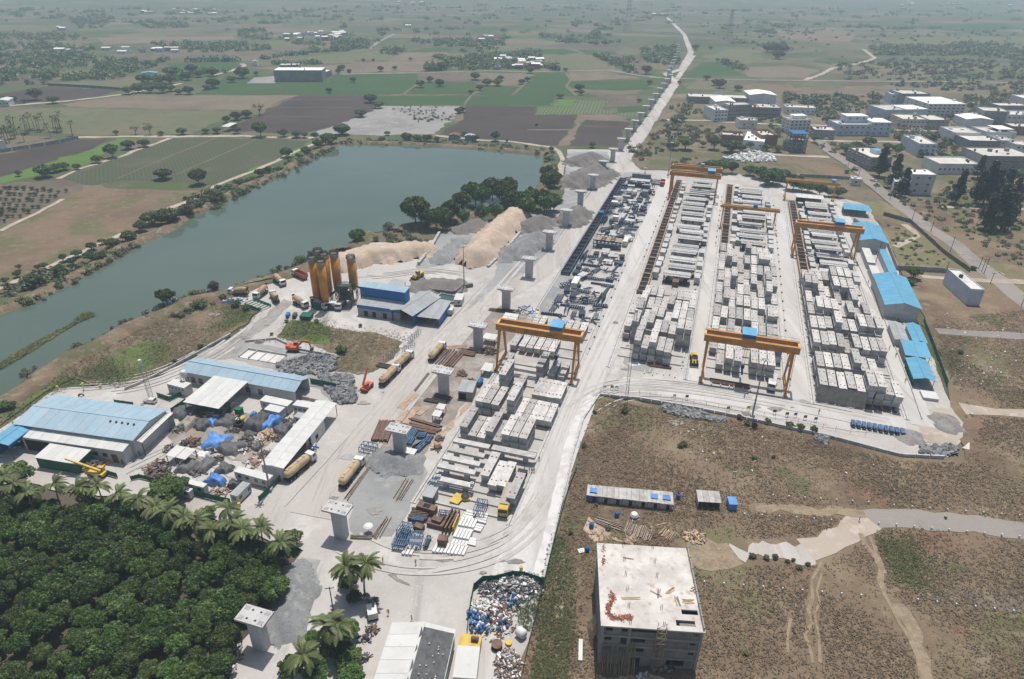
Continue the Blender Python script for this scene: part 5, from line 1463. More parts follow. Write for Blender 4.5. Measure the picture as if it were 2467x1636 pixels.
for i,t in enumerate((313,424)):
 o=thing('segment_machine',['large dark blue casting machine with tan deck in the left lane','dark blue casting machine with white arches at the far end'][i],'casting machine',Y(-46.5,t),RZ)
 mb=MB()
 mb.box(-6.2,-3.4,3.2,6.2,3.4,3.5)
 mb.build('deck','jig_tan' if i==0 else 'deck_pale',o)
 for sy in(-1,1):
  mb=MB()
  for k in range(8):
   x=-6.6+k*1.886
   mb.bar((x,sy*4.2,0),(x,sy*4.2,4.2),.3)
   if k<7:
    mb.bar((x,sy*4.2,.3),(x+1.886,sy*4.2,3.8),.18)
  for z in(.5,2.2,4.0):
   mb.bar((-7,sy*4.2,z),(7,sy*4.2,z),.35)
  mb.build('side_truss','form_blue',o)
 for x in(-2.4,2.2):
  mb=MB()
  if i==0:
   for a,b in(((x-1,-2.2),(x+1,-2.2)),((x-1,2.2),(x+1,2.2)),((x-1,-2.2),(x-1,2.2)),((x+1,-2.2),(x+1,2.2)),((x-1,0),(x+1,0))):
    mb.bar((*a,3.65),(*b,3.65),.3)
  else:
   for k in range(8):
    a0,a1=math.pi*k/8,math.pi*(k+1)/8
    mb.add([(x+1.9*math.cos(a0),-4.9,1.8+1.7*math.sin(a0)),(x+1.9*math.cos(a1),-4.9,1.8+1.7*math.sin(a1)),(x+1.9*math.cos(a1),-3.4,1.8+1.7*math.sin(a1)),(x+1.9*math.cos(a0),-3.4,1.8+1.7*math.sin(a0))],[(0,1,2,3)])
  mb.build('saddle','form_blue' if i==0 else 'white_paint',o)
o=thing('site_cabin','long pale blue cabin with two vents at the far end of the left lane','cabin',Y(-47.5,440),RZ)
mb=MB()
mb.box(-6,-1.6,.2,6,1.6,3.4)
mb.build('body','form_grey',o)
for x in(-2.2,2.4):
 mb=MB()
 mb.cyl((x,0,3.4),(x,0,4.0),.45)
 mb.build('roof_vent','white_paint',o)
for i,(s,t,w,d,h,m) in enumerate([(-51.5,262,2.4,7.5,2.6,'white_paint'),(-58.5,357,2.6,3.2,2.6,'deep_blue'),(-40.2,402,3.2,4.2,3.6,'form_grey'),(-54.5,378,3.4,3.4,2.6,'white_paint'),(-49.5,352,3.0,2.6,2.6,'white_paint'),(-38.8,318,2.2,7.0,2.8,'white_paint')]):
 o=thing('site_cabin',f'{"white" if m == "white_paint" else ("blue" if m == "deep_blue" else "grey")} cabin among the blue formwork, {nth(i + 1)} of six','cabin',Y(s,t),RZ,'cabins among the formwork')
 mb=MB()
 mb.box(-w/2,-d/2,.3,w/2,d/2,h)
 mb.build('body',m,o)
 mb=MB()
 mb.box(-w/2-.12,-d/2-.12,h+.002,w/2+.12,d/2+.12,h+.1)
 mb.build('roof',m,o)
# more materials
mat('roof_blue_pale',(.30,.42,.50),.55,var=.07,scale=.15,dirt=(.42,.43,.42),dirt_amt=.6,rnd=.04,corr=2.2)
mat('roof_blue',(.12,.34,.50),.5,var=.08,scale=.2,dirt=(.24,.38,.48),dirt_amt=.3,rnd=.02,corr=2.2)
mat('roof_white',(.60,.60,.575),.6,var=.06,scale=.2,dirt=(.46,.445,.42),dirt_amt=.4,rnd=.03,corr=2.2)
mat('roof_grey',(.36,.37,.375),.5,var=.1,scale=.25,dirt=(.25,.25,.25),dirt_amt=.4,rnd=.03,corr=2.2)
mat('wall_white',(.52,.515,.50),.8,var=.1,scale=.3,dirt=(.33,.32,.30),dirt_amt=.5,rnd=.05)
mat('wall_blue',(.015,.14,.40),.5,var=.1,scale=.3,rnd=.03)
mat('wall_grey',(.29,.285,.275),.85,var=.15,scale=.3,dirt=(.2,.195,.19),dirt_amt=.5,rnd=.08)
mat('net_green',(.015,.115,.075),.8,var=.25,scale=.5,rnd=.1)
mat('silo_orange',(.55,.235,.03),.5,var=.12,scale=.25,dirt=(.42,.28,.16),dirt_amt=.5,rnd=.05,spec=.4)
mat('silo_top',(.34,.30,.26),.8,var=.2,scale=.5)
mat('plant_green',(.028,.06,.038),.6,var=.3,scale=.8,dirt=(.2,.2,.17),dirt_amt=.4)
mat('truck_white',(.62,.62,.61),.35,var=.05,scale=.5,dirt=(.45,.42,.38),dirt_amt=.35,rnd=.05,spec=.5)
mat('drum_tan',(.40,.27,.165),.6,var=.15,scale=.5,dirt=(.26,.19,.14),dirt_amt=.45,rnd=.12)
mat('tank_tan',(.45,.345,.21),.5,var=.12,scale=.5,dirt=(.32,.25,.17),dirt_amt=.5,rnd=.08)
mat('truck_orange',(.42,.13,.055),.6,var=.15,scale=.6,dirt=(.4,.28,.2),dirt_amt=.4)
mat('machine_red',(.50,.10,.045),.5,var=.15,dirt=(.3,.15,.1),dirt_amt=.4)
mat('machine_yellow',(.55,.38,.06),.5,var=.15,dirt=(.35,.28,.15),dirt_amt=.4)
mat('tarp_grey',(.095,.097,.10),.7,var=.3,scale=.8,dirt=(.19,.185,.18),dirt_amt=.5,rnd=.2)
mat('tarp_blue',(.085,.21,.47),.5,var=.25,scale=.5,dirt=(.2,.36,.62),dirt_amt=.45,rnd=.15)
mat('tarp_beige',(.30,.275,.235),.8,var=.2,scale=.6)
mat('canvas',(.36,.33,.27),.85,var=.15,scale=.6)
mat('window_glass',(.035,.045,.055),.15,rnd=.2,spec=.6)
mat('sand_bag',(.48,.45,.40),.9)
def rect(k,z,FL=None,FR=None,BR=None,BL=None):
 q={n:(None if p is None else P(k,p[0],p[1],z)[:2]) for n,p in(('FL',FL),('FR',FR),('BR',BR),('BL',BL))}
 if q['FL'] is None:q['FL']=q['BL']+q['FR']-q['BR']
 if q['FR'] is None:q['FR']=q['BR']+q['FL']-q['BL']
 if q['BR'] is None:q['BR']=q['BL']+q['FR']-q['FL']
 if q['BL'] is None:q['BL']=q['FL']+q['BR']-q['FR']
 u=q['FR']-q['FL']+q['BR']-q['BL']
 a=math.atan2(u[1],u[0])
 w=np.linalg.norm(u)/2
 nrm=np.array([-math.sin(a),math.cos(a)])
 d=((q['BL']-q['FL'])@nrm+(q['BR']-q['FR'])@nrm)/2
 c=(q['FL']+q['FR']+q['BL']+q['BR'])/4
 return c,w,abs(d),a
def yrect(s0,t0,s1,t1):
 c=Y((s0+s1)/2,(t0+t1)/2)[:2]
 return c,s1-s0,t1-t0,RZ
def wall_hole(o,side,w,d,x,z,ww,hh,nm,m,t=.06):
 """window or door set against a wall: f(ront) b(ack) l(eft) r(ight)"""
 mb=MB()
 if side in 'fb':
  y=(-d/2-t) if side=='f' else d/2
  mb.box(x-ww/2,y,z,x+ww/2,y+t,z+hh)
 else:
  xx=(-w/2-t) if side=='l' else w/2
  mb.box(xx,x-ww/2,z,xx+t,x+ww/2,z+hh)
 return mb.build(nm,m,o)
def shed(name,label,cat,R,eave,ridge,roofm,wallm,ax='x',walls='fblr',over=.5,pw=3.0,back=None,group=None,posts=False):
 """pitched (ridge), or lean-to (back = height at the back) shed with roof sheets laid side by side"""
 c,w,d,a=R
 o=thing(name,label,cat,(c[0],c[1],0),a,group)
 hw,hd=w/2,d/2
 L=w if ax=='x' else d
 n=max(1,round(L/pw))
 st=(L+2*over)/n
 if back is None:
  D=(hd if ax=='x' else hw)
  slopes=[(-1,eave,ridge,D),(1,eave,ridge,D)]
 else:
  slopes=[(0,eave,back,2*hd)]
 for sg,z0,z1,D in slopes:
  if sg==0:
   prof=[(-hd-over,z0-(z1-z0)*over/D),(hd+over,z1+(z1-z0)*over/D)]
  else:
   prof=[(sg*(D+over),z0-(z1-z0)*over/D),(0,z1)]
  mb=MB()
  (y0,a0),(y1,a1)=prof
  g=.025
  if ax=='x' or sg==0:
   vs=[(g,y0,a0),(st-g,y0,a0),(st-g,y1,a1),(g,y1,a1)]
  else:
   vs=[(y0,g,a0),(y0,st-g,a0),(y1,st-g,a1),(y1,g,a1)]
  vs=vs+[(x,y,z+.09) for x,y,z in vs]
  mb.add(vs,[(3,2,1,0),(4,5,6,7),(0,1,5,4),(1,2,6,5),(2,3,7,6),(3,0,4,7)])
  me=mb.mesh('roof_panel',roofm)
  for i in range(n):
   off=-L/2-over+i*st
   ob('roof_panel',me,o,(off,0,.004*(i%2)) if(ax=='x' or sg==0) else(0,off,.004*(i%2)))
 if back is None:
  mb=MB()
  if ax=='x':
   mb.box(-hw-over,-.35,ridge+.06,hw+over,.35,ridge+.15)
  else:
   mb.box(-.35,-hd-over,ridge+.06,.35,hd+over,ridge+.15)
  mb.build('ridge_cap',roofm,o)
 T=.14
 for sd in walls:
  mb=MB()
  bk=back if back is not None else None
  if sd=='f':
   if ax=='x' or bk is not None:
    mb.box(-hw,-hd,-.3,hw,-hd+T,eave-.02)
   else:
    mb.add([(-hw,-hd,-.3),(hw,-hd,-.3),(hw,-hd,eave),(0,-hd,ridge),(-hw,-hd,eave),(-hw,-hd+T,-.3),(hw,-hd+T,-.3),(hw,-hd+T,eave),(0,-hd+T,ridge),(-hw,-hd+T,eave)],[(0,1,2,3,4),(9,8,7,6,5),(0,5,6,1),(1,6,7,2),(2,7,8,3),(3,8,9,4),(4,9,5,0)])
  elif sd=='b':
   if ax=='x' or bk is not None:
    mb.box(-hw,hd-T,-.3,hw,hd,(bk or eave)-.02)
   else:
    mb.add([(-hw,hd-T,-.3),(hw,hd-T,-.3),(hw,hd-T,eave),(0,hd-T,ridge),(-hw,hd-T,eave),(-hw,hd,-.3),(hw,hd,-.3),(hw,hd,eave),(0,hd,ridge),(-hw,hd,eave)],[(0,1,2,3,4),(9,8,7,6,5),(0,5,6,1),(1,6,7,2),(2,7,8,3),(3,8,9,4),(4,9,5,0)])
  else:
   x0,x1=(-hw,-hw+T) if sd=='l' else(hw-T,hw)
   if bk is not None:
    pr=[(-hd+T,-.3),(hd-T,-.3),(hd-T,bk-.02),(-hd+T,eave-.02)]
   elif ax=='x':
    pr=[(-hd+T,-.3),(hd-T,-.3),(hd-T,eave),(0,ridge),(-hd+T,eave)]
   else:
    pr=[(-hd+T,-.3),(hd-T,-.3),(hd-T,eave-.02),(-hd+T,eave-.02)]
   k=len(pr)
   mb.add([(x0,y,z) for y,z in pr]+[(x1,y,z) for y,z in pr],[tuple(range(k))[::-1],tuple(range(k,2*k))]+[(i,(i+1)%k,(i+1)%k+k,i+k) for i in range(k)])
  mb.build('wall',wallm,o)
 if posts:
  nx=max(2,int(w/6)+1)
  for i in range(nx):
   for y in(-hd+.1,hd-.1):
    mb=MB()
    x=-hw+.1+i*(w-.2)/(nx-1)
    mb.bar((x,y,-.3),(x,y,(eave if(y<0 or back is None) else back)-.05),.16)
    mb.build('post','dark_steel',o)
 return o
def cabin(label,R,h,wallm='wall_white',roofm='roof_white',wins=(),name='container_cabin',cat='cabin',group=None,z0=.35):
 c,w,d,a=R
 o=thing(name,label,cat,(c[0],c[1],0),a,group)
 mb=MB()
 mb.box(-w/2,-d/2,z0,w/2,d/2,h)
 mb.build('body',wallm,o)
 mb=MB()
 mb.box(-w/2-.06,-d/2-.06,h+.002,w/2+.06,d/2+.06,h+.09)
 mb.build('roof',roofm,o)
 for x in(-w*.35,w*.35):
  mb=MB()
  mb.box(x-.2,-d/2+.05,-.1,x+.2,d/2-.05,z0)
  mb.build('skid','dark_steel',o)
 for sd,x,z,ww,hh in wins:
  wall_hole(o,sd,w,d,x,z,ww,hh,'window','window_glass')
 return o
# vehicles (x forward)
def wheels(o,xs,half,r=.5,w=.35,part=None):
 for x in xs:
  for sy in(-1,1):
   mb=MB()
   mb.cyl((x,sy*half-w/2,r),(x,sy*half+w/2,r),r,n=12)
   wh=mb.build('wheel','tyre',o)
   mb=MB()
   e=sy*(half+w/2)
   mb.cyl((x,e-.01,r),(x,e+.012,r),r*.5,n=8)
   mb.build('rim','grey_steel',wh)
def cab(o,x0,x1,h0,h1,m,roof=None):
 mb=MB()
 W=1.22
 prof=[(x0,h0),(x1,h0),(x1,h0+(h1-h0)*.48),(x1-.28,h1-.12),(x1-.5,h1),(x0,h1)]
 n=len(prof)
 mb.add([(x,-W,z) for x,z in prof]+[(x,W,z) for x,z in prof],[tuple(range(n)),tuple(range(2*n-1,n-1,-1))]+[(i,i+n,(i+1)%n+n,(i+1)%n) for i in range(n)])
 c=mb.build('cab',m,o)
 mb=MB()
 (xa,za),(xb,zb)=prof[2],prof[3]
 e=.02
 mb.add([(xa+e,-W+.12,za+.05),(xa+e,W-.12,za+.05),(xb+e,W-.12,zb-.05),(xb+e,-W+.12,zb-.05)],[(0,1,2,3)])
 mb.build('windscreen','glass_dark',c)
 for sy in(-1,1):
  mb=MB()
  mb.box(x0+.45,sy*(W+.005)-.01,h0+(h1-h0)*.52,x1-.5,sy*(W+.005)+.01,h1-.25)
  mb.build('side_window','glass_dark',c)
  mb=MB()
  mb.box(x1+.002,sy*.85-.18,h0+.25,x1+.03,sy*.85+.18,h0+.5)
  mb.build('headlight','window_glass',c)
 mb=MB()
 mb.box(x1-.1,-W,h0-.35,x1+.12,W,h0-.02)
 mb.build('bumper','dark_steel',c)
 return c
def chassis(o,x0,x1,z=.85):
 mb=MB()
 for sy in(-.42,.42):
  mb.box(x0,sy-.12,z-.2,x1,sy+.12,z+.15)
 mb.box(x0+.5,-1.0,z-.25,x0+1.2,1.0,z+.1)
 for sy in(-1,1):
  mb.box(1.0,sy*1.0-.3,z-.35,2.2,sy*1.0+.3,z+.2)
 mb.build('chassis','dark_steel',o)
def mixer():
 o=thing('mixer_truck','x','mixer truck',group='concrete mixer trucks')
 chassis(o,-4.3,3.0)
 cab(o,2.5,4.3,.9,3.0,'truck_white')
 wheels(o,(3.4,-1.4,-2.7),1.05)
 rot=Matrix.Rotation(math.radians(-11),3,'Y')@Matrix.Rotation(0,3,'X')
 mb=MB()
 mb.lathe([(.55,-3.5),(.95,-2.9),(1.25,-1.6),(1.3,.2),(1.1,1.5),(.75,2.3),(.3,2.5)],16,(-.55,0,2.35),'x',0,Matrix.Rotation(math.radians(10),3,'Y'))
 mb.build('drum','drum_tan',o,smooth=True)
 mb=MB()
 mb.box(1.75,-.9,1.0,2.35,.9,2.3)
 mb.build('drum_stand','truck_white',o)
 mb=MB()
 mb.add([(-4.6,-.6,3.7),(-3.6,-.6,3.7),(-3.6,.6,3.7),(-4.6,.6,3.7),(-4.3,-.25,2.9),(-3.9,-.25,2.9),(-3.9,.25,2.9),(-4.3,.25,2.9)],[(0,1,5,4),(1,2,6,5),(2,3,7,6),(3,0,4,7)])
 mb.bar((-4.1,0,2.8),(-4.9,0,1.4),.45,.15)
 for sy in(-.7,.7):
  mb.bar((-3.9,sy,1.0),(-3.9,sy,2.9),.15)
 mb.build('hopper','dark_steel',o)
 return o
def bulker():
 o=thing('cement_tanker','x','tanker truck',group='cement tanker trucks')
 chassis(o,-5.6,3.4)
 cab(o,3.6,5.5,.9,3.1,'truck_white')
 wheels(o,(4.6,2.1,-2.2,-3.5,-4.8),1.05)
 mb=MB()
 mb.lathe([(.5,-5.6),(1.05,-5.2),(1.25,-4.0),(1.25,-1.2),(1.1,-.9),(1.25,-.6),(1.25,2.2),(1.05,3.0),(.5,3.35)],16,(0,0,2.35),'x')
 mb.build('tank','tank_tan',o,smooth=True)
 mb=MB()
 mb.box(-4.8,-.4,3.55,2.4,.4,3.68)
 for x in(-3.6,-.4,1.6):
  mb.cyl((x,0,3.6),(x,0,3.85),.35,n=10)
 mb.build('top_walkway','tank_tan',o)
 for x in(-4.3,-2.0,.5,2.4):
  mb=MB()
  mb.box(x-.15,-.9,1.0,x+.15,.9,1.6)
  mb.build('saddle','dark_steel',o)
 return o
def tipper(bm='truck_orange',cm='truck_white',L=6.2,tarp=None):
 def f():
  o=thing('tipper_truck','x','truck',group='trucks on the site')
  chassis(o,-L+1.6,2.8)
  cab(o,2.2,4.1,.9,3.0,cm)
  wheels(o,(3.2,.9,-L+3.9,-L+2.6),1.05)
  mb=MB()
  x0,x1=-L+1.4,1.9
  mb.box(x0,-1.25,1.15,x1,1.25,1.35)
  for sy in(-1,1):
   mb.box(x0,sy*1.2-.06,1.352,x1,sy*1.2+.06,2.75)
   for i in range(6):
    x=x0+.2+i*(x1-x0-.4)/5
    mb.box(x-.07,sy*1.26+sy*.03-.05,1.2,x+.07,sy*1.26+sy*.03+.05,2.7)
  mb.box(x0,-1.14,1.352,x0+.1,1.14,2.6)
  mb.box(x1-.1,-1.14,1.352,x1,1.14,3.0)
  mb.build('body',bm,o)
  if tarp:
   mb=MB()
   n=8
   vs=[]
   for i in range(n+1):
    x=x0-.05+(x1-x0+.1)*i/n
    for y,z in((-1.3,2.2),(-1.3,2.85),(-.6,3.15+.06*(i%2)),(.6,3.15+.06*(i%2)),(1.3,2.85),(1.3,2.2)):
     vs.append((x,y,z))
   mb.add(vs,[(i*6+j,(i+1)*6+j,(i+1)*6+j+1,i*6+j+1) for i in range(n) for j in range(5)])
   mb.build('tarpaulin',tarp,o)
  return o
 return f
def flatbed():
 o=thing('flatbed_truck','x','truck',group='trucks on the site')
 chassis(o,-6.5,2.8)
 cab(o,2.2,4.2,.9,3.1,'truck_white')
 wheels(o,(3.2,.4,-4.2,-5.5),1.05)
 mb=MB()
 mb.box(-6.6,-1.25,1.15,1.9,1.25,1.35)
 mb.build('bed','deck_pale',o)
 for sy in(-1,1):
  mb=MB()
  mb.box(.9,sy*1.3-.2,1.353,1.8,sy*1.3+.2,2.1)
  mb.build('stake','machine_red',o)
 return o
def car(m='truck_white'):
 def f():
  o=thing('parked_car','x','car',group='small cars')
  mb=MB()
  mb.box(-2.0,-.82,.35,2.0,.82,.95)
  mb.add([(-1.9,-.78,.95),(1.0,-.78,.95),(1.0,.78,.95),(-1.9,.78,.95),(-1.5,-.66,1.5),(.3,-.66,1.5),(.3,.66,1.5),(-1.5,.66,1.5)],[(4,5,6,7),(0,1,5,4),(2,3,7,6)])
  b=mb.build('body',m,o)
  mb=MB()
  mb.add([(1.0,-.76,.96),(1.0,.76,.96),(.3,.64,1.49),(.3,-.64,1.49)],[(0,1,2,3)])
  mb.add([(-1.9,-.76,.96),(-1.9,.76,.96),(-1.5,.64,1.49),(-1.5,-.64,1.49)],[(3,2,1,0)])
  mb.build('windscreen','glass_dark',b)
  wheels(o,(1.25,-1.25),.75,.32,.2)
  return o
 return f
def loader():
 o=thing('wheel_loader','x','loader',group='earth moving machines')
 mb=MB()
 mb.box(-3.2,-1.0,1.0,-.6,1.0,2.2)
 mb.box(-.6,-.7,.9,1.6,.7,1.6)
 mb.build('body','machine_yellow',o)
 mb=MB()
 mb.box(-1.0,-.75,2.0,.5,.75,3.4)
 c=mb.build('cab','machine_yellow',o)
 mb=MB()
 mb.box(-.85,-.77,2.4,.52,.77,3.2)
 mb.build('cab_window','glass_dark',c)
 wheels(o,(1.4,-2.0),1.1,.8,.55)
 mb=MB()
 for sy in(-.5,.5):
  mb.bar((.8,sy,1.7),(3.0,sy,.8),.25,.35)
 mb.build('lift_arm','machine_yellow',o)
 mb=MB()
 pr=[(2.9,.1),(4.1,.1),(4.1,.2),(3.2,.35),(3.1,1.3),(2.9,1.3)]
 k=len(pr)
 mb.add([(x,-1.5,z) for x,z in pr]+[(x,1.5,z) for x,z in pr],[tuple(range(k)),tuple(range(2*k-1,k-1,-1))]+[(i,i+k,(i+1)%k+k,(i+1)%k) for i in range(k)])
 mb.build('bucket','dark_steel',o)
 return o
def excavator():
 o=thing('excavator','x','excavator',group='earth moving machines')
 for sy in(-1,1):
  mb=MB()
  pr=[(-2.2,.4),(-1.9,0),(1.9,0),(2.2,.4),(1.9,.85),(-1.9,.85)]
  k=len(pr)
  mb.add([(x,sy*1.2-.3,z) for x,z in pr]+[(x,sy*1.2+.3,z) for x,z in pr],[tuple(range(k)),tuple(range(2*k-1,k-1,-1))]+[(i,i+k,(i+1)%k+k,(i+1)%k) for i in range(k)])
  mb.build('track','tyre',o)
 mb=MB()
 mb.box(-2.6,-1.35,.95,1.2,1.35,2.0)
 mb.box(-2.6,-1.2,2.0,-1.2,1.2,2.35)
 mb.build('body','machine_red',o)
 mb=MB()
 mb.box(-.3,.35,2.0,1.3,1.3,3.1)
 c=mb.build('cab','machine_red',o)
 mb=MB()
 mb.box(-.1,.33,2.3,1.32,1.32,2.95)
 mb.build('cab_window','glass_dark',c)
 mb=MB()
 mb.bar((1.0,-.2,1.6),(3.6,-.2,4.2),.5,.65)
 mb.bar((3.6,-.2,4.2),(5.6,-.2,4.0),.45,.55)
 mb.build('boom','machine_red',o)
 mb=MB()
 mb.bar((5.6,-.2,4.1),(6.3,-.2,1.4),.35,.45)
 mb.build('stick','machine_red',o)
 mb=MB()
 mb.add([(5.9,-.8,1.4),(6.8,-.8,1.5),(6.9,-.8,.5),(6.0,-.8,.3),(5.9,.4,1.4),(6.8,.4,1.5),(6.9,.4,.5),(6.0,.4,.3)],[(0,1,2,3),(7,6,5,4),(0,4,5,1),(1,5,6,2),(2,6,7,3),(3,7,4,0)])
 mb.build('bucket','dark_steel',o)
 return o
def mobile_crane(m,L=5.0,up=.8):
 def f():
  o=thing('mobile_crane','x','mobile crane',group='mobile cranes')
  mb=MB()
  mb.box(-2.4,-1.1,.8,2.4,1.1,1.5)
  mb.build('body',m,o)
  mb=MB()
  mb.box(-1.8,-1.0,1.5,-.2,-.1,2.8)
  c=mb.build('cab',m,o)
  mb=MB()
  mb.box(-1.7,-1.02,1.9,-.18,-.08,2.6)
  mb.build('cab_window','glass_dark',c)
  wheels(o,(1.6,-1.6),1.05,.6,.4)
  mb=MB()
  p0=Vector((-1.6,.4,2.2))
  p1=p0+Vector((L*math.cos(up),0,L*math.sin(up)))
  mb.bar(p0,p1,.5,.6)
  mb.bar(p0+(p1-p0)*.7,p0+(p1-p0)*1.35,.32,.4)
  mb.build('boom',m,o)
  return o
 return f
def spmt(m,n):
 def f():
  o=thing('modular_trailer','x','trailer',group='multi axle trailers')
  L=n*1.5
  for k in range(n):
   mb=MB()
   x=-L/2+.75+k*1.5
   mb.box(x-.62,-1.3,1.0,x+.62,1.3,1.3)
   mb.box(x-.1,-1.3,1.3,x+.1,1.3,1.42)
   mb.build('deck_module',m,o)
  wheels(o,[-L/2+.75+k*1.5 for k in range(n)],1.1,.42,.4)
  mb=MB()
  mb.box(-L/2,-.3,.6,L/2,.3,.998)
  mb.build('spine','dark_steel',o)
  mb=MB()
  mb.bar((-L/2-1.6,0,.8),(-L/2,0,.8),.25)
  mb.build('drawbar',m,o)
  return o
 return f
V=dict(mixer=Proto(mixer),bulker=Proto(bulker),tipper=Proto(tipper()),yellow=Proto(tipper('machine_yellow','machine_yellow',7.5,'canvas')),flat=Proto(flatbed),car=Proto(car()),loader=Proto(loader),exc=Proto(excavator),redcrane=Proto(mobile_crane('machine_red',4.5,.9)),ycrane=Proto(mobile_crane('machine_yellow',7.5,.25)),spmt=Proto(spmt('steel_blue',10)),spmt2=Proto(spmt('dark_steel',7)),redtip=Proto(tipper('machine_red','machine_red',6.0)))
FWD=math.pi/2-YAW
def park(kind,k,x,y,ang,label):
 p=P(k,x,y,0)
 return V[kind]((p[0],p[1],0),ang,label)
def ang(k,a,b):
 d=P(k,*b)-P(k,*a)
 return math.atan2(d[1],d[0])
park('mixer','p',122,242,math.pi-.12,'concrete mixer truck parked furthest left by the lake bank')
park('mixer','p',240,246,ang('p',(270,222),(215,262)),'concrete mixer truck second from left, nose towards the green net')
park('mixer','p',312,268,ang('p',(295,240),(325,290))+math.pi,'concrete mixer truck beside the green net frame')
park('mixer','p',335,182,ang('p',(305,155),(365,195)),'concrete mixer truck nearest the water, behind the others')
park('mixer','p',445,298,ang('p',(405,270),(480,305)),'concrete mixer truck left of the orange silos')
park('mixer','p',545,308,ang('p',(510,290),(585,315)),'brown drum mixer truck in front of the silos')
park('mixer','p',660,302,ang('p',(680,275),(645,320)),'concrete mixer truck under the single silo')
park('tipper','p',440,148,ang('p',(480,160),(400,125)),'orange bodied tipper truck behind the silos')
park('bulker',5,480,940,ang(5,(440,970),(525,890)),'tan cement tanker parked by the steel frames, the farther of two')
park('bulker',5,388,1035,ang(5,(340,1075),(432,985)),'tan cement tanker parked ahead of the rubble, the nearer of two')
park('bulker',5,706,878,ang(5,(670,910),(740,830)),'tan cement tanker driving up the haul road beside rusty beams')
park('bulker',7,2015,160,ang(7,(1945,210),(2085,90)),'tan cement tanker beside the long white shed')
park('bulker',8,135,200,ang(8,(85,255),(180,130)),'tan cement tanker on the haul road by the gravel plot')
park('yellow',8,1163,410,ang(8,(1190,330),(1150,470)),'yellow truck with canvas cover on the yard road')
park('flat',6,672,1085,ang(6,(690,1020),(668,1140)),'white flatbed truck under the near gantry')
park('redtip',2,2213,1240,FWD+math.pi,'small red truck at the far end of the white lane')
park('loader',5,575,362,ang(5,(610,335),(535,375)),'yellow wheel loader before the sand heaps')
park('loader',6,150,925,FWD+math.pi+.1,'pale backhoe loader between the second and third lanes')
park('exc',4,1975,848,.05-.1,'orange excavator working on the rubble heap')
park('redcrane',5,235,1105,ang(5,(205,1130),(275,1060)),'small red mobile crane on the haul road edge')
park('ycrane',7,660,195,ang(7,(690,190),(560,170)),'yellow mobile crane with long boom by the palms')
park('spmt',6,1380,1378,ang(6,(1530,1395),(1235,1345)),'blue multi axle trailer at the yard corner')
park('spmt2',8,1245,255,FWD+math.pi,'dark multi axle trailer carrying a girder segment')
for i,(k,x,y,a) in enumerate([(2,1905,1168,FWD),(3,1035,935,2.2),(3,1615,872,0),(3,1672,874,0),(3,1355,1215,-.9),(3,650,778,0),(3,440,812,.2),(3,1890,838,0),(4,1010,1195,3.0)]):
 park('car',k,x,y,a,['white car driving up the dusty haul road','white car at the bend of the factory road','white car left of two before the cream factory','white car right of two before the cream factory','white car parked on the asphalt factory road','white car before the grey two storey factory','white car before the four storey office block','white car right of the cream factory','white vehicle beside the lattice mast'][i])
# batching plant
def silo(x,y,zb,zt,label,tall=True):
 o=thing('cement_silo',label,'silo',(x,y,0),0,'orange cement silos')
 r=1.65
 mb=MB()
 mb.lathe([(r,zb),(r,zt-1.6)],22)
 for i in range(7):
  z=zb+(zt-zb)*(.12+i*.115)
  mb.lathe([(r,z-.05),(r+.03,z),(r,z+.05)],22)
 mb.build('shell','silo_orange',o,smooth=True)
 mb=MB()
 mb.lathe([(r,zt-1.6),(r,zt-.5),(r*.3,zt-.1)],22)
 mb.build('top_cap','silo_top',o)
 mb=MB()
 for i in range(20):
  a0,a1=i*math.pi/10,(i+1)*math.pi/10
  for z in(zt-.2,zt+.25,zt+.65):
   mb.bar((1.75*math.cos(a0),1.75*math.sin(a0),z),(1.75*math.cos(a1),1.75*math.sin(a1),z),.16 if z>zt else .3)
  mb.bar((1.75*math.cos(a0),1.75*math.sin(a0),zt-.3),(1.75*math.cos(a0),1.75*math.sin(a0),zt+.65),.1)
 mb.build('guard_rail','plant_green',o)
 mb=MB()
 mb.lathe([(.35,zb-2.2),(r,zb)],18)
 mb.build('cone','silo_orange',o,smooth=True)
 for i in range(4):
  a=math.pi/4+i*math.pi/2
  mb=MB()
  mb.bar((1.5*math.cos(a),1.5*math.sin(a),-.2),(1.5*math.cos(a),1.5*math.sin(a),zb+.3),.28)
  a2=a+math.pi/2
  mb.bar((1.5*math.cos(a),1.5*math.sin(a),.4),(1.5*math.cos(a2),1.5*math.sin(a2),zb-.6),.12)
  mb.build('leg','rust',o)
 mb=MB()
 for e in(-.2,.2):
  mb.bar((r+.25,e,1.5),(r+.25,e,zt),.07)
 for i in range(int(zt*1.5)):
  mb.bar((r+.25,-.2,1.8+i*.66),(r+.25,.2,1.8+i*.66),.05)
 mb.build('ladder','rust',o)
 return o
silo(-78.0,243.1,5,21,'orange cement silo, leftmost of the cluster of five')
silo(-74.1,240.6,5,20.5,'orange cement silo, front one of the cluster of five')
silo(-74.3,246.4,5,21,'orange cement silo in the middle of the cluster')
silo(-70.9,248.6,5,20.6,'orange cement silo, rightmost of the cluster of five')
silo(-77.2,249.0,5,21.3,'orange cement silo partly hidden at the back of the cluster')
silo(-64.7,249.8,6,18.3,'single orange cement silo beside the blue plant building')
o=thing('batching_tower','green steel concrete batching tower with inclined conveyor between the silos','batching plant',(-66.6,243.5,0),0)
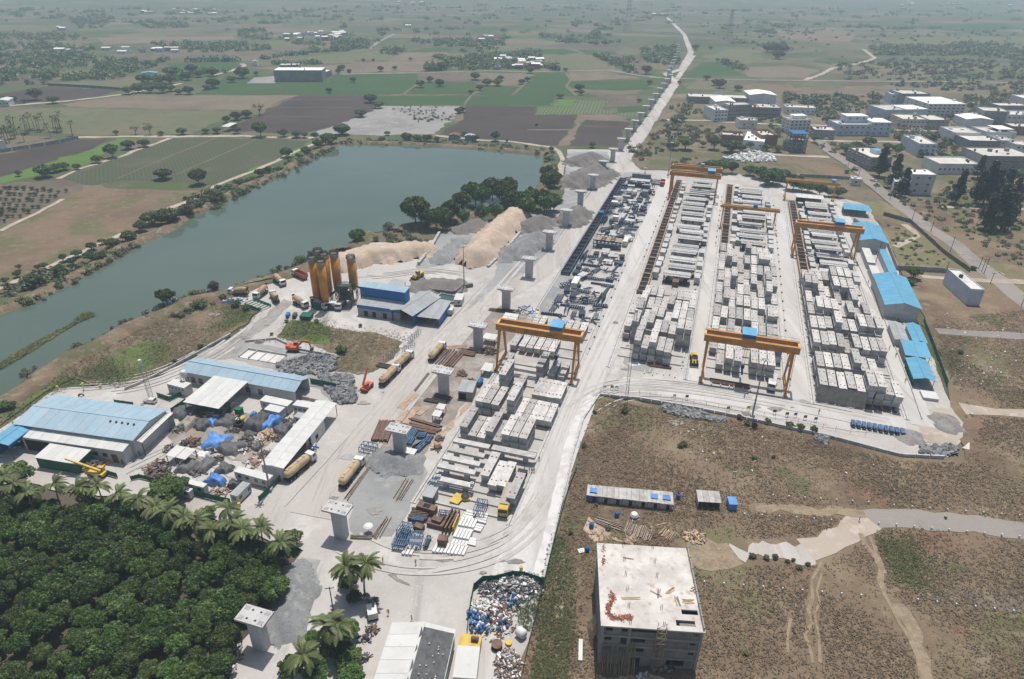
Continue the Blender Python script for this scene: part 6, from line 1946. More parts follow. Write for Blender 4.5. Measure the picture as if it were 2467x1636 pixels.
for i in range(4):
 mb=MB()
 x,y=((-2.4,-2.2),(2.4,-2.2),(2.4,2.2),(-2.4,2.2))[i]
 x2,y2=((-2.4,-2.2),(2.4,-2.2),(2.4,2.2),(-2.4,2.2))[(i+1)%4]
 mb.bar((x,y,0),(x,y,9.5),.3)
 for z in(3.5,6.3,9.2):
  mb.bar((x,y,z),(x2,y2,z),.25)
 mb.bar((x,y,.5),(x2,y2,3.4),.15)
 mb.bar((x,y,3.6),(x2,y2,6.2),.15)
 mb.build('tower_leg','plant_green',o)
mb=MB()
mb.box(-2.2,-2.0,3.6,2.2,2.0,5.6)
mb.build('mixer_box','plant_green',o)
mb=MB()
mb.add([(-2,-1.8,8.8),(2,-1.8,8.8),(2,1.8,8.8),(-2,1.8,8.8),(-.8,-.7,6.4),(.8,-.7,6.4),(.8,.7,6.4),(-.8,.7,6.4)],[(0,1,5,4),(1,2,6,5),(2,3,7,6),(3,0,4,7),(0,3,2,1)])
mb.build('weigh_hopper','plant_green',o)
for y in(-1.4,.2,1.6):
 mb=MB()
 mb.cyl((-2.0,y,8.0),(-8.5,y+.5,2.2),.22,n=8)
 mb.build('screw_conveyor','plant_green',o)
mb=MB()
mb.box(-7.5,-4.5,2.0,-3.2,-1.5,3.1)
mb.build('control_room','white_paint',o)
mb=MB()
mb.box(-13.6,-2.6,0,-10.6,1.0,3.6)
mb.box(-12,-4.5,0,-5,-3.2,2.8)
mb.build('ground_bin','plant_green',o)
mb=MB()
mb.bar((2,1.5,8.5),(9,8.5,1.5),1.3,.4)
for sy in(-.7,.7):
 mb.bar((2+sy,1.5-sy,8.9),(9+sy,8.5-sy,1.9),.12)
mb.build('belt_conveyor','plant_green',o)
R=rect('p',10,FL=(755,192),FR=(992,225),BR=(1015,210))
R=(R[0],R[1],4.2,R[3])
o=shed('plant_building','tall deep blue clad plant building with pale roof edge','building',R,10,None,'roof_blue_pale','wall_blue',back=10.4,pw=2.2,over=.2)
R2=rect('p',5.5,FL=(740,278),FR=(965,308),BR=(990,285))
o=shed('plant_lean_to','grey lean-to roof with blue fascia before the blue plant building','lean-to',(R2[0],R2[1],R2[2]+.5,R2[3]),4.6,None,'roof_grey','wall_grey',back=5.8,pw=2.2,over=.2,walls='flr')
wall_hole(o,'f',R2[1],R2[2]+.5,0,3.1,R2[1]+.3,1.3,'fascia','wall_blue')
for x in(-5.5,-2.0,2.5):
 wall_hole(o,'f',R2[1],R2[2]+.5,x,.0,1.6,2.2,'door','dark_hole')
R=rect('p',5,FL=(950,322),FR=(1060,352),BR=(1145,240))
o=shed('plant_shed','long grey metal shed right of the blue plant building','shed',R,4.6,6.0,'roof_grey','wall_blue','y',walls='blr',posts=True,pw=2.4)
R=rect('p',4,FL=(1062,345),FR=(1165,358),BR=(1232,278))
o=shed('plant_shed','flat grey roofed shed with blue edge beside the water tank','shed',R,3.4,None,'roof_grey','wall_blue',back=4.2,walls='r',posts=True,pw=2.4)
R=rect('p',.8,FL=(1150,262),FR=(1250,280),BR=(1275,248))
o=thing('water_tank','open rectangular water settling tank beside the plant sheds','water tank',(R[0][0],R[0][1],0),R[3])
w,d=R[1]/2,R[2]/2
for nm,b in(('a',(-w,-d,w,-d+.35)),('b',(-w,d-.35,w,d)),('c',(-w,-d+.35,-w+.35,d-.35)),('d',(w-.35,-d+.35,w,d-.35))):
 mb=MB()
 mb.box(b[0],b[1],-.2,b[2],b[3],1.0)
 mb.build('tank_wall','concrete',o)
mb=MB()
mb.box(-w+.35,-d+.35,-.2,w-.35,d-.35,.6)
mb.build('tank_water','tank_water',o)
cabin('small white cabin beside the plant water tank',rect('p',2.6,FL=(1255,268),FR=(1298,270),BR=(1298,236)),2.7,wins=[('f',.3,1.2,.9,.8),('r',0,1.2,.9,.8)])
cabin('little white box cabin below the blue edged shed',rect('p',2.2,FL=(1217,322),FR=(1244,324),BR=(1246,304)),2.3)
R=rect('p',3,FL=(912,188),FR=(978,196),BR=(988,170))
shed('canopy','small pale canopy behind the blue plant building','canopy',R,2.9,None,'roof_grey','wall_grey',back=3.3,walls='',posts=True)
def net_fence(label,k,pts,h=1.6,m='net_green',name='net_fence'):
 q=[P(k,x,y) for x,y in pts]
 c=q[0]
 o=thing(name,label,'net fence',(c[0],c[1],0))
 for i in range(len(q)-1):
  a,b=q[i]-c,q[i+1]-c
  L=np.linalg.norm(b-a)
  n=max(1,int(L/2.5))
  for j in range(n):
   p0,p1=a+(b-a)*(j/n),a+(b-a)*((j+1)/n)
   mb=MB()
   mb.bar((p0[0],p0[1],h*.5+random.uniform(-.1,.05)),(p1[0],p1[1],h*.5),.05,h)
   mb.build('net_panel',m,o)
   mb=MB()
   mb.bar((p0[0],p0[1],-.2),(p0[0],p0[1],h+.3),.09)
   mb.build('post','dark_steel',o)
 return o
net_fence('green net fence along the lake edge behind the mixers',4,[(1640,425),(1720,405),(1830,380)])
R=rect(4,.8,FL=(1650,535),FR=(1755,575),BR=(1805,535))
o=thing('sand_washer','flat green net covered tank frame beside the mixers','tank frame',(R[0][0],R[0][1],0),R[3])
w,d=R[1]/2,R[2]/2
for y in(-d,d):
 mb=MB();mb.bar((-w,y,.5),(w,y,.5),.15,1.0);mb.build('long_side','net_green',o)
for i in range(6):
 mb=MB();x=-w+i*2*w/5;mb.bar((x,-d,.8),(x,d,.8),.5,.15);mb.build('cross_slat','net_green',o)
cabin('open green metal skip below the silos',rect(4,1.6,FL=(2015,620),FR=(2085,625),BR=(2092,595)),1.7,'net_green','net_green',name='skip',cat='skip')
cabin('small blue bin left of the green skip',rect(4,1.2,FL=(1917,612),FR=(1938,612),BR=(1940,592)),1.3,'deep_blue','deep_blue',name='bin',cat='bin')
cabin('small dark bin left of the green skip',rect(4,1.2,FL=(1962,616),FR=(1986,616),BR=(1988,594)),1.3,'dark_steel','dark_steel',name='bin',cat='bin')
# heaps of sand and stone
def mound(name,label,cat,path,w,h,m,seed,flat=0.0,z0=0.0):
 """ridge-shaped heap along a path of ground points"""
 q=np.array([p[:2] for p in path])
 c=q.mean(0)
 rg=np.random.default_rng(seed)
 lo,hi=q.min(0)-w*1.1,q.max(0)+w*1.1
 n=int(np.clip(max(hi-lo)/.9,14,46))
 nx=max(10,int(n*(hi-lo)[0]/max(hi-lo)))
 ny=max(10,int(n*(hi-lo)[1]/max(hi-lo)))
 gx,gy=np.meshgrid(np.linspace(lo[0],hi[0],nx),np.linspace(lo[1],hi[1],ny))
 D=np.full(gx.shape,1e9)
 segs_=[(q[i],q[i+1]) for i in range(len(q)-1)] if len(q)>1 else[(q[0],q[0]+.01)]
 for a,b in segs_:
  ab=b-a
  t=np.clip(((gx-a[0])*ab[0]+(gy-a[1])*ab[1])/(ab@ab),0,1)
  D=np.minimum(D,np.hypot(gx-a[0]-t*ab[0],gy-a[1]-t*ab[1]))
 ph=rg.random(6)*6
 wob=1+.16*np.sin(gx*.55+ph[0])*np.cos(gy*.5+ph[1])+.1*np.sin(gx*1.1+gy*.9+ph[2])
 Dn=D/(w*wob)
 z=h*np.clip(1-np.maximum(Dn,flat)/1.0+flat*.0,-.25,1)/(1-flat)
 z=z+np.where(z>0,1,0)*(rg.normal(size=z.shape)*.09*min(1,h/3)+.18*np.sin(gx*1.7+ph[3])*np.sin(gy*1.5+ph[4])*min(1,h/4))
 vs=np.stack([gx-c[0],gy-c[1],np.maximum(z,-.4)],-1).reshape(-1,3)
 keep=Dn.reshape(-1)<1.2
 fs=[]
 for j in range(ny-1):
  for i in range(nx-1):
   f=(j*nx+i,j*nx+i+1,(j+1)*nx+i+1,(j+1)*nx+i)
   if all(keep[list(f)]):
    fs.append(f)
 mb=MB()
 mb.add(vs,fs)
 o=mb.build(name,m,None,(c[0],c[1],z0),smooth=True)
 return tag(o,label,cat,'aggregate heaps')
mound('sand_heap','long pale sand heap between two low walls behind the plant','sand heap',PP(5,[(960,240),(1120,60),(1230,-30)]),10,6.5,'sand',1,.3)
mound('sand_heap','broad sand heap between the silos and the lake trees','sand heap',PP(5,[(90,270),(250,220),(420,210),(560,190)]),9.5,4.8,'sand',2,.4)
mound('sand_heap','low sand slope right of the broad sand heap','sand heap',PP(5,[(600,180),(640,160)]),5,3.5,'sand',3)
mound('stone_heap','grey stone chips spread beside the long sand heap','gravel heap',PP(5,[(730,240),(870,120)]),6,2.2,'crushed_stone',4)
mound('stone_heap','dark brownish stone heap behind the grey chips','gravel heap',PP(5,[(880,40),(980,0)]),7,3.5,'dark_stone',5)
mound('stone_heap','dark gravel heap right of the long sand heap','gravel heap',PP(2,[(1320,1530),(1400,1500)]),9,5.5,'dark_stone',6)
mound('stone_heap','blue grey stone heap beside the seventh pier','gravel heap',PP(5,[(1200,210),(1300,150),(1370,110)]),9,5.0,'crushed_stone',7)
mound('stone_heap','grey stone heap at the foot of the ninth pier','gravel heap',PP(2,[(1600,1490),(1650,1440)]),9,6,'dark_stone',8)
mound('stone_heap','grey gravel ridge between the tenth and eleventh piers','gravel heap',PP(2,[(1660,1230),(1780,1170)]),15,8,'dark_stone',9)
mound('stone_heap','far gravel heap at the lake corner road','gravel heap',PP(2,[(1660,1090),(1740,1070)]),12,6,'dark_stone',10)
mound('stone_heap','low brownish stone bay beside the wheel loader','gravel heap',PP('p',[(1100,195),(1230,195)]),8,2.6,'dark_stone',11)
mound('stone_heap','grey stone heap at the foot of the third pier','gravel heap',PP(8,[(350,90),(430,110),(500,120)]),5.5,2.8,'crushed_stone',12)
mound('stone_heap','grey stone heap between the orchard and the entrance road','gravel heap',PP(7,[(1960,880),(1960,1040),(1900,1200)]),5,1.8,'crushed_stone',13)
mound('stone_heap','small black coal-like heap behind the blue trailer','gravel heap',PP(6,[(1585,1420)]),4.2,1.3,'oil_stain',14)
mound('stone_heap','dark gravel patch at the yard corner, farther of two','gravel heap',PP(6,[(1830,1310)]),4.2,.8,'oil_stain',15)
mound('stone_heap','dark gravel patch at the yard corner, nearer of two','gravel heap',PP(6,[(1865,1355)]),4.0,.8,'oil_stain',16)
mound('stone_heap','small dark heap on the concrete beside the lake road','gravel heap',PP(4,[(1735,790)]),1.8,1.2,'dark_stone',17)
def rubble(name,k,polys,n,sz,m,seed):
 rg=random.Random(seed)
 mb=MB()
 for poly,w in polys:
  for p in scatter_px(k,poly,int(n*w),(.2,1),(1,1)):
   s=rg.uniform(*sz)
   t=Matrix.Rotation(rg.uniform(-.6,.6),3,'X')@Matrix.Rotation(rg.uniform(-.6,.6),3,'Y')
   mb.cbox((p[0],p[1],s*.22),(s*rg.uniform(.6,1.4),s*rg.uniform(.5,1.1),s*rg.uniform(.3,.6)),rg.uniform(0,3.1),0,t)
 return tag(mb.build(name,m),kind='stuff')
rubble('broken_concrete',4,[([(1860,940),(2060,880),(2260,880),(2260,960),(2200,1000),(2000,1010),(1880,1000)],.45),([(2120,1010),(2365,1020),(2390,1190),(2260,1210)],.55)],900,(.5,1.7),'crushed_stone',1)
rubble('field_rubble',6,[([(-40,1210),(60,1230),(370,1310),(370,1330),(60,1290),(-60,1250)],.5),([(960,1400),(1050,1440),(1040,1480),(960,1440)],.2),([(1650,1500),(1900,1480),(1920,1540),(1700,1560)],.3)],420,(.4,1.6),'crushed_stone',2)
rubble('building_waste',3,[([(340,1060),(520,1000),(680,1040),(720,1080),(500,1090)],1.0)],420,(.5,2.0),'white_paint',3)
rubble('litter',6,[([(1800,560),(2300,700),(2365,1100),(1950,1100)],.25),([(0,1300),(1600,1500),(1600,1700),(0,1700)],.12),([(1900,180),(2250,350),(2280,360),(1950,200)],.2)],420,(.2,.55),'white_paint',4)
def low_wall(label,k,pts,w,h,m='concrete',name='low_wall',cat='wall',n_piece=3.0):
 q=[P(k,x,y) for x,y in pts]
 c=q[0]
 o=thing(name,label,cat,(c[0],c[1],0))
 for i in range(len(q)-1):
  a,b=q[i]-c,q[i+1]-c
  L=np.linalg.norm(b-a)
  n=max(1,int(L/n_piece))
  for j in range(n):
   p0,p1=a+(b-a)*((j+.03)/n),a+(b-a)*((j+.97)/n)
   mb=MB()
   hh=h*random.uniform(.94,1.06)
   mb.bar((p0[0],p0[1],hh/2-.2),(p1[0],p1[1],hh/2-.2),w,hh+.4)
   mb.build('block',m,o)
 return o
low_wall('leaning pale retaining wall between sand and stone heaps',5,[(580,275),(650,190),(720,70)],1.2,1.6)
low_wall('low dark stone bay wall beside the wheel loader','p',[(1060,190),(1095,160),(1075,200)],.8,1.2,'dark_stone')
low_wall('dark block wall in front of the brown stone bay','p',[(1060,195),(1150,225),(1250,235),(1290,205),(1350,195)],1.2,1.4,'dark_stone')
low_wall('row of concrete blocks right of the long sand heap',5,[(1045,290),(1150,190),(1260,60)],1.2,1.0)
low_wall('pale kerb wall along the road beside the lake land',4,[(835,1112),(950,1065),(1130,975),(1340,860),(1540,748)],.5,.9)
low_wall('short concrete wall by the pale blue long shed',4,[(2015,1165),(2130,1190)],.4,1.0)
low_wall('low ramp kerb around the excavation by the rubble',4,[(1640,790),(1850,770),(2000,840),(2100,860),(2260,885)],.5,.7)
low_wall('boundary wall of the factory plot right of the casting yard',6,[(1220,-20),(1440,130),(1510,305),(1850,325)],.35,2.2,'wall_grey')
low_wall('stone boundary wall beside the asphalt factory road',6,[(1420,-60),(1600,-10),(1700,80),(1830,200),(2000,320)],.35,2.0,'dark_stone')
low_wall('grey boundary wall behind the factory road trees',3,[(860,1180),(1040,1190),(1200,1200)],.3,1.6,'wall_grey')
R=rect(4,.3,FL=(1610,890),FR=(1870,935),BR=(1910,880))
o=thing('excavated_pit','white concrete slabs with low partition walls before the excavator','foundation',(R[0][0],R[0][1],0),R[3])
w,d=R[1]/2,R[2]/2
for i in range(4):
 mb=MB()
 x=-w+i*w/2
 mb.box(x+.2,-d,-.1,x+w/2-.2,d,.12+.04*i)
 mb.build('floor_slab','white_slurry',o)
 mb=MB()
 mb.box(x-.18,-d,-.1,x+.18,d,.75 if i<2 else .4)
 mb.build('partition','concrete',o)
mb=MB()
mb.box(-w,d,-.1,w,d+.35,.9)
mb.build('partition','concrete',o)
# workshop sheds on the left
R1=rect('w',6,FR=(1800,725),BR=(2240,325),BL=(740,130))
o=shed('workshop','largest pale blue roofed workshop at the left edge','workshop',R1,6,7.2,'roof_blue_pale','wall_white','x',pw=3.2)
mb=MB()
for i in range(5):
 mb.cyl((R1[1]*(.22+.05*i),-2.2,6.9),(R1[1]*(.22+.05*i),-2.2,7.3),.3,n=8)
mb.build('roof_vent','dark_steel',o)
R=rect('w',4.8,FL=(290,672),FR=(1665,870),BR=(1800,730))
o=shed('lean_to','long white roofed lean-to in front of the largest workshop','lean-to',R,4.4,None,'roof_white','wall_white',back=5.2,walls='fr',pw=2.8,over=.2)
for x,w_,h_,m in((-R[1]*.36,7.5,3.6,'dark_hole'),(-R[1]*.22,4,3.4,'dark_hole'),(-.08*R[1],1.6,2.8,'rust'),(.13*R[1],1.6,2.6,'rust'),(.40*R[1],1.8,2.8,'rust')):
 wall_hole(o,'f',R[1],R[2],x,0,w_,h_,'door',m)
for x in(.02,.22,.31):
 wall_hole(o,'f',R[1],R[2],x*R[1],1.6,1.4,1.2,'window','window_glass')
R=rect('w',5,FL=(1815,735),FR=(1920,748),BR=(2330,355))
shed('lean_to','narrow white lean-to on the right side of the largest workshop','lean-to',R,4.6,4.9,'roof_white','wall_white','y',walls='b',posts=True,over=.2)
R=rect('w',5.4,FR=(95,782),BR=(445,540),BL=(190,507))
o=shed('workshop_wing','blue roofed open wing left of the largest workshop','workshop',R,5.0,5.6,'roof_blue','wall_blue','y',walls='l',posts=True,over=.3)
wall_hole(o,'r',R[1],R[2],0,3.9,R[2],1.2,'fascia','wall_blue')
R=rect('w',3.6,FL=(480,957),FR=(1030,1047),BR=(1220,882))
shed('store_shed','white roofed store with green net walls near the palms','shed',R,3.4,None,'roof_white','net_green',back=3.8,pw=2.4,over=.25)
R=rect('x',4.5,FL=(285,345),FR=(1560,575),BR=(1715,425))
o=shed('long_shed','long pale blue roofed shed with white walls by the rubble','shed',R,4.5,5.9,'roof_blue_pale','wall_white','x',walls='fbl',pw=3.2)
for x in(-.42,-.35,.08,.19):
 wall_hole(o,'f',R[1],R[2],x*R[1],.6,1.6,2.0,'window','window_glass')
R=rect('x',4.6,FL=(320,700),FR=(715,775),BR=(1000,480))
shed('canopy','wide white roofed open canopy before the long blue shed','canopy',R,4.4,None,'roof_white','wall_grey',back=4.9,walls='',posts=True,pw=2.6,over=.2)
R=rect('v',4.5,FL=(1165,862),FR=(1425,907),BR=(2170,162))
o=shed('long_shed','long narrow white and grey roofed shed along the haul road','shed',R,4.3,4.6,'roof_white','wall_white','y',walls='fl',posts=True,over=.25,pw=3.2)
c,w,d,a=R
for y0,y1,m in((-.02,.24,'wall_white'),(-.11,-.06,'wall_grey')):
 mb=MB()
 mb.box(w/2-.1,y0*d,-.2,w/2+.02,y1*d,4.2)
 mb.build('wall',m,o)
wall_hole(o,'r',w,d,.08*d,.8,1.4,1.4,'window','dark_hole',.08)
wall_hole(o,'r',w,d,-.09*d,0,1.8,2.4,'door','rust',.08)
R=rect('x',3.2,FL=(108,505),FR=(330,545),BR=(352,490),BL=(180,432))
o=cabin('small white wash block with five little windows and flat roof',R,3.2,wins=[('f',(i-2)*R[1]*.19,2.0,.6,.6) for i in range(5)],name='wash_block',cat='building',z0=0)
p=P('x',335,545)
o=thing('water_tower','white round water tank on a steel stand by the wash block','water tank',(p[0],p[1],0))
mb=MB()
mb.lathe([(1.0,4.4),(1.05,5.0),(1.05,6.2),(.8,6.6),(.25,6.75)],16)
mb.build('tank','white_paint',o,smooth=True)
for x in(-.8,.8):
 for y in(-.8,.8):
  mb=MB()
  mb.bar((x,y,0),(x,y,4.4),.14)
  mb.bar((x,y,.4),(-x,y,4.0),.08)
  mb.build('leg','dark_steel',o)
WC=[('long white container cabin with roof vents below the long blue shed',(1205,122),(1530,192),(1610,132),3.1,'roof_white'),('white container cabin beside the end of the long narrow shed',(1615,180),(1828,216),(1855,152),3.0,'roof_white'),('cream roofed white container before the long container cabin',(1262,228),(1440,268),(1512,206),3.0,'roof_white'),('grey container half under the long narrow shed',(1600,312),(1690,332),(1762,282),2.8,'roof_grey'),('pinkish white site cabin with small windows beside the green net',(910,967),(1310,1077),(1362,1012),2.9,'roof_white'),('grey roofed cabin at the yard gate',(860,1237),(950,1262),(1092,1107),2.8,'roof_grey'),('long white container near the palms, the farther of two',(122,1052),(545,1157),(582,1112),2.8,'roof_white'),('long white container near the palms, the nearer of two',(0,1102),(372,1212),(412,1172),2.6,'roof_white')]
for lb,fl_,fr_,br_,h,rm in WC:
 R=rect('v',h,FL=fl_,FR=fr_,BR=br_)
 wn=[('f',x*R[1],1.3,1.0,.9) for x in(-.36,-.12,.14,.36)] if R[1]>6 else[('f',0,1.3,.9,.9)]
 if 'gate' in lb:
  wn=[('f',0,1.2,1.0,.9),('r',-1.5,1.2,1.0,.9),('r',1.8,1.2,1.0,.9)]
 cabin(lb,R,h,'wall_white',rm,wn)
cabin('small green generator box among the grey drums',rect('v',2.4,FL=(912,232),FR=(975,245),BR=(1005,205)),2.5,'net_green','net_green',name='generator',cat='generator')
net_fence('ragged green net around the pit by the wash block','x',[(0,640),(150,690),(290,620),(290,580)])
net_fence('green net fence at the end of the long blue shed','x',[(1745,490),(1880,515),(2040,550)],2.0)
net_fence('green net fence under the white canopy front','x',[(160,830),(320,720),(520,790),(740,840)],1.8)
net_fence('green net fence behind the palms','v',[(415,1240),(640,1300),(870,1350)],1.8)
net_fence('green net fence along the haul road beside the long shed','v',[(1205,1330),(1335,1205),(1440,1090),(1560,950)],1.8)
net_fence('green net fence by the rusty scrap near the palms','w',[(1390,1190),(1500,1215),(1600,1245)],1.6)
net_fence('short green net behind the largest workshop','w',[(1560,240),(1700,260),(1820,275)],1.6)
net_fence('faded green net by the scrap axles','w',[(1780,1280),(1900,1250),(2100,1300)],1.4)
def tarp(label,k,cx,cy,wpx,hpx,h,m,rz=None,seed=0):
 c=P(k,cx,cy,h*.4)
 a,b=P(k,cx-wpx/2,cy,0),P(k,cx+wpx/2,cy,0)
 e,f=P(k,cx,cy-hpx/2,0),P(k,cx,cy+hpx/2,0)
 w,d=np.linalg.norm(b-a)*.43,np.linalg.norm(f-e)*.42
 rg=np.random.default_rng(seed+int(cx+cy))
 n=22
 u=np.linspace(-1,1,n)
 gx,gy=np.meshgrid(u,u)
 ph=rg.random(8)*6.28
 edge=np.maximum(np.abs(gx),np.abs(gy))
 sh=np.clip((1-edge)/.28,0,1)
 top=.72+.18*np.sin(gx*3+ph[0])*np.cos(gy*2.6+ph[1])+.07*np.sin(gx*6+gy*4+ph[2])+.03*np.cos(gy*11+ph[3]+gx*3)
 z=h*sh**.7*top+.05+.05*np.abs(np.sin(gx*14+ph[4])*np.sin(gy*12+ph[5]))
 wob=1+.14*np.sin(np.arctan2(gy,gx)*3+ph[6])+.07*np.sin(np.arctan2(gy,gx)*7+ph[7])
 vs=np.stack([gx*w*wob,gy*d*wob,z],-1).reshape(-1,3)
 mb=MB()
 mb.add(vs,[(j*n+i,j*n+i+1,(j+1)*n+i+1,(j+1)*n+i) for j in range(n-1) for i in range(n-1)])
 o=mb.build('tarpaulin',m,None,(c[0],c[1],0),RZ if rz is None else rz,smooth=True)
 return tag(o,label,'tarpaulin','tarpaulin covers')
for i,(x,y,w,h,hh,m,lb) in enumerate([(300,250,260,150,2.4,'tarp_grey','grey tarpaulin heap at the corner by the white canopy'),(415,240,130,130,2.6,'tarp_grey','dark ribbed tarpaulin beside the green net'),(360,380,180,160,2.0,'tarp_beige','beige tarpaulin heap left of a grey one'),(540,395,220,130,1.8,'tarp_grey','grey tarpaulin heap left of the small blue one'),(665,360,110,110,1.8,'tarp_blue','small bright blue tarpaulin in the back row'),(820,350,220,150,1.5,'tarp_grey','crumpled grey tarpaulins between blue sheets'),(1200,370,260,220,3.4,'tarp_grey','house shaped grey tarpaulin over stores'),(1350,385,160,200,3.0,'tarp_blue','bright blue sheet hanging beside the house shaped tarpaulin'),(1480,455,220,130,2.4,'tarp_grey','grey tarpaulin next to the long narrow shed'),(680,595,320,190,1.8,'tarp_blue','largest blue tarpaulin in the middle of the stores'),(860,670,380,160,1.8,'tarp_grey','long ribbed grey tarpaulin right of the largest blue one'),(360,890,230,170,1.6,'tarp_grey','grey tarpaulin heap in the front row at left'),(560,880,200,200,1.8,'tarp_grey','grey tarpaulin heap in the front row centre'),(790,920,220,120,1.5,'tarp_grey','smooth grey tarpaulin behind the pinkish cabin'),(1100,515,190,70,.9,'tarp_grey','flat stack of dark mats beside the timber'),(1180,665,120,90,1.3,'tarp_grey','dark bundle beside the lamp mast'),(690,1060,280,110,2.7,'tarp_blue','blue and white sheet over a long container'),(900,1110,130,80,2.4,'tarp_grey','grey sheet at the end of the covered container'),(1130,280,50,60,1.2,'tarp_blue','tiny blue sheet by the green net'),(530,760,170,80,1.0,'white_paint','white sheets in front of the largest blue tarpaulin')]):
 tarp(lb,'v',x,y,w,h,hh,m,seed=i)
tarp('violet blue sheet over goods by the workshop corner','w',1850,870,160,100,1.6,'tarp_blue')
def heap(name,k,cx,cy,wpx,hpx,h,n,mats,seed,size=(.4,1.6),label=None):
 rg=random.Random(seed)
 mb=MB()
 c=P(k,cx,cy)
 w=np.linalg.norm(P(k,cx+wpx/2,cy)-c)
 d=np.linalg.norm(P(k,cx,cy-hpx/2)-c)
 for i in range(n):
  r,a=math.sqrt(rg.random()),rg.random()*6.28
  x,y=r*math.cos(a)*w,r*math.sin(a)*d
  z=max(.1,h*(1-r*r)*rg.uniform(.4,1))
  m=rg.randrange(len(mats))
  s=rg.uniform(*size)
  if rg.random()<.5:
   t=Matrix.Rotation(rg.uniform(-.5,.5),3,'X')
   mb.cbox((x,y,z),(s,s*rg.uniform(.15,.7),s*rg.uniform(.1,.5)),rg.random()*6,m,t)
  else:
   q=rg.random()*6.28
   mb.cyl((x,y,z),(x+math.cos(q)*s,y+math.sin(q)*s,z+rg.uniform(-.2,.4)),s*.14,n=6,m=m)
 o=mb.build(name,mats,None,(c[0],c[1],0))
 return tag(o,label,kind='stuff')
heap('scrap_parts','w',2130,1110,260,170,1.6,130,['dark_steel','rust','rebar','timber_grey'],1)
heap('scrap_parts','w',2180,1230,340,90,.8,110,['rust','rebar','dark_steel'],2)
heap('scrap_parts','w',1250,1110,300,140,1.8,120,['dark_steel','machine_yellow','rust','tarp_grey'],3)
heap('scrap_parts','v',380,640,240,120,1.0,90,['rust','dark_steel','rebar'],4)
heap('scrap_parts','v',1000,690,260,150,.7,90,['rust','timber_grey','dark_steel','white_paint'],5)
heap('scrap_parts','v',1130,860,200,130,.8,80,['white_paint','rust','jig_tan','timber_grey'],6)
heap('scrap_parts','v',560,320,260,90,.9,80,['timber','timber_grey','dark_steel','white_paint'],7)
heap('scrap_parts','v',950,330,180,90,.9,70,['white_paint','machine_yellow','tarp_grey'],8)
heap('scrap_parts','v',1420,560,160,100,.8,70,['dark_steel','timber_grey','tarp_grey'],9)
heap('scrap_parts','v',740,1200,240,80,.8,90,['rust','timber_grey','concrete'],10)
heap('scrap_parts','v',1830,690,110,90,.8,50,['deep_blue','white_paint','dark_steel'],11)
heap('scrap_parts','w',200,790,220,120,1.2,70,['dark_steel','white_paint','plant_green'],12)
heap('scrap_parts','w',1620,950,120,70,.7,40,['white_paint','grey_steel'],13)
for i,(x,y,w,h) in enumerate([(480,330,200,80),(250,470,200,70),(900,470,160,70),(1050,600,160,90),(640,720,180,60),(470,980,200,60),(150,700,140,90),(1250,780,160,110),(700,830,130,60),(1060,420,120,80),(60,960,160,120),(1560,380,120,60)]):
 heap('stored_parts','v',x,y,w,h,1.0,60,['dark_steel','rebar','tarp_grey','rust','grey_steel'],100+i,(.4,1.5))
heap('timber_offcuts','v',1300,535,170,110,1.3,120,['timber','timber'],14,(.8,2.4))
heap('scrap_parts',4,1560,515,160,50,.7,60,['white_paint','deep_blue','rust'],15)
heap('litter_bank',7,1560,1430,120,220,.4,110,['white_paint','dark_stone','rust'],16,(.2,.7))
for i,(x,y) in enumerate([(830,205),(885,195),(860,245)]):
 p=P('v',x,y)
 o=thing('cable_drum',f'grey cable drum beside the green generator, {nth(i + 1)} of three','cable drum',(p[0],p[1],0),i*1.0,'cable drums')
 for yy in(-.4,.4):
  mb=MB();mb.cyl((0,yy-.05,.9),(0,yy+.05,.9),.9,n=16);mb.build('flange','grey_steel',o)
 mb=MB();mb.cyl((0,-.35,.9),(0,.35,.9),.5,n=12);mb.build('core','dark_steel',o)
def torus(o,nm,R_,r_,z,m,nseg=18):
 mb=MB()
 vs,fs=[],[]
 for i in range(nseg):
  a=2*math.pi*i/nseg
  for j in range(6):
   b=2*math.pi*j/6
   vs.append(((R_+r_*math.cos(b))*math.cos(a),(R_+r_*math.cos(b))*math.sin(a),z+r_*math.sin(b)))
 for i in range(nseg):
  for j in range(6):
   fs.append((i*6+j,((i+1)%nseg)*6+j,((i+1)%nseg)*6+(j+1)%6,i*6+(j+1)%6))
 mb.add(vs,fs)
 return mb.build(nm,m,o,smooth=True)
p=P('v',970,430)
o=thing('tyre_stack','two large black tyres lying stacked among the stores','tyre',(p[0],p[1],0))
torus(o,'tyre',1.3,.42,.42,'tyre')
torus(o,'tyre',1.25,.4,1.15,'tyre')
def canopy(label,k,cx,cy,w,d,h,m='roof_white',rz=RZ):
 p=P(k,cx,cy,h)
 return shed('canopy',label,'canopy',((p[0],p[1]),w,d,rz),h-.15,None,m,'wall_grey',back=h+.05,walls='',posts=True,over=.1,pw=2.5,group='small canopies')
canopy('small white canopy beside the scrap, the left of two','v',212,725,3.0,4.2,2.6)
canopy('small white canopy beside the scrap, the right of two','v',335,750,3.0,4.2,2.6)
canopy('white work canopy on posts below the fifth pier, farther of two',5,730,1222,2.4,2.4,2.6)
canopy('white work canopy on posts below the fourth pier, nearer of two',5,705,1268,2.4,2.6,2.6)
canopy('tilted white canopy left of the near gantry leg',5,1042,957,3.2,4.6,2.4)
canopy('white canopy behind the near gantry',5,1197,617,5.4,4.2,3.0)
canopy('dull white canopy right of the fourth pier',5,1060,752,4.8,3.6,2.4)
R=rect(5,3.0,FL=(838,1118),FR=(935,1128),BR=(975,1062))
o=shed('site_shed','grey metal site shed with dark doorway beside the girder lane','shed',R,3.0,None,'roof_grey','wall_grey',back=3.4,over=.15,pw=2.2)
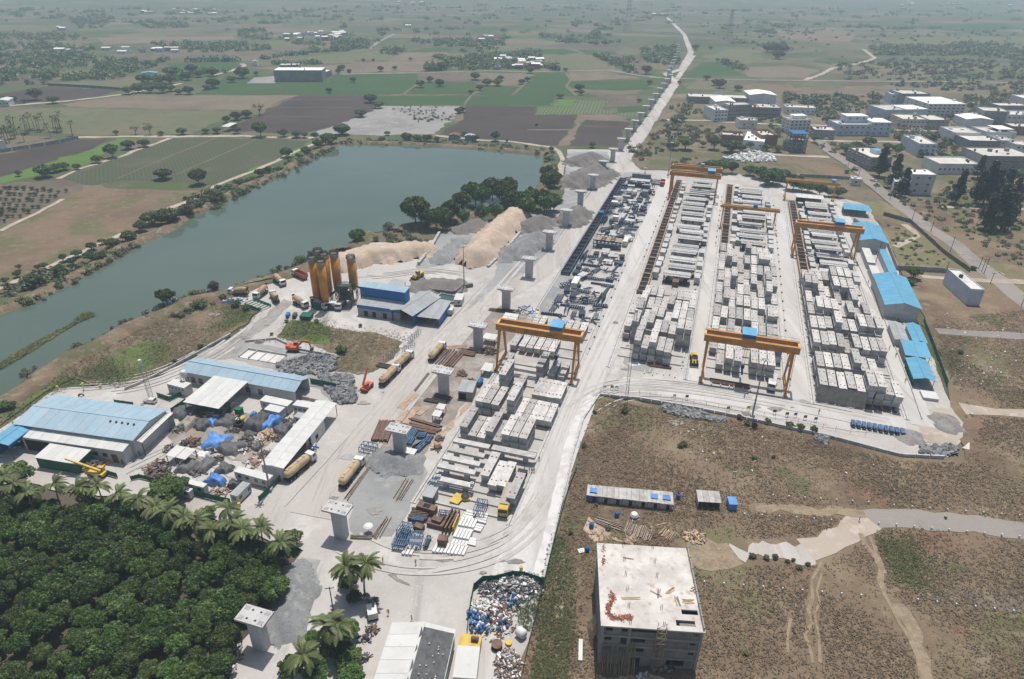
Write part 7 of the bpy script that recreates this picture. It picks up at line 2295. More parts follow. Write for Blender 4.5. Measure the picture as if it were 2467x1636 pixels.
wall_hole(o,'f',R[1],R[2],-R[1]*.22,0,2.4,2.3,'door','dark_hole')
R=rect('g',2.9,FL=(648,888),FR=(878,940),BR=(985,720))
o=shed('site_shed','grey metal box shed at the near end of the girder lane','shed',R,2.8,None,'roof_grey','wall_grey',back=3.0,over=.1,pw=2.2)
wall_hole(o,'r',R[1],R[2],-R[2]*.36,0,1.0,2.2,'door','dark_hole')
p=P('t',790,540)
o=thing('fuel_tank','blue round fuel tank behind the grey site shed','tank',(p[0],p[1],0),FWD)
mb=MB();mb.lathe([(.3,-1.7),(.8,-1.5),(.8,1.5),(.3,1.7)],14,(0,0,1.2),'x');mb.build('tank','deep_blue',o,smooth=True)
mb=MB();mb.box(-1.4,-.7,0,1.4,.7,.4);mb.build('cradle','dark_steel',o)
def members(name,label,cat,k,a,b,n,gap,w,h,m,jit=.06,group=None):
 pa,pb=P(k,*a),P(k,*b)
 c=(pa+pb)/2
 L=np.linalg.norm(pb-pa)
 o=thing(name,label,cat,(c[0],c[1],0),math.atan2(*(pb-pa)[1::-1]),group)
 for i in range(n):
  mb=MB()
  y=(i-(n-1)/2)*gap
  e=random.uniform(-.4,.4)
  mb.bar((-L/2+e,y+random.uniform(-jit,jit),h/2+.02*(i%3)),(L/2+e,y+random.uniform(-jit,jit),h/2+.02*(i%3)),w,h)
  mb.build('beam',m,o)
 return o
G_='rusty beams beside the piers'
members('beam_stack','fan of long rusty beams beside the tanker on the haul road','steel beams','t',(320,300),(480,130),9,1.0,.55,.5,'rust',.2,G_)
members('beam_stack','stack of reddish beams at the foot of the fifth pier','steel beams','t',(560,140),(740,175),8,.5,.35,.6,'rust',.1,G_)
members('beam_stack','flat rusty planks left of the fifth pier','steel beams','t',(400,95),(620,75),4,.7,.5,.3,'jig_tan',.1,G_)
members('beam_stack','big stack of rusty beams left of the third pier','steel beams','h',(140,830),(340,370),12,.42,.36,.9,'rust',.08,G_)
members('beam_stack','long rusty pipes lying right of the third pier, farthest set','steel beams','h',(860,290),(1590,490),2,.6,.4,.5,'rust',.05,G_)
members('beam_stack','long rusty pipes lying right of the third pier, middle set','steel beams','h',(800,425),(1560,580),3,.55,.4,.5,'rust',.1,G_)
members('beam_stack','orange rusty pipes lying right of the third pier, nearest set','steel beams','h',(920,525),(1470,640),2,.55,.4,.5,'rust',.1,G_)
members('beam_stack','dark steel beams at the foot of the fourth pier','steel beams','t',(250,670),(430,715),4,.5,.35,.5,'rebar',.1,G_)
members('beam_stack','steel truss beams before the fourth pier','steel beams','t',(120,730),(380,770),3,.6,.25,.6,'rebar',.2,G_)
members('beam_stack','row of black beams on the road edge by the tankers','steel beams',5,(305,945),(440,970),5,.5,.3,.5,'dark_steel',.05,G_)
members('beam_stack','long bundle of dark bars at the foot of the sixth pier','steel beams',5,(1055,575),(1260,590),7,.35,.2,.4,'rebar',.2,G_)
members('walk_boards','wide grey boards laid along the haul road edge, upper run','boards',5,(455,1240),(560,1140),2,1.4,1.3,.15,'jig_tan',.1)
members('walk_boards','wide grey boards laid behind the third pier','boards','h',(680,370),(870,110),2,2.2,2.0,.15,'jig_tan',.1)
members('walk_boards','rusty plates right of those boards','boards','h',(960,180),(1150,30),2,2.2,2.0,.15,'jig_tan',.1)
members('pipe_line','long dark pipe along the haul road edge','pipe',5,(555,1120),(650,1000),2,.5,.25,.3,'rebar',.05)
members('bamboo_barrier','bamboo poles barrier beside the gravel plot tanker','poles',8,(95,355),(245,145),3,.3,.12,.5,'timber_grey',.2)
members('bamboo_barrier','bamboo poles barrier on the right of the gravel plot','poles',8,(430,360),(520,225),5,.4,.12,.5,'timber_grey',.4)
members('bamboo_barrier','bamboo poles barrier lower right of the gravel plot','poles',8,(290,615),(375,480),5,.4,.12,.5,'timber_grey',.4)
members('bamboo_barrier','bamboo poles barrier at the near edge of the gravel plot','poles',8,(135,605),(280,612),3,.35,.12,.5,'timber_grey',.2)
members('rail_row','rusty rail track pieces before the third lane','rails',6,(262,1050),(530,1095),4,.7,.25,.5,'rust',.05)
members('rail_row','rusty rail track pieces before the right lane','rails',6,(1100,1190),(1500,1245),5,.8,.3,.5,'rust',.05)
members('rail_row','rusty rails on sleepers before the second lane','rails',5,(2120,945),(2270,965),3,.7,.3,.5,'rust',.05)
for k,pts,nm in((5,[(2095,990),(2130,985),(2150,1000),(2180,990),(2225,1000),(2265,1000),(2300,1015)],'second'),(6,[(270,1070),(330,1085),(390,1085),(420,1085),(480,1100),(530,1105)],'third'),(6,[(1120,1205),(1200,1220),(1290,1235),(1380,1245),(1470,1255)],'right')):
 for i,(x,y) in enumerate(pts):
  p=P(k,x,y)
  mb=MB();mb.box(-.18,-1.3,0,.18,1.3,.3)
  tag(mb.build('sleeper','deck_pale',None,(p[0],p[1],0),RZ),f'loose concrete sleeper before the {nm} lane, {nth(i + 1)} from the left','sleeper','loose sleepers')
for i,(k,a,b,n,g) in enumerate([('h',(800,780),(960,560),7,.5),('h',(790,920),(900,760),5,.5),('h',(1030,700),(1230,720),4,.6),('h',(1010,1090),(1370,720),3,.6),('h',(960,1010),(1290,830),2,1.6)]):
 o=members('form_stack',f'dark blue steel form stack right of the third pier, {nth(i + 1)} of five','formwork',k,a,b,n,g,.3,1.0,'steel_blue',.1,'blue forms by the third pier')
o=thing('steel_cage','open pale blue steel frame left of the third pier','formwork',P(5,245,1515),RZ)
mb=MB()
for y in(-1.5,0,1.5):
 for z in(.2,1.6):
  mb.bar((-2.2,y,z),(2.2,y,z),.16)
 for x in(-2.2,-.7,.7,2.2):
  mb.bar((x,y,0),(x,y,1.6),.14)
for x in(-2.2,-.7,.7,2.2):
 mb.bar((x,-1.5,1.6),(x,1.5,1.6),.14)
mb.build('frame','steel_blue',o)
p=P('h',870,1110)
tag(ob('cover_sheet',MB().box(-1.7,-1.2,.9,1.7,1.2,1.05).mesh('cover_sheet','white_paint'),None,(p[0],p[1],0),RZ),'white sheet lying over forms before the third pier','sheet')
for i,(k,a,b) in enumerate([(5,(355,915),(430,870)),(5,(480,860),(545,810)),(5,(520,790),(585,735))]):
 pa,pb=P(k,*a),P(k,*b)
 c=(pa+pb)/2
 o=thing('steel_rack',f'pale steel rack frames beside the haul road, {nth(i + 1)} from the camera','steel rack',(c[0],c[1],0),math.atan2(*(pb-pa)[1::-1]),'steel racks by the haul road')
 L=np.linalg.norm(pb-pa)
 for j in range(6):
  mb=MB()
  x=-L/2+j*L/5
  mb.bar((x,-.6,0),(x,-.6,1.8),.12);mb.bar((x,.6,0),(x,.6,1.8),.12);mb.bar((x,-.6,1.8),(x,.6,1.8),.12);mb.bar((x,-.6,.3),(x,.6,1.8),.08)
  mb.build('frame','grey_steel',o)
for i,(x,y) in enumerate([(565,385),(600,425),(690,490),(540,425)]):
 heap('rebar_scrap','t',x,y,70,50,.5,26,['rust','rust','rebar'],40+i,(.4,1.2))
heap('rebar_scrap','t',900,130,160,110,.7,70,['rebar','rust','dark_steel'],50)
heap('rebar_scrap',5,1300,580,160,60,.5,50,['white_paint','grey_steel','deep_blue'],51)
heap('rebar_scrap','h',1540,760,130,90,.4,30,['rebar','dark_steel'],52,(.6,1.6))
heap('rebar_scrap','h',1510,980,130,120,.4,30,['rust','rebar'],53,(.6,1.6))
# steelwork store at the near end ('q' sheet)
def qbox(name,label,cat,FL,FR,BR,z,m,h0=0.0,extra=None,grp=None):
 R=rect('q',z,FL=FL,FR=FR,BR=BR)
 o=thing(name,label,cat,(R[0][0],R[0][1],0),R[3],grp)
 w,d=R[1]/2,R[2]/2
 mb=MB();mb.box(-w,-d,h0,w,d,z);mb.build('shell',m,o)
 mb=MB()
 for i in range(5):
  x=-w+(i+.5)*w/2.5
  mb.box(x-.06,-d-.08,h0+.05,x+.06,d+.08,z-.05)
 mb.build('stiffener',m,o)
 return o,w,d
o,w,d=qbox('steel_box','large rust red steel box with square hatch','steel box',(262,140),(420,185),(455,140),2.0,'rust')
mb=MB();mb.box(-.9,-.7,2.003,.9,.7,2.02);mb.build('hatch','dark_hole',o)
qbox('steel_box','flat brown steel box right of the dark bar stack','steel box',(355,290),(520,330),(545,285),1.2,'rust')
qbox('steel_box','upper brown steel box lying on the flat one','steel box',(400,258),(480,285),(500,245),2.0,'rust',1.25)
qbox('steel_box','brown steel cover behind the blue frames','steel box',(245,320),(320,345),(335,305),1.4,'rust')
qbox('steel_box','brown striped steel block at the stack front','steel box',(450,440),(530,450),(545,400),2.4,'rust')
members('beam_stack','dark bar stack before the rust red box','steel beams','q',(220,225),(380,240),8,.5,.3,1.0,'rebar',.05)
members('girder_pair','two tall rusty plate girders standing side by side','steel girders','q',(520,395),(615,225),3,.9,.35,2.2,'rust',.05)
members('girder_yellow','yellow sided plate girder beside the rusty ones','steel girders','q',(585,390),(635,270),1,.5,.3,2.0,'machine_yellow',.0)
def lattice(label,k,FL,FR,BR,z,m,nx,nz):
 R=rect(k,z,FL=FL,FR=FR,BR=BR)
 o=thing('form_lattice',label,'steel frame',(R[0][0],R[0][1],0),R[3],'blue lattice frames')
 w,d=R[1]/2,R[2]/2
 for j in range(nz):
  zz=.15+j*z/max(1,nz-1)
  mb=MB()
  for x in np.linspace(-w,w,nx):
   mb.bar((x,-d,zz),(x,d,zz),.14)
  for y in(-d,0,d):
   mb.bar((-w,y,zz),(w,y,zz),.16)
  mb.build('frame_layer',m,o)
 mb=MB()
 for x in np.linspace(-w,w,max(2,nx//2)):
  for y in(-d,d):
   mb.bar((x,y,0),(x,y,z+.3),.14)
   mb.bar((x,y,0),(x+.6,y,z),.08)
 mb.build('upright',m,o)
 return o
lattice('blue lattice form frames at the far left of the steel store','q',(92,355),(190,385),(240,310),2.2,'steel_blue',7,3)
lattice('tangled blue frames nearest the stack of white slabs','q',(52,480),(165,495),(200,400),1.6,'steel_blue',7,3)
lattice('blue lattice frame with parallel bars behind three slabs','q',(185,480),(300,485),(325,370),1.6,'steel_blue',9,2)
lattice('small dark blue frame left of the striped block','q',(320,490),(350,495),(400,410),1.2,'form_blue',4,2)
lattice('dark blue form frames behind the brown boxes','q',(450,215),(600,235),(630,200),1.6,'form_blue',8,2)
lattice('blue bars rack under the dark bar stack','q',(220,260),(320,275),(345,250),1.2,'steel_blue',10,2)
lattice('large blue form frame with ladder beside the yellow truck','q',(760,180),(850,195),(900,95),2.0,'steel_blue',6,2)
members('rod_bundle','blue rods bundle above the grey box shed','rods','g',(860,660),(1000,500),9,.32,.14,.3,'steel_blue',.15)
p=P('g',1620,950)
o=thing('cable_coil','flat round black cable coil beside a yellow plate','cable coil',(p[0],p[1],0))
for i in range(4):
 torus(o,'cable_loop',1.05-i*.22,.13,.9+.02*i,'dark_steel')
mb=MB();mb.box(-1.2,-1.0,0,1.2,1.0,.75);mb.build('yellow_base','machine_yellow',o)
p=P('g',1430,990)
tag(ob('yellow_plate',MB().box(-1.3,-1.8,.5,1.3,1.8,.62).mesh('yellow_plate','machine_yellow'),None,(p[0],p[1],0),RZ-.2),'flat yellow plate lying beside the cable coil','plate')
slab=MB().box(-.34,-1.5,.05,.34,1.5,.55).mesh('precast_slab','white_paint')
slabx=MB().box(-1.35,-.34,.05,1.35,.34,.5).mesh('precast_slab','white_paint')
sl=[]
for j in range(3):
 sl.append(ob('precast_slab',slab,None,P('q',172+j*32,535+j*3),RZ))
for j in range(9):
 sl.append(ob('precast_slab',slab,None,P('q',438+j*32,515+j*3.5),RZ))
for j in range(4):
 sl.append(ob('precast_slab',slabx,None,P('q',752-j*16,205+j*20),RZ))
 sl.append(ob('precast_slab',slabx,None,P('q',852-j*6,220+j*22),RZ))
for j in range(3):
 sl.append(ob('precast_slab',slabx,None,P('q',815-j*12,318+j*20),RZ))
for j in range(3):
 sl.append(ob('precast_slab',slabx,None,P('q',745,440+j*22),RZ))
for i in range(4):
 for j in range(5):
  sl.append(ob('precast_slab',slab,None,P('q',600+j*28+i*22,450-i*50+j*5)+[0,0,.52 if i%2 else 0],RZ))
for o in sl:
 tag(o,'x','concrete slab','small white precast slabs')
from_left(sl,'small white precast slab in the steel store, {} from the left')
p=P(8,247,575)
o=thing('parasol','white round parasol standing on the gravel plot','parasol',(p[0],p[1],0))
mb=MB();mb.lathe([(1.15,2.1),(.7,2.4),(.05,2.65)],14);mb.build('shade','white_paint',o)
mb=MB();mb.cyl((0,0,0),(0,0,2.4),.04,n=6);mb.build('pole','dark_steel',o)
# blue sheds along the right of the casting yard
shed('yard_shed','large bright blue roofed shed right of the casting yard','shed',yrect(70.8,271.3,83,302.5),5.6,7.2,'roof_blue','wall_white','y',over=.6)
o=shed('yard_shed','bright blue roofed shed with step behind the right gantry','shed',yrect(70.4,346.2,82.8,372),5.6,7.2,'roof_blue','wall_white','y',over=.6)
shed('yard_shed','small blue roofed open shed at the head of the right lane','shed',yrect(70.4,403.8,83.2,411.8),3.6,None,'roof_blue','wall_grey',back=4.4,walls='b',posts=True)
shed('yard_shed','square flat blue roofed shed by the yard fence, farther of two','shed',yrect(72.2,234.5,79.6,244.6),3.3,None,'roof_blue','wall_grey',back=3.8,walls='bl',posts=True)
shed('yard_shed','blue roofed open shed with green net by the fence, nearer of two','shed',yrect(71.9,218.5,77.8,232),3.2,4.0,'roof_blue','net_green','y',walls='l',posts=True)
o=shed('dormitory','narrow blue roofed quarters along the right fence','building',yrect(77.0,247,81,261.3),2.9,3.5,'roof_blue','wall_white','y')
for i in range(9):
 wall_hole(o,'l',4,14.3,-6.2+i*1.55,1.0,.8,1.0,'window','window_glass')
o=shed('dormitory','narrow pale roofed quarters left of the blue quarters','building',yrect(71,247,74.9,261),2.8,3.2,'roof_grey','wall_white','y')
for i in range(9):
 wall_hole(o,'l',3.9,14,-6.2+i*1.55,1.0,.8,1.0,'window','window_glass')
for i,(a,b) in enumerate(((323.5,343),(304.5,320))):
 cabin(['long white roofed cabin beside the right lane, farther one','long white roofed cabin beside the right lane, nearer one'][i],yrect(71.6,a,75,b),3.0,'wall_white','roof_white',[('l',-6+j*2.2,1.2,1,.9) for j in range(6)])
cabin('narrow blue and white cabin row behind the long white cabins',yrect(79.1,314,82.4,344),3.0,'wall_white','roof_blue')
shed('store_shed','dark open store under the far slender gantry','shed',yrect(46,416,60,422),4.4,None,'roof_white','dark_steel',back=4.9,walls='b',posts=True)
low_wall('fence wall along the right edge of the casting yard',6,[(1150,60),(1420,620),(1600,1080),(1680,1310)],.25,.5,'deck_pale')
low_wall('green tinted boundary fence by the quarters',6,[(1690,650),(1750,800),(1850,1080)],.15,1.6,'net_green')
R=rect(6,.6,FL=(1690,1165),FR=(1795,1180),BR=(1770,1130))
cabin('low white concrete tank at the yard corner',R,.8,'wall_white','roof_white',name='low_tank',cat='tank',z0=-.1)
o=thing('cover_sheet','grey green sheet draped over the front of the right segment rank','tarpaulin',Y(47.6,200.4),RZ)
n,mb,vs=26,MB(),[]
for i in range(n+1):
 x=-7.2+14.4*i/n
 for j in range(7):
  u=j/6
  vs.append((x,-.25-1.3*u+.25*math.sin(i*.9)*u,max(.05,5.55*(1-u)**(1.0+.25*math.sin(i*.7))-.12*math.sin(i*1.7))))
mb.add(vs,[(i*7+j,(i+1)*7+j,(i+1)*7+j+1,i*7+j+1) for i in range(n) for j in range(6)])
mb.build('front_sheet','tarp_beige',o,smooth=True)
# industrial estate on the right
mat('f_white',(.66,.66,.645),.8,var=.1,scale=.12,dirt=(.36,.355,.345),dirt_amt=.55,rnd=.06)
mat('f_bluewhite',(.50,.55,.63),.8,var=.1,scale=.12,dirt=(.34,.37,.42),dirt_amt=.5,rnd=.05)
mat('f_grey',(.26,.255,.25),.85,var=.14,scale=.12,dirt=(.18,.175,.17),dirt_amt=.5,rnd=.1)
mat('f_cream',(.50,.46,.38),.8,var=.1,scale=.12,dirt=(.33,.31,.27),dirt_amt=.5)
mat('f_brick',(.27,.16,.12),.85,var=.15,scale=.3,dirt=(.3,.26,.23),dirt_amt=.4)
mat('flat_roof',(.55,.525,.485),.9,var=.12,scale=.15,dirt=(.32,.30,.275),dirt_amt=.6,rnd=.1)
mat('roof_bright',(.80,.80,.78),.6,var=.05,scale=.2,rnd=.03)
mat('f_pane',(.05,.06,.07),.2,rnd=.3,spec=.5)
WIN={}
def win_mesh(w,h):
 k=(round(w,1),round(h,1))
 if k not in WIN:
  mb=MB()
  mb.box(-w/2,-.05,0,w/2,.02,h,0)
  mb.box(-w/2-.15,-.45,h+.003,w/2+.15,.02,h+.12,1)
  mb.box(-.04,-.07,0,.04,-.052,h,1)
  mb.box(-w/2-.1,-.12,-.1,w/2+.1,.02,-.003,1)
  WIN[k]=mb.mesh('window',['f_pane','f_white'])
 return WIN[k]
def fac(label,k,FL,FR,depth,h,wall='f_white',roof='flat_roof',floors=0,cols=0,side_cols=0,pitched=False,parapet=.7,extra=None,name='factory',ww=1.5,hh=1.3):
 a,b=P(k,*FL),P(k,*FR)
 d=b-a
 an=math.atan2(d[1],d[0])
 w=np.linalg.norm(d)
 nrm=np.array([-math.sin(an),math.cos(an)])
 c=(a+b)[:2]/2+nrm*depth/2
 o=thing(name,label,'building',(c[0],c[1],0),an,'buildings of the industrial estate')
 hw,hd=w/2,depth/2
 for nm,bx in(('front',(-hw,-hd,hw,-hd+.3)),('back',(-hw,hd-.3,hw,hd)),('l',(-hw,-hd+.3,-hw+.3,hd-.3)),('r',(hw-.3,-hd+.3,hw,hd-.3))):
  mb=MB()
  mb.box(bx[0],bx[1],-.8,bx[2],bx[3],h+(0 if pitched else parapet))
  mb.build('wall',wall,o)
 if pitched:
  rz=h+max(1.0,w*.06)
  for sg in(-1,1):
   mb=MB()
   vs=[(sg*(hw+.4),-hd-.4,h-.1),(sg*(hw+.4),hd+.4,h-.1),(0,hd+.4,rz),(0,-hd-.4,rz)]
   vs+=[(x,y,z+.15) for x,y,z in vs]
   fs=[(3,2,1,0),(4,5,6,7),(0,1,5,4),(1,2,6,5),(2,3,7,6),(3,0,4,7)]
   mb.add(vs,fs if sg>0 else[f[::-1] for f in fs])
   mb.build('roof_slope',roof,o)
  for sy in(-1,1):
   mb=MB()
   y=sy*(hd-.15)
   mb.add([(-hw+.3,y,h),(hw-.3,y,h),(0,y,rz-.05)],[(0,1,2) if sy<0 else(2,1,0)])
   mb.build('gable',wall,o)
 else:
  mb=MB()
  mb.box(-hw+.3,-hd+.3,h-.3,hw-.3,hd-.3,h)
  r=mb.build('roof',roof,o)
  rg=random.Random(int(abs(c[0])*7))
  for i in range(rg.randint(2,5)):
   mb=MB()
   x,y,s=rg.uniform(-hw+2,hw-2),rg.uniform(-hd+2,hd-2),rg.uniform(.5,1.3)
   if rg.random()<.5:
    mb.box(x-s,y-s*.8,h,x+s,y+s*.8,h+rg.uniform(.6,2.4))
    mb.build('roof_hut',wall,r)
   else:
    mb.cyl((x,y,h),(x,y,h+1.4),.7,n=10)
    mb.build('water_tank','dark_steel',r)
 if floors:
  fh=h/floors
  for f in range(floors):
   z=f*fh+fh*.38
   for i in range(cols):
    ob('window',win_mesh(ww,hh),o,(-hw+(i+.5)*w/cols,-hd,z))
   for i in range(side_cols):
    for sx in(-1,1):
     ob('window',win_mesh(ww,hh),o,(sx*hw,-hd+(i+.5)*depth/side_cols,z),sx*math.pi/2)
  if floors>1:
   for f in range(1,floors):
    mb=MB()
    mb.box(-hw-.12,-hd-.14,f*fh-.15,hw+.12,-hd-.003,f*fh+.05)
    mb.build('floor_band',wall,o)
 if extra:
  extra(o,hw,hd,h)
 return o
def tower(x0,x1,y0,y1,z0,z1,m,roof='roof_bright',wins=0):
 def f(o,hw,hd,h):
  mb=MB()
  mb.box(x0*hw,y0*hd,z0,x1*hw,y1*hd,z1)
  b=mb.build('upper_block',m,o)
  mb=MB()
  mb.box(x0*hw-.3,y0*hd-.3,z1+.003,x1*hw+.3,y1*hd+.3,z1+.3)
  mb.build('upper_roof',roof,b)
  for i in range(wins):
   ob('window',win_mesh(1.5,1.3),b,((x0+(x1-x0)*(i+.5)/wins)*hw,y0*hd,z1-2.6))
 return f
fac('long low grey factory with pale roof, far left of the estate',3,(112,688),(508,702),22,5.5,'f_grey','flat_roof',1,14)
fac('white warehouse with bright pitched roof behind the offices',3,(518,694),(697,698),26,8.5,'f_white','roof_bright',1,0,pitched=True)
fac('white shed with bright pitched roof left of the offices',3,(290,735),(425,738),28,7.5,'f_white','roof_bright',0,0,pitched=True)
fac('four storey grey office block with rows of windows',3,(375,806),(527,800),14,12.5,'f_grey','flat_roof',4,7,2,ww=1.9)
fac('three storey white block left of the grey offices',3,(285,812),(372,810),24,9,'f_white','flat_roof',3,4,0,ww=1.8)
fac('brown faced block between the offices and the grey factory',3,(530,778),(578,780),18,7.5,'f_brick','flat_roof',2,3)
fac('two storey grey factory with pale speckled roof',3,(582,780),(730,784),22,7.5,'f_grey','flat_roof',2,7)
fac('long white single storey factory with little windows',3,(762,762),(962,770),14,5.6,'f_white','flat_roof',1,6)
fac('small white building before the office blocks',3,(456,858),(572,860),14,6.0,'f_white','flat_roof',1,2,1)
fac('five storey weathered block with white rooftop room',3,(785,895),(922,892),14,10.5,'f_white','flat_roof',4,5,2,extra=tower(-.4,.8,-.2,.9,10.5,13.0,'f_white'))
fac('brick walled roofless building left of the white roof',3,(330,972),(474,982),16,6.5,'f_brick','flat_roof',1,3,parapet=1.6)
fac('low building with bright white flat roof among brick walls',3,(476,992),(615,1005),34,6.0,'f_white','roof_bright',1,3,parapet=.2)
fac('dark brick building right of the bright white roof',3,(592,985),(705,985),22,7.5,'f_brick','flat_roof',1,0,parapet=1.6)
fac('grey annex left of the open concrete frame',3,(742,1000),(832,1018),16,6.5,'f_grey','flat_roof',2,3)
fac('small grey factory with pale roof and white car',3,(947,928),(1090,935),16,6.5,'f_grey','flat_roof',1,4,2)
fac('pale blue white factory with tall rear block',3,(1112,906),(1328,906),20,8,'f_bluewhite','flat_roof',2,6,2,extra=tower(-.3,1.0,-.1,1.0,8,13.5,'f_bluewhite','roof_bright',3))
fac('pale blue white wing with bright roof right of the tall block',3,(1330,908),(1462,910),20,10.5,'f_bluewhite','roof_bright',3,3,1,parapet=.2)
fac('weathered bluish factory with half bright roof',3,(1420,806),(1700,800),26,8.5,'f_bluewhite','flat_roof',1,0,extra=tower(.0,1.0,-1.0,.6,8,9.0,'f_white','roof_bright'))
fac('large white three storey factory with ribbon windows',3,(1705,782),(1952,782),40,11.5,'f_white','roof_bright',4,8,3,parapet=.2,ww=2.2)
fac('grey factory behind the large white one',3,(1530,700),(1720,702),26,10,'f_grey','flat_roof',3,5)
fac('bluish small block at the back left of the estate',3,(1465,690),(1530,692),18,8,'f_bluewhite','flat_roof',2,2)
fac('cream two storey factory with tan roof and two cars',3,(1535,862),(1712,866),24,7.5,'f_cream','flat_roof',2,7,2)
fac('grey two storey factory joined right of the cream one',3,(1714,868),(1850,868),24,7.5,'f_grey','flat_roof',2,5)
fac('grey white warehouse with pale roof right of the scrub',3,(1880,958),(2052,962),24,7.5,'f_white','flat_roof',1,0)
fac('white shed with bright pitched roof and grey wing',3,(1965,850),(2145,855),22,6.5,'f_white','roof_bright',0,0,pitched=True)
fac('grey three storey factory behind the bright shed',3,(2067,826),(2242,835),22,10.5,'f_grey','flat_roof',3,4,2)
fac('long white factory at the right edge of the estate',3,(2235,838),(2460,845),22,8.5,'f_white','flat_roof',2,7)
fac('brick fronted low building at the right edge',3,(2270,900),(2450,905),16,6,'f_brick','flat_roof',1,5)
fac('white factory with pavilion roof on open columns',3,(2100,950),(2296,952),22,7,'f_white','flat_roof',1,6,extra=tower(-.1,.9,-.7,.7,8.4,9.0,'dark_steel','roof_bright'))
fac('low grey sheds cluster with pale roofs before the pavilion',3,(1985,1000),(2190,1004),22,6,'f_grey','flat_roof',1,5)
fac('white house block right of the low sheds',3,(2195,1004),(2290,1006),16,6.5,'f_white','flat_roof',2,3)
fac('white house with blue canopy at the right edge',3,(2296,1035),(2440,1040),16,6.5,'f_white','flat_roof',2,4)
fac('narrow tall weathered factory beside a bushy tree',3,(1640,1046),(1762,1050),30,8.5,'f_bluewhite','flat_roof',3,3,0)
fac('two storey grey factory with blue roof hut by the road',3,(1320,1140),(1462,1138),30,8.0,'f_grey','flat_roof',2,3,6,extra=tower(.2,.9,-.3,.2,8,10.2,'f_white','roof_blue'))
fac('long weathered white low factory with dark stained parapet',3,(1780,1162),(2052,1165),20,6.0,'f_white','flat_roof',1,9)
fac('big dark grey factory wall behind the tall casuarinas',3,(2060,1165),(2400,1170),26,11.5,'f_grey','flat_roof',2,8)
fac('white stepped factory with tall front block by the road',3,(1585,1300),(1738,1304),12,12.0,'f_white','roof_bright',3,2,0,parapet=.3)
fac('low white wing left of the stepped factory',3,(1480,1288),(1583,1299),22,6.0,'f_white','flat_roof',2,4)
fac('tiny pale hut beside the asphalt factory road',3,(1200,1236),(1270,1242),7,3.2,'f_white','flat_roof',1,1,name='hut')
fac('white corner of a factory at the far right edge',3,(2335,722),(2480,725),20,9,'f_white','roof_bright',0,0)
fac('grey warehouse wing left of the bright pitched shed',3,(1910,820),(1968,830),26,6.5,'f_grey','flat_roof',0,0)
fac('grey block at the back of the far right estate',3,(2180,770),(2380,770),16,8,'f_grey','flat_roof',2,6)
a,b=P(3,800,1020),P(3,905,1022)
o=thing('concrete_frame','unfinished open concrete frame tower with blue sheet roof','building',((a+b)[0]/2,(a+b)[1]/2+7,0),math.atan2((b-a)[1],(b-a)[0]))
w=np.linalg.norm(b-a)/2
for f in range(5):
 mb=MB();mb.box(-w,-6,f*3.3-.15,w,6,f*3.3+.15);mb.build('floor_slab','f_grey',o)
 for i in range(5):
  for y in(-5.8,0,5.8):
   if f<4:
    mb=MB();x=-w+.2+i*(2*w-.4)/4;mb.box(x-.2,y-.2,f*3.3+.15,x+.2,y+.2,f*3.3+3.15);mb.build('column','f_grey',o)
mb=MB();mb.box(-w-.2,-6.2,13.38,w+.2,6.2,13.5);mb.build('roof_sheet','deep_blue',o)
pts=[np.array(q) for q in((189.3,272.5),(187.0,251.0),(192.3,250.4),(194.3,271.8))]
c=sum(pts)/4
o=thing('white_block','tall narrow white windowless building right of the casting yard','building',(c[0],c[1],0))
mb=MB();mb.prism([p-c for p in pts],-.5,6.6);mb.build('wall','f_bluewhite',o)
mb=MB()
ins=[(p-c)*.93 for p in pts]
mb.prism(ins,6.603,6.66);mb.build('roof','flat_roof',o)
for i in range(4):
 a,b=pts[i]-c,pts[(i+1)%4]-c
 mb=MB();mb.bar((*(a*.97),6.85),(*(b*.97),6.85),.22,.5);mb.build('parapet','f_bluewhite',o)
mb=MB();mb.cyl((-.5,2.5,6.66),(-.5,2.5,7.9),.8,n=12);mb.build('water_tank','dark_steel',o)
o=fac('big grey box factory with white roof among green fields',1,(1842,545),(2165,545),26,12,'f_grey','roof_bright',0,0,parapet=.2,name='field_factory')
fac('white roofed annex right of the grey box factory',1,(2150,530),(2225,505),30,6,'f_grey','roof_bright',0,0,parapet=.2,name='field_factory')
fac('grey rear block behind the grey box factory',1,(1880,492),(2010,490),20,9,'f_grey','flat_roof',1,8,name='field_factory')
fac('white house with roadside tank left of the grey factory',1,(1695,440),(1725,440),8,5,'f_white','roof_bright',name='farm_house')
sheet('yard_patch',PP(1,[(1655,558),(1700,520),(1840,508),(1845,558)]),-.15,'gravel_lot',.5,6)
shed('farm_shed','white roofed open farm shed by the lane','shed',rect(1,4,FL=(1502,845),FR=(1545,848),BR=(1570,828)),3.6,None,'roof_white','wall_grey',back=4.4,walls='b',posts=True)
fac('white farm building with blue trim at the left edge',1,(-20,715),(62,712),16,5,'f_white','roof_white',1,4,pitched=True,name='farm_house')
fac('low grey farm building near the left palm grove',1,(-30,1000),(45,985),8,4,'f_white','roof_grey',0,0,pitched=True,name='farm_house')
low_wall('long pale wall below the left palm grove',1,[(-40,1025),(200,990),(400,955),(530,928)],.4,2.2,'wall_grey',n_piece=8)
low_wall('dark fence wall above the far left ploughed field',1,[(320,572),(600,585),(810,600)],.5,2.2,'dark_stone',n_piece=10)
fac('small blue roofed farm shed in the grove',1,(950,515),(1055,512),10,4,'f_white','roof_blue',pitched=True,name='farm_house')
fac('rusty roofed shack at the lake corner, left one',2,(782,935),(850,938),7,3.2,'f_grey','rust',pitched=True,name='shack')
fac('grey roofed shack at the lake corner, right one',2,(890,938),(950,940),6,3.0,'f_grey','roof_grey',pitched=True,name='shack')
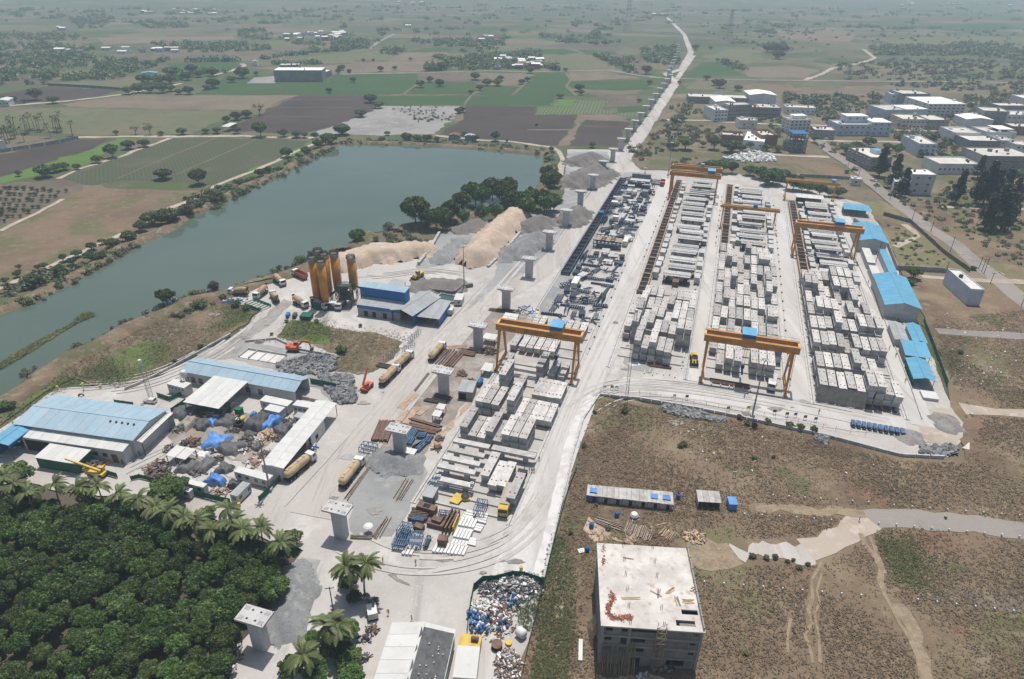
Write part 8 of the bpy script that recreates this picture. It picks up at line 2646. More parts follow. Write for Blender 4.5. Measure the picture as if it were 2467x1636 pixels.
heap('shack_litter',2,830,955,260,30,.5,60,['white_paint','rust','timber_grey'],60,(.4,1.4))
rg=random.Random(5)
vill=[]
for k,poly,n in[(1,[(1890,235),(2300,215),(2300,270),(1900,275)],26),(2,[(970,255),(1160,255),(1160,290),(960,285)],9),(2,[(1225,405),(1395,405),(1395,465),(1225,460)],20),(2,[(490,165),(560,165),(560,190),(490,190)],2),(1,[(950,75),(1450,70),(1450,100),(950,95)],14),(1,[(400,335),(1230,330),(1230,350),(400,360)],14),(2,[(1080,390),(1200,395),(1200,415),(1080,410)],5),(2,[(440,10),(620,10),(620,35),(440,35)],8),(1,[(270,195),(480,190),(480,205),(270,207)],3),(2,[(0,240),(80,240),(80,262),(0,262)],5),(3,[(1530,20),(2300,20),(2300,50),(1530,45)],16),(2,[(2150,90),(2230,90),(2240,120),(2150,110)],4)]:
 for x,y,r,h in scatter_px(k,poly,n,(3.5,7),(1,1)):
  w,d,hh=r,r*rg.uniform(.6,1.1),rg.uniform(3,7)
  wm=rg.choice(['f_white','f_white','f_cream','f_brick','f_bluewhite'])
  o=thing('village_house','x','house',(x,y,-.3),rg.uniform(-.3,.3),'far village houses')
  mb=MB();mb.box(-w,-d,0,w,d,hh);mb.build('wall',wm,o)
  mb=MB()
  mb.add([(-w-.3,-d-.3,hh),(w+.3,-d-.3,hh),(w+.3,d+.3,hh),(-w-.3,d+.3,hh),(-w-.3,0,hh+1.2),(w+.3,0,hh+1.2)],[(0,1,5,4),(3,4,5,2),(0,4,3),(1,2,5),(0,3,2,1)])
  mb.build('roof',rg.choice(['flat_roof','roof_bright','rust','roof_white']),o)
  for i in(-.5,.5):
   ob('window',win_mesh(1.5,1.3),o,(i*w,-d,1.2))
  vill.append(o)
from_left(vill,'small far village house, {} from the left')
p=P(2,1110,462)
o=thing('temple_spire','slender cream temple spire in the palm village','temple',(p[0],p[1],0))
mb=MB();mb.lathe([(3.2,0),(3.2,5),(2.6,7),(1.8,11),(.9,15),(.25,18)],12);mb.build('spire','f_cream',o)
mb=MB();mb.box(-4,-4,-.3,4,4,3.6);mb.build('base','f_cream',o)
# unfinished building in the foreground
mat('raw_slab',(.54,.51,.47),.9,var=.16,scale=.22,dirt=(.36,.29,.235),dirt_amt=.8,rnd=0,bump=.05)
mat('raw_wall',(.235,.215,.195),.9,var=.18,scale=.5,dirt=(.16,.145,.13),dirt_amt=.55,rnd=.05)
mat('raw_beam',(.29,.275,.255),.9,var=.12,scale=.5)
mat('brick_red',(.30,.115,.07),.85,var=.3,scale=2)
mat('bamboo',(.30,.235,.16),.8,var=.3,scale=1,rnd=.25)
HB=11.5
RB=rect('b',HB,FL=(205,985),FR=(1280,1065),BR=(1150,190),BL=(195,135))
c,w,d,a=RB
o=thing('unfinished_building','unfinished concrete building with pale flat slab roof in the dry field','building',(c[0],c[1],0),a)
hw,hd=w/2,d/2
mb=MB()
def slab_with_holes(mb,z0,z1,holes):
 xs=sorted({-hw-.25,hw+.25,*[h[0] for h in holes],*[h[2] for h in holes]})
 ys=sorted({-hd-.25,hd+.25,*[h[1] for h in holes],*[h[3] for h in holes]})
 for i in range(len(xs)-1):
  for j in range(len(ys)-1):
   mx,my=(xs[i]+xs[i+1])/2,(ys[j]+ys[j+1])/2
   if not any(h[0]<mx<h[2] and h[1]<my<h[3] for h in holes):
    mb.box(xs[i],ys[j],z0,xs[i+1],ys[j+1],z1)
HO=[(hw-5.0,-hd+.9,hw-1.4,-hd+2.2),(hw-3.6,-hd+3.6,hw-.5,-hd+4.7)]
slab_with_holes(mb,HB-.35,HB,HO)
rf=mb.build('roof_slab','raw_slab',o)
F=[0,3.1,5.9,8.6]
for z in F[1:]:
 mb=MB();mb.box(-hw+.3,-hd+.3,z-.15,hw-.3,hd-.3,z+.05);mb.build('floor_slab','raw_beam',o)
 for nm,bx in(('f',(-hw,-hd-.05,hw,-hd+.3)),('l',(-hw-.05,-hd,-hw+.3,hd)),('r',(hw-.3,-hd,hw+.05,hd))):
  mb=MB();mb.box(bx[0],bx[1],z-.4,bx[2],bx[3],z+.12);mb.build('edge_beam','raw_beam',o)
cols=[-hw+.25,-hw*.44,hw*.22,hw-.25]
for x in cols:
 for y in np.linspace(-hd+.2,hd-.2,6):
  mb=MB();mb.box(x-.25,y-.22,-.4,x+.25,y+.25,HB-.36);mb.build('column','raw_beam',o)
def bay(z0,z1,x0,x1,holes,y=-hd+.12):
 """front infill masonry between columns with openings"""
 xs=sorted({x0,x1,*[h[0] for h in holes],*[h[2] for h in holes]})
 zs=sorted({z0,z1,*[h[1] for h in holes],*[h[3] for h in holes]})
 mb=MB()
 for i in range(len(xs)-1):
  for j in range(len(zs)-1):
   mx,mz=(xs[i]+xs[i+1])/2,(zs[j]+zs[j+1])/2
   if not any(h[0]<mx<h[2] and h[1]<mz<h[3] for h in holes):
    mb.box(xs[i],y,zs[j],xs[i+1],y+.2,zs[j+1])
 if mb.v:
  mb.build('infill_wall','raw_wall',o)
tops=[F[1],F[2],F[3],HB]
for f in range(4):
 z0,z1=F[f]+.12,tops[f]-.4
 for b in range(3):
  x0,x1=cols[b]+.25,cols[b+1]-.25
  L=x1-x0
  if b==0:
   hs=[(x0+.3,z0+1.0,x0+1.6,z1-.1),(x0+L*.72,z0+(.2 if f==2 else 1.0),x1-.15,z1-.1)] if f else[(x0+L*.75,z0,x1-.1,z1)]
  elif b==1:
   hs=[(x0+.2,z0+.9,x0+L*.5,z1-.1)] if 0<f<3 else([(x0+.1,z0,x0+L*.42,z1)] if f==0 else[(x0+.1,z0+1.2,x1-.1,z1-.05)])
  else:
   hs=[(x1-1.6,z0+1.1,x1-.5,z1-.5)] if f else[(x0+1.2,z0+.6,x1-2.0,z1-.2)]
  bay(z0,z1,x0,x1,hs)
for sx in(-1,1):
 for f in range(4):
  mb=MB()
  z0,z1=F[f]+.12,tops[f]-.4
  x=sx*(hw-.1)
  mb.box(x-.1,-hd+.3,z0,x+.1,hd-.3,z1)
  mb.build('infill_wall','raw_wall',o)
mb=MB();mb.box(-hw+.3,hd-.3,0,hw-.3,hd-.1,HB-.36);mb.build('infill_wall','raw_wall',o)
ny=7
for i in range(ny):
 y0,y1=-hd+i*2*hd/ny+.15,-hd+(i+1)*2*hd/ny-.15
 mb=MB();mb.box(hw-.15,y0,HB,hw+.12,y1,HB+.75);mb.build('parapet','raw_beam',rf)
 mb=MB();mb.box(hw-.2,y1,HB,hw+.18,y1+.3,HB+.9);mb.build('parapet_post','raw_beam',rf)
for x in(cols[1],cols[2]):
 for y in np.linspace(-hd+.6,hd-.4,6):
  mb=MB()
  for dx in(-.15,.15):
   for dy in(-.15,.15):
    mb.bar((x+dx,y+dy,HB),(x+dx,y+dy,HB+random.uniform(.9,1.5)),.045)
  mb.build('starter_bars','rebar',rf)
for i in range(6):
 mb=MB();y=-hd+.3+i*2*(hd-.3)/5
 mb.box(-hw-.28,y-.12,HB-.34,-hw-.251,y+.12,HB-.05);mb.build('side_peg','dark_hole',rf)
def onroof(x,y):
 ca,sa=math.cos(a),math.sin(a)
 return(c[0]+x*ca-y*sa,c[1]+x*sa+y*ca,HB)
def local(px,py):
 q=P('b',px,py,HB)
 dx,dy=q[0]-c[0],q[1]-c[1]
 return(dx*math.cos(-a)-dy*math.sin(-a),dx*math.sin(-a)+dy*math.cos(-a))
mb=MB()
rg=random.Random(3)
for i in range(620):
 u=rg.random()
 path=[(320,660),(340,720),(290,790),(285,870),(340,920),(430,920),(490,910),(545,920)]
 q=u*(len(path)-1)
 k=int(q);k=min(k,len(path)-2)
 px=path[k][0]+(path[k+1][0]-path[k][0])*(q-k)+rg.gauss(0,14)
 py=path[k][1]+(path[k+1][1]-path[k][1])*(q-k)+rg.gauss(0,14)
 x,y=local(px,py)
 mb.cbox((x,y,HB+.06+abs(rg.gauss(0,.12))),(.24,.115,.075),rg.random()*3)
for i in range(90):
 px,py=rg.choice([(235,180),(240,320),(235,300),(1190,620)])
 x,y=local(px+rg.gauss(0,14),py+rg.gauss(0,24))
 mb.cbox((x,y,HB+.05),(.24,.115,.075),rg.random()*3)
hb=mb.build('loose_bricks','brick_red',None,(c[0],c[1],0),a)
tag(hb,kind='stuff')
for i,(p0,p1,n,m,lb) in enumerate([((430,710),(620,715),3,'timber','long boards lying on the slab roof, middle'),((820,620),(825,715),3,'timber_grey','short upright formwork pile on the slab roof'),((905,655),(985,600),4,'timber','tilted board stack on the right of the slab roof'),((1010,695),(1045,800),5,'timber_grey','fan of poles by the roof hatches'),((455,280),(565,300),2,'timber_grey','thin poles on the far part of the slab roof'),((740,630),(850,690),2,'timber_grey','crossed poles beside the formwork pile'),((1080,740),(1190,750),6,'timber','scattered boards right of the roof hatches')]):
 xa,ya=local(*p0);xb,yb=local(*p1)
 L=math.hypot(xb-xa,yb-ya)
 wpos=onroof((xa+xb)/2,(ya+yb)/2)
 q=thing('roof_boards',lb,'boards',wpos,a+math.atan2(yb-ya,xb-xa),'boards on the slab roof')
 for j in range(n):
  mb=MB();mb.bar((-L/2+random.uniform(-.3,.3),(j-n/2)*.18,.06),(L/2+random.uniform(-.3,.3),(j-n/2)*.18+random.uniform(-.2,.2),.06),.14,.07)
  mb.build('board',m,q)
q=thing('bamboo_poles','dense row of bamboo poles leaning on the unfinished building front','bamboo poles',onroof(-hw*.62,-hd-.1)[:2]+(0,),a)
rg=random.Random(9)
for i in range(46):
 x=-3.3+i*.145+rg.uniform(-.06,.06)
 mb=MB();mb.cyl((x+rg.uniform(-.3,.3),-1.7-rg.uniform(0,.5),0),(x,.02,rg.uniform(5.2,6.4)+(1.0 if i>34 else 0)),.055,.04,6)
 mb.build('pole','bamboo',q)
q=thing('bamboo_scaffold','narrow bamboo scaffold hoist on the unfinished building front','scaffold',onroof(hw*.17,-hd-.7)[:2]+(0,),a)
for x in(-.8,.8):
 for y in(-.55,.45):
  mb=MB();mb.cyl((x,y,0),(x,y,HB+1.8),.05,n=6);mb.build('standard','bamboo',q)
for k in range(8):
 z=1.2+k*1.5
 mb=MB()
 for y in(-.55,.45):
  mb.bar((-.95,y,z),(.95,y,z),.08)
  mb.bar((-.8,y,z),(.8,y,z+1.4),.06)
 for x in(-.8,.8):
  mb.bar((x,-.7,z),(x,.6,z),.08)
 mb.build('ledger','bamboo',q)
q=thing('prop_poles','timber props stacked against the left wall of the unfinished building','poles',onroof(-hw-.6,-hd*.4)[:2]+(0,),a)
for i in range(12):
 mb=MB();mb.bar((-.8-.05*i,-2+i*.4,0),(.3,-2+i*.4,4.5),.1);mb.build('prop','timber_grey',q)
heap('cement_bags','b',650,1540,130,60,.4,30,['white_paint','grey_steel'],70,(.5,1.0))
heap('builder_rubbish','b',900,1450,300,80,.6,60,['dark_steel','timber_grey','raw_beam'],71,(.4,1.2))
sheet('sand_patch',PP('b',[(130,1520),(300,1560),(700,1500),(900,1560),(700,1650),(100,1640)]),.0,'pink_earth',.3,1)
# huts, logs and litter in the dry field
mat('tin',(.40,.385,.365),.6,var=.2,scale=.7,dirt=(.26,.22,.19),dirt_amt=.5,rnd=.15)
hx=[1715,1790,1870,1950,2035,2120,2200,2285]
for i in range(7):
 R=rect(8,2.3,FL=(hx[i],318+i*9),FR=(hx[i+1]-2,327+i*9),BR=(hx[i+1]-4,270+i*7))
 q=shed('labour_hut',f'tin roofed labour hut in the row, {nth(i + 1)} from the left','hut',(R[0],R[1],max(2.5,R[2]),R[3]),2.0+.1*(i%2),None,'tin','tarp_blue' if i==0 else 'tin',back=2.4,over=.2,pw=1.1,group='labour huts in the dry field')
 wall_hole(q,'f',R[1],max(2.5,R[2]),R[1]*.15,0,.8,1.6,'door','dark_hole')
 if i in(0,5,6):
  mb=MB();mb.box(-R[1]*.3,-.9,2.45,R[1]*.35,.8,2.5);mb.build('blue_sheet','tarp_blue',q)
R=rect(9,2.5,FL=(178,348),FR=(325,358),BR=(325,318))
shed('labour_hut','open fronted grey tin hut standing apart','hut',(R[0],R[1],3.5,R[3]),2.2,None,'tin','tin',back=2.6,over=.2,pw=1.3,walls='blr')
R=rect(9,2.3,FL=(385,380),FR=(440,382),BR=(440,340))
shed('labour_hut','small bright blue sheeted hut at the right','hut',(R[0],R[1],2.4,R[3]),2.0,None,'tarp_blue','tarp_blue',back=2.3,over=.1)
for i,(k,x,y) in enumerate([(9,45,345),(8,2320,345),(8,1908,465),(8,1708,700),(8,1738,540)]):
 p=P(k,x,y)
 q=thing('water_drum',f'dark blue water drum near the huts, {nth(i + 1)} of five','drum',(p[0],p[1],0),0,'water drums by the huts')
 mb=MB();mb.lathe([(.55,0),(.6,.1),(.6,1.2),(.35,1.4)],12);mb.build('barrel','deep_blue',q,smooth=True)
 mb=MB();mb.cyl((0,0,1.4),(0,0,1.5),.25,n=8);mb.build('lid','dark_steel',q)
p=P(8,2025,470)
tag(ob('white_sack',MB().lathe([(.9,0),(1.1,.5),(.8,1.1),(.2,1.3)],10).mesh('white_sack','white_paint'),None,(p[0],p[1],0)),'bulging white sack on the ground below the huts','sack')
heap('sack_spill',8,2030,480,60,40,.3,20,['white_paint','dark_steel'],72,(.3,.7))
members('log_pile','long grey logs laid across the field, left pile','logs',8,(1760,490),(1940,550),6,.35,.16,.2,'timber_grey',.25)
members('log_pile','pinkish sawn timber pile, middle of the field','logs',8,(2040,610),(2070,535),16,.42,.2,.3,'timber_grey',.1)
members('log_pile','short timber pieces right of the middle pile','logs',8,(2120,580),(2175,600),4,.5,.25,.3,'rust',.1)
members('log_pile','pale poles pile at the right','logs',8,(2230,610),(2265,565),12,.3,.12,.2,'timber',.2)
heap('timber_offcuts',9,155,605,130,90,.7,110,['timber_grey','rust','timber'],73,(.4,1.4))
heap('timber_offcuts',8,2000,630,60,50,.4,40,['timber','timber_grey'],74)
members('log_pile','few long thin poles above the pale pile','logs',8,(2135,545),(2250,520),4,.35,.1,.15,'timber',.3)
sheet('puddle',PP(8,[(1500,680),(1540,660),(1585,690),(1580,760),(1550,830),(1530,790)]),.02,'puddle_water',.15,1)
sheet('puddle',PP(8,[(1490,1080),(1530,1040),(1580,1050),(1550,1150),(1510,1160),(1480,1120)]),.02,'puddle_water',.15,1)
p=P(8,1672,700)
tag(ob('white_sheet',MB().cbox((0,0,.15),(1.6,1.3,.12),.3).mesh('white_sheet','white_paint'),None,(p[0],p[1],0)),'white board lying beside the path near the building','board')
p=P(8,1665,1370)
tag(ob('white_pipe',MB().box(-.4,-2.4,.1,.4,2.4,.5).mesh('white_pipe','white_paint'),None,(p[0],p[1],0),-.1),'long white panel leaning left of the unfinished building','panel')
st=MB().box(-.15,-.15,0,.15,.15,.7).mesh('marker_stone','white_paint')
ms=[]
for(x0,y0),(x1,y1),n in(((220,915),(1270,1005),9),((1650,1035),(2290,1110),6),((490,460),(1070,500),6),((680,335),(1320,380),7),((1490,400),(2330,470),8),((1390,520),(2330,610),9)):
 for i in range(n):
  p=P(9,x0+(x1-x0)*i/(n-1),y0+(y1-y0)*i/(n-1))
  ms.append(tag(ob('marker_stone',st,None,(p[0],p[1],0),.3),'x','marker stone','plot marker stones'))
from_left(ms,'white plot marker stone in the dry field, {} from the left')
p=P(9,420,205)
q=thing('sign_board','small white sign board standing in the dry field','sign',(p[0],p[1],0))
mb=MB();mb.box(-.5,-.04,1.0,.5,.04,2.0);mb.build('board','white_paint',q)
mb=MB();mb.bar((-.35,0,0),(-.35,0,1.0),.08);mb.bar((.35,0,0),(.35,0,1.0),.08);mb.build('post','grey_steel',q)
# scrap yard and entrance shed at the bottom
R=rect(8,5,FL=(270,1600),FR=(735,1640),BR=(805,1225),BL=(412,1168))
c2,w2,d2,a2=R
o=shed('entrance_shed','pale grey roofed shed half under dark sheet at the bottom edge','shed',R,4.4,5.6,'roof_white','wall_white','y',pw=2.6,over=.3)
vs,n=[],20
for i in range(n+1):
 for j in range(n+1):
  u,v=i/n,j/n
  x=-.1+u*(w2/2+.3)
  y=-d2/2-.2+v*(d2-.6)
  z=5.6-(5.6-4.4)*max(0,x)/(w2/2)+.14+.05*abs(math.sin(u*9+v*5))+.04*math.sin(v*23+u*3)
  vs.append((x,y,z))
mb=MB();mb.add(vs,[(i*(n+1)+j,(i+1)*(n+1)+j,(i+1)*(n+1)+j+1,i*(n+1)+j+1) for i in range(n) for j in range(n)])
mb.build('roof_sheet','tarp_grey',o)
mb=MB()
for i in range(14):
 u,v=random.random(),random.random()
 mb.box(.3+u*(w2/2-.8),-d2/2+.5+v*(d2-1.5),5.8-1.2*(.3+u*(w2/2-.8))/(w2/2),.55+u*(w2/2-.8),-d2/2+.75+v*(d2-1.5),6.05-1.2*(.3+u*(w2/2-.8))/(w2/2))
mb.build('sheet_weight','sand_bag',o)
R=rect(8,2.8,FL=(800,1545),FR=(955,1555),BR=(1000,1345))
cabin('low white flat roofed cabin beside the entrance shed',R,2.8,'wall_white','roof_white',[('f',0,1.2,1,.9)])
R=rect(8,2.6,FL=(850,1335),FR=(990,1355),BR=(1000,1275))
o=cabin('orange yellow container with round tank on top',R,2.7,'machine_yellow','machine_yellow',name='container',cat='container')
mb=MB();mb.cyl((R[1]*.05,.2,3.3),(R[1]*.4,.2,3.3),.5,n=12);mb.build('round_tank','rust',o)
heap('plastic_scrap',8,1190,950,440,170,1.6,700,['tarp_grey','dark_steel','tarp_grey','white_paint','grey_steel'],80,(.3,1.1))
heap('plastic_scrap',8,1310,900,200,120,1.4,260,['white_paint','white_paint','grey_steel'],81,(.3,.8))
heap('plastic_scrap',8,1000,1080,150,120,1.2,200,['white_paint','white_paint','f_cream'],82,(.3,.8))
heap('metal_scrap',8,1110,1130,200,200,1.0,340,['rust','rebar','rust','white_paint'],83,(.3,1.2))
heap('metal_scrap',8,1180,1460,170,200,1.2,380,['rust','rust','rebar','white_paint','grey_steel'],84,(.3,1.2))
heap('metal_scrap',8,1090,1230,260,150,.5,120,['f_cream','white_paint','rust'],85,(.3,1.0))
dr=[]
mat('drum_blue',(.05,.13,.29),.5,var=.2,rnd=.35)
bar_=[MB().lathe([(.29,0),(.31,.08),(.31,.82),(.22,.92),(.06,.95)],10).mesh('plastic_drum',q,True) for q in('drum_blue','drum_blue','white_paint')]
rg=random.Random(12)
for cx,cy,sx,sy,n in((960,1130,60,40,14),(990,1190,70,60,20),(1200,1060,50,40,10),(1120,1220,60,30,7),(1000,1235,60,25,9),(940,1190,30,40,6)):
 for i in range(n):
  p=P(8,cx+rg.gauss(0,sx*.5),cy+rg.gauss(0,sy*.5))
  q=tag(ob('plastic_drum',bar_[i%3],None,(p[0],p[1],rg.choice([.35,.5,.9])),0),'x','drum','plastic drums in the scrap yard')
  q.rotation_euler=(rg.uniform(0,1.6),rg.uniform(-.4,.4),rg.uniform(0,6))
  dr.append(q)
from_left([q for q in dr if 'white' not in q.data.materials[0].name],'blue plastic drum in the scrap yard, {} from the left')
from_left([q for q in dr if 'white' in q.data.materials[0].name],'white plastic drum in the scrap yard, {} from the left')
p=P(8,1245,1250)
q=tag(ob('round_tank',MB().lathe([(.9,0),(1.0,.15),(1.0,1.7),(.7,2.0),(.2,2.1)],14).mesh('round_tank','white_paint',True),None,(p[0],p[1],.9)),'white round water tank lying at the edge of the scrap yard','water tank')
q.rotation_euler=(1.4,0,.8)
p=P(8,1105,1345)
q=thing('cable_reel','big rust brown cable reel in the scrap yard','cable reel',(p[0],p[1],0))
for z in(.05,1.0):
 mb=MB();mb.cyl((0,0,z),(0,0,z+.12),1.15,n=20);mb.build('flange','rust',q)
mb=MB();mb.cyl((0,0,.17),(0,0,1.0),.6,n=14);mb.build('core','rust',q)
p=P(8,1183,1320)
tag(ob('yellow_reel',MB().cyl((0,0,.1),(0,0,.5),.7,n=16).mesh('yellow_reel','machine_yellow'),None,(p[0],p[1],0)),'small yellow cable reel right of the brown one','cable reel')
net_fence('dark green net fence around the scrap yard',8,[(905,1270),(915,1160),(930,1060),(950,960),(1010,910),(1100,905),(1210,875),(1290,880),(1420,925)],2.0)
net_fence('long green net fence between the road and the dry field',8,[(1420,925),(1500,600),(1580,300),(1640,150)],1.2)
net_fence('dark boundary fence running down beside the scrap yard',8,[(1415,930),(1370,1130),(1320,1320),(1260,1600)],1.3,'dark_steel','boundary_fence')
for i,(k,x,y) in enumerate([(8,1130,885),(8,1267,830),(7,1605,400),(4,388,1105),(4,558,1085),(4,675,1098),(4,1543,750)]):
 p=P(k,x,y)
 q=thing('barrel',f'yellow roadside barrel, {nth(i + 1)} of seven','barrel',(p[0],p[1],0),0,'yellow road barrels')
 mb=MB();mb.lathe([(.38,0),(.38,1.1),(.3,1.15)],12);mb.build('body','machine_yellow',q)
 mb=MB();mb.cyl((0,0,.45),(0,0,.7),.39,n=12);mb.build('band','white_paint',q)
p=P(8,272,1130)
q=thing('generator','white and grey generator set beside the palms at the entrance','generator',(p[0],p[1],0),.3)
mb=MB();mb.box(-1.0,-1.4,.3,1.0,1.4,2.0);mb.build('housing','white_paint',q)
mb=MB();mb.box(-1.1,-1.5,0,1.1,1.5,.3);mb.build('skid','dark_steel',q)
mb=MB();mb.cyl((.4,.6,2.0),(.4,.6,2.7),.2,n=8);mb.build('exhaust','dark_steel',q)
p=P(8,225,1015)
q=thing('hose_coil','coil of grey hose beside the entrance palms','hose coil',(p[0],p[1],0))
for i in range(4):
 torus(q,'hose_loop',1.0-.04*i,.1,.1+.16*i,'grey_steel')
for i,(x,y,m) in enumerate([(285,1040,'rust'),(270,1230,'rust'),(215,1290,'dark_steel'),(205,1420,'dark_steel')]):
 heap('machine_scrap',8,x,y,80,60,.6,30,[m,'grey_steel','dark_steel'],90+i,(.3,1.2))
mb=MB()
low_wall('pale concrete edge wall between the yard and the dry field',0,[(1384,913),(1480,923),(1600,943),(1700,963),(1900,1006),(2080,1053),(2180,1058)],.5,.9,'deck_pale')
low_wall('pale concrete edge wall along the right side of the yard road',0,[(1255,1338),(1290,1190),(1322,1050),(1347,968),(1384,913)],.45,.7,'deck_pale')
strip('lane',PP(0,[(1243,1330),(1278,1185),(1308,1050),(1330,975),(1368,915)]),2.4,.05,'white_slurry',.12,3)
# masts, poles, fences
def lamp_mast(label,k,base,top,h,arms=True):
 p=P(k,*base)
 o=thing('lamp_mast',label,'light mast',(p[0],p[1],0),0,'tall lamp masts')
 mb=MB();mb.cyl((0,0,-.3),(0,0,h),.28,.12,10);mb.build('pole','grey_steel',o)
 mb=MB();mb.box(-.6,-.6,-.2,.6,.6,.9);mb.build('foundation','concrete',o)
 if arms:
  mb=MB()
  mb.cyl((0,0,h-.3),(0,0,h),.7,n=10)
  mb.build('lamp_ring','grey_steel',o)
  for i in range(6):
   a=i*math.pi/3
   mb=MB()
   mb.cbox((1.0*math.cos(a),1.0*math.sin(a),h-.1),(.5,.35,.2),a)
   mb.bar((0,0,h-.2),(1.0*math.cos(a),1.0*math.sin(a),h-.15),.08)
   mb.build('floodlight','white_paint',o)
 return o
def mast_h(k,base,top):
 p=P(k,*base)
 best=min(((np.linalg.norm(P(k,*top,z)[:2]-p[:2]),z) for z in np.arange(4,60,.25)))
 return best[1]
for lb,k,b,t in(('tall lamp mast at the near edge of the casting yard',6,(542,1290),(625,905)),('tall lamp mast beside the plant water tank',5,(886,430),(876,145)),('tall lamp mast by the long narrow shed','v',(1335,1190),(1180,560)),('lamp mast behind the head of the casting yard',2,(2252,1175),(2268,955)),('lamp mast with white lamps at the left lane head',2,(2097,1165),(2098,1125))):
 lamp_mast(lb,k,b,t,mast_h(k,b,t))
def lattice_mast(label,k,base,h,w=.8,m='grey_steel',n=14,name='lattice_mast'):
 p=P(k,*base)
 o=thing(name,label,'mast',(p[0],p[1],0),.3)
 q=[(w*math.cos(a),w*math.sin(a)) for a in(.5,2.6,4.7)]
 for i in range(3):
  mb=MB()
  a,b=q[i],q[(i+1)%3]
  mb.bar((*a,0),(*a,h),.1)
  for j in range(n):
   z0,z1=j*h/n,(j+1)*h/n
   mb.bar((*a,z0),(*b,z1),.05)
  mb.build('side_frame',m,o)
 mb=MB();mb.cyl((0,0,h-.2),(0,0,h+.7),.45,n=10);mb.build('lamp_head','white_paint',o)
 return o
lattice_mast('slim lattice mast with lamp head beside the white canopy',4,(1010,1165),mast_h(4,(1010,1165),(945,920)))
lattice_mast('slim lattice mast at the yard corner by the dry field','s',(1511,952),mast_h('s',(1511,952),(1523,750)),.5)
def pylon(label,k,base,h):
 p=P(k,*base)
 o=thing('power_pylon',label,'pylon',(p[0],p[1],0),.2,'far power pylons')
 w=h*.09
 for i in range(4):
  sx,sy=((-1,-1),(1,-1),(1,1),(-1,1))[i]
  sx2,sy2=((-1,-1),(1,-1),(1,1),(-1,1))[(i+1)%4]
  mb=MB()
  mb.bar((sx*w,sy*w,0),(sx*w*.25,sy*w*.25,h),.45)
  for j in range(6):
   f0,f1=1-.75*j/6,1-.75*(j+1)/6
   mb.bar((sx*w*f0,sy*w*f0,h*j/6),(sx2*w*f1,sy2*w*f1,h*(j+1)/6),.25)
  mb.build('lattice_side','grey_steel',o)
 for z in(.72,.84,.96):
  mb=MB();mb.bar((-h*.14,0,h*z),(h*.14,0,h*z),.5);mb.build('cross_arm','grey_steel',o)
 return o
pylon('faint far power pylon left of the haul road',2,(1978,215),70)
pylon('faint far power pylon right of the haul road',3,(382,275),55)
def pole(label,k,base,top,cross=True,name='utility_pole'):
 p=P(k,*base)
 h=min(12,max(5,mast_h(k,base,top)))
 o=thing(name,label,'utility pole',(p[0],p[1],0),random.uniform(-.3,.3),'utility poles')
 mb=MB();mb.cyl((0,0,-.3),(0,0,h),.15,.1,8);mb.build('pole','dark_steel',o)
 mb=MB();mb.bar((-.9,0,h-.4),(.9,0,h-.4),.12);mb.build('cross_arm','dark_steel',o)
 for x in(-.75,0,.75):
  mb=MB();mb.cyl((x,0,h-.35),(x,0,h-.1),.06,n=6);mb.build('insulator','white_paint',o)
 return o
ups=[pole('x',k,b,t) for k,b,t in((6,(1740,50),(1750,0)),(6,(1870,185),(1905,85)),(6,(2060,300),(2100,220)),(6,(2080,320),(2110,230)),(6,(2095,335),(2125,225)),(6,(2140,395),(2165,335)),(6,(2345,550),(2375,480)),(3,(1255,1185),(1270,1110)),(3,(1185,1115),(1195,1060)),(3,(1370,1265),(1380,1200)),(3,(1465,1340),(1475,1280)),(3,(1615,1475),(1635,1400)),(3,(1740,1550),(1760,1470)),(7,(2235,1100),(2205,940)),(6,(1840,320),(1855,275)),(6,(1365,280),(1420,60)))]
from_left(ups,'dark utility pole along the roads, {} from the left')
fp_=[]
path=PP(5,[(1770,1160),(1800,1120),(1850,1105)])+PP(6,[(0,1180),(150,1205),(400,1245),(620,1290),(850,1330),(1100,1385),(1400,1440)])
o=thing('wire_fence','thin wire fence with posts along the near edge of the casting yard','fence',(0,0,0))
for i in range(len(path)-1):
 a,b=path[i],path[i+1]
 n=max(1,int(np.linalg.norm(b-a)/3.2))
 for j in range(n):
  q=a+(b-a)*j/n
  mb=MB();mb.bar((q[0],q[1],0),(q[0],q[1],1.7),.07);mb.build('post','grey_steel',o)
 mb=MB()
 for z in(.5,1.0,1.5):
  mb.bar((a[0],a[1],z),(b[0],b[1],z),.025)
 mb.build('wire','grey_steel',o)
nb=[]
for k,x,y,m in((5,1828,1110,'white_paint'),(5,1875,1110,'rust'),(5,1905,1112,'white_paint'),(6,20,1170,'white_paint'),(6,103,1175,'dark_steel'),(6,380,1252,'grey_steel'),(6,515,1250,'machine_yellow'),(6,690,1275,'dark_steel'),(6,773,1292,'rust'),(6,830,1295,'deep_blue'),(6,895,1312,'rust'),(6,965,1325,'deep_blue')):
 p=P(k,x,y)
 q=thing('notice_board','x','notice board',(p[0],p[1],0),.0,'notice boards on the yard fence')
 mb=MB();mb.box(-.5,-.04,.8,.5,.04,1.7);mb.build('board',m,q)
 mb=MB();mb.bar((-.4,.06,0),(-.4,.06,1.6),.07);mb.bar((.4,.06,0),(.4,.06,1.6),.07);mb.build('post','grey_steel',q)
 nb.append(q)
from_left(nb,'small notice board on the casting yard fence, {} from the left')
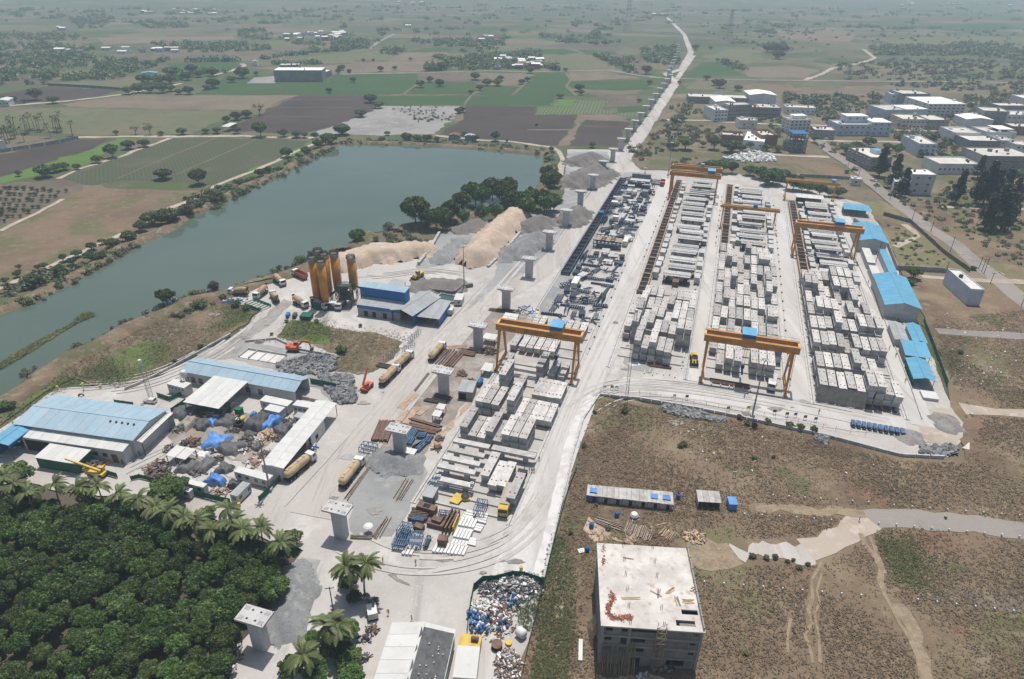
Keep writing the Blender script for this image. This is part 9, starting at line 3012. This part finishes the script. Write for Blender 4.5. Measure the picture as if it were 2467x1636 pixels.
# people
mat('skin',(.16,.085,.055),.6,rnd=.1)
mat('cloth_orange',(.60,.20,.05),.8,rnd=.2)
mat('cloth_green',(.35,.50,.08),.8,rnd=.2)
mat('cloth_dark',(.05,.055,.08),.8,rnd=.3)
mat('cloth_light',(.45,.45,.46),.8,rnd=.2)
mat('helmet',(.62,.60,.15),.4,rnd=.2)
def person_mesh(pose,top):
 J={0:(0,0,.95,.14),1:(0,0,1.2,.145),2:(0,.01,1.42,.15),3:(0,.02,1.54,.055),4:(0,.03,1.66,.095),5:(0,.02,1.76,.07)}
 st=.22 if pose else .03
 L=[(.10,0,.88,.095),(.11,st*.6,.5,.065),(.11,st-(.1 if pose else 0),.08,.045),(.11,st+.12,.03,.035)]
 Rr=[(-.10,0,.88,.095),(-.11,-st*.3,.5,.065),(-.11,-st,.1,.045),(-.11,-st+.12,.03,.035)]
 A=[(.21,0,1.4,.06),(.27,-.08 if pose else .0,1.14,.045),(.28,.06 if pose else .1,.92,.036),(.28,.1 if pose else .14,.82,.03)]
 B=[(-.21,0,1.4,.06),(-.27,.08 if pose else .0,1.14,.045),(-.28,.2 if pose else .1,.95,.036),(-.28,.26 if pose else .14,.86,.03)]
 vs=[J[i] for i in range(6)]
 ed=[(0,1),(1,2),(2,3),(3,4),(4,5)]
 for ch,root in((L,0),(Rr,0),(A,2),(B,2)):
  pr=root
  for q in ch:
   vs.append(q);ed.append((pr,len(vs)-1));pr=len(vs)-1
 me=bpy.data.meshes.new('tmp')
 me.from_pydata([v[:3] for v in vs],ed,[])
 o=bpy.data.objects.new('tmp',me)
 COL.objects.link(o)
 md=o.modifiers.new('s','SKIN')
 sv=me.skin_vertices[0].data if me.skin_vertices else None
 if sv is None:
  bpy.context.view_layer.objects.active=o
  bpy.ops.mesh.customdata_skin_add() if hasattr(bpy.ops.mesh,'customdata_skin_add') else None
  sv=me.skin_vertices[0].data
 for i,v in enumerate(vs):
  sv[i].radius=(v[3],v[3])
  sv[i].use_root=i==0
 o.modifiers.new('d','SUBSURF').levels=1
 dg=bpy.context.evaluated_depsgraph_get()
 dg.update()
 out=bpy.data.meshes.new_from_object(o.evaluated_get(dg))
 COL.objects.unlink(o)
 bpy.data.objects.remove(o)
 out.name='body'
 out.materials.clear()
 for m in('cloth_dark',top,'skin'):
  out.materials.append(M[m])
 for p in out.polygons:
  z,x=p.center.z,abs(p.center.x)
  p.material_index=2 if(z>1.5 or(x>.22 and z<1.12)) else(1 if z>.92 else 0)
  p.use_smooth=True
 return out
try:
 BODY=[person_mesh(i,t) for i,t in((0,'cloth_orange'),(1,'cloth_orange'),(1,'cloth_green'),(0,'cloth_light'))]
except Exception as ex:
 print('person',ex)
 BODY=[]
hel=MB().lathe([(.16,1.70),(.125,1.73),(.12,1.78),(.07,1.84),(.01,1.86)],10).mesh('helmet','helmet',True)
hel2=MB().lathe([(.16,1.70),(.125,1.73),(.12,1.78),(.07,1.84),(.01,1.86)],10).mesh('helmet','white_paint',True)
if BODY:
 for i,(k,x,y,v,lb) in enumerate([(8,315,800,1,'person walking on the entrance road, left of a pair'),(8,342,775,0,'person standing on the entrance road, right of a pair'),(8,562,790,1,'person walking alone across the yard entrance with white helmet'),(8,378,1125,0,'person in light clothes beside the generator'),(8,535,1165,3,'person by the entrance shed corner'),(8,1322,172,0,'worker left of the three beside the loaded trailer'),(8,1338,176,1,'worker in the middle of the three beside the loaded trailer'),(8,1354,174,2,'worker right of the three beside the loaded trailer'),(8,1388,95,2,'worker standing on the yard road above the trailer'),(6,988,1270,1,'worker in orange crossing the road before the right lane'),(6,1460,840,1,'worker on the path right of the segments, farthest of three'),(6,1503,890,2,'worker on the path right of the segments, middle of three'),(6,1566,1060,0,'worker on the path right of the segments, nearest of three'),(7,822,115,0,'person squatting figure near the workshop scrap'),(7,940,60,1,'person beside the violet sheet by the workshop'),(4,565,1120,2,'person in yellow green walking on the upper workshop road'),(2,1845,1210,3,'person on the haul road beside the tenth pier'),(6,490,1160,3,'worker on the road before the third lane'),(9,1258,500,3,'person on the field road junction'),(6,1320,395,3,'person riding past the large blue shed')]):
  p=P(k,x,y)
  o=thing('person',lb.replace('squatting figure','standing'),'person',(p[0],p[1],0),random.uniform(0,6.28),'people on the site',1.0)
  ob('body',BODY[v],o)
  ob('helmet',hel if i%2 else hel2,o)
p=P(4,545,1152)
o=thing('motorbike','dark motorbike parked on the upper workshop road','motorbike',(p[0],p[1],0),.2)
for x in(-.65,.65):
 torus_o=ob('wheel',None,o,(x,0,.3)) if False else None
 mb=MB();mb.cyl((x,-.06,.31),(x,.06,.31),.31,n=14);mb.build('wheel','tyre',o)
mb=MB();mb.bar((-.6,0,.55),(.4,0,.75),.3,.35);mb.bar((.4,0,.8),(.68,0,.32),.1);mb.build('frame','dark_steel',o)
mb=MB();mb.box(-.6,-.14,.75,.1,.14,.88);mb.build('seat','tyre',o)
mb=MB();mb.bar((.42,-.35,1.0),(.42,.35,1.0),.05);mb.build('handlebar','grey_steel',o)
# haze
mh=bpy.data.materials.new('haze_air')
mh.use_nodes=True
nt=mh.node_tree
nt.nodes.remove(nt.nodes['Principled BSDF'])
pv=nt.nodes.new('ShaderNodeVolumePrincipled')
pv.inputs['Color'].default_value=(.68,.86,1.0,1)
pv.inputs['Density'].default_value=HAZE
pv.inputs['Anisotropy'].default_value=.0
nt.links.new(pv.outputs[0],nt.nodes['Material Output'].inputs['Volume'])
M['haze_air']=mh
mb=MB()
mb.box(-17000,-600,-2,17000,31000,135)
tag(mb.build('haze','haze_air'),kind='stuff')
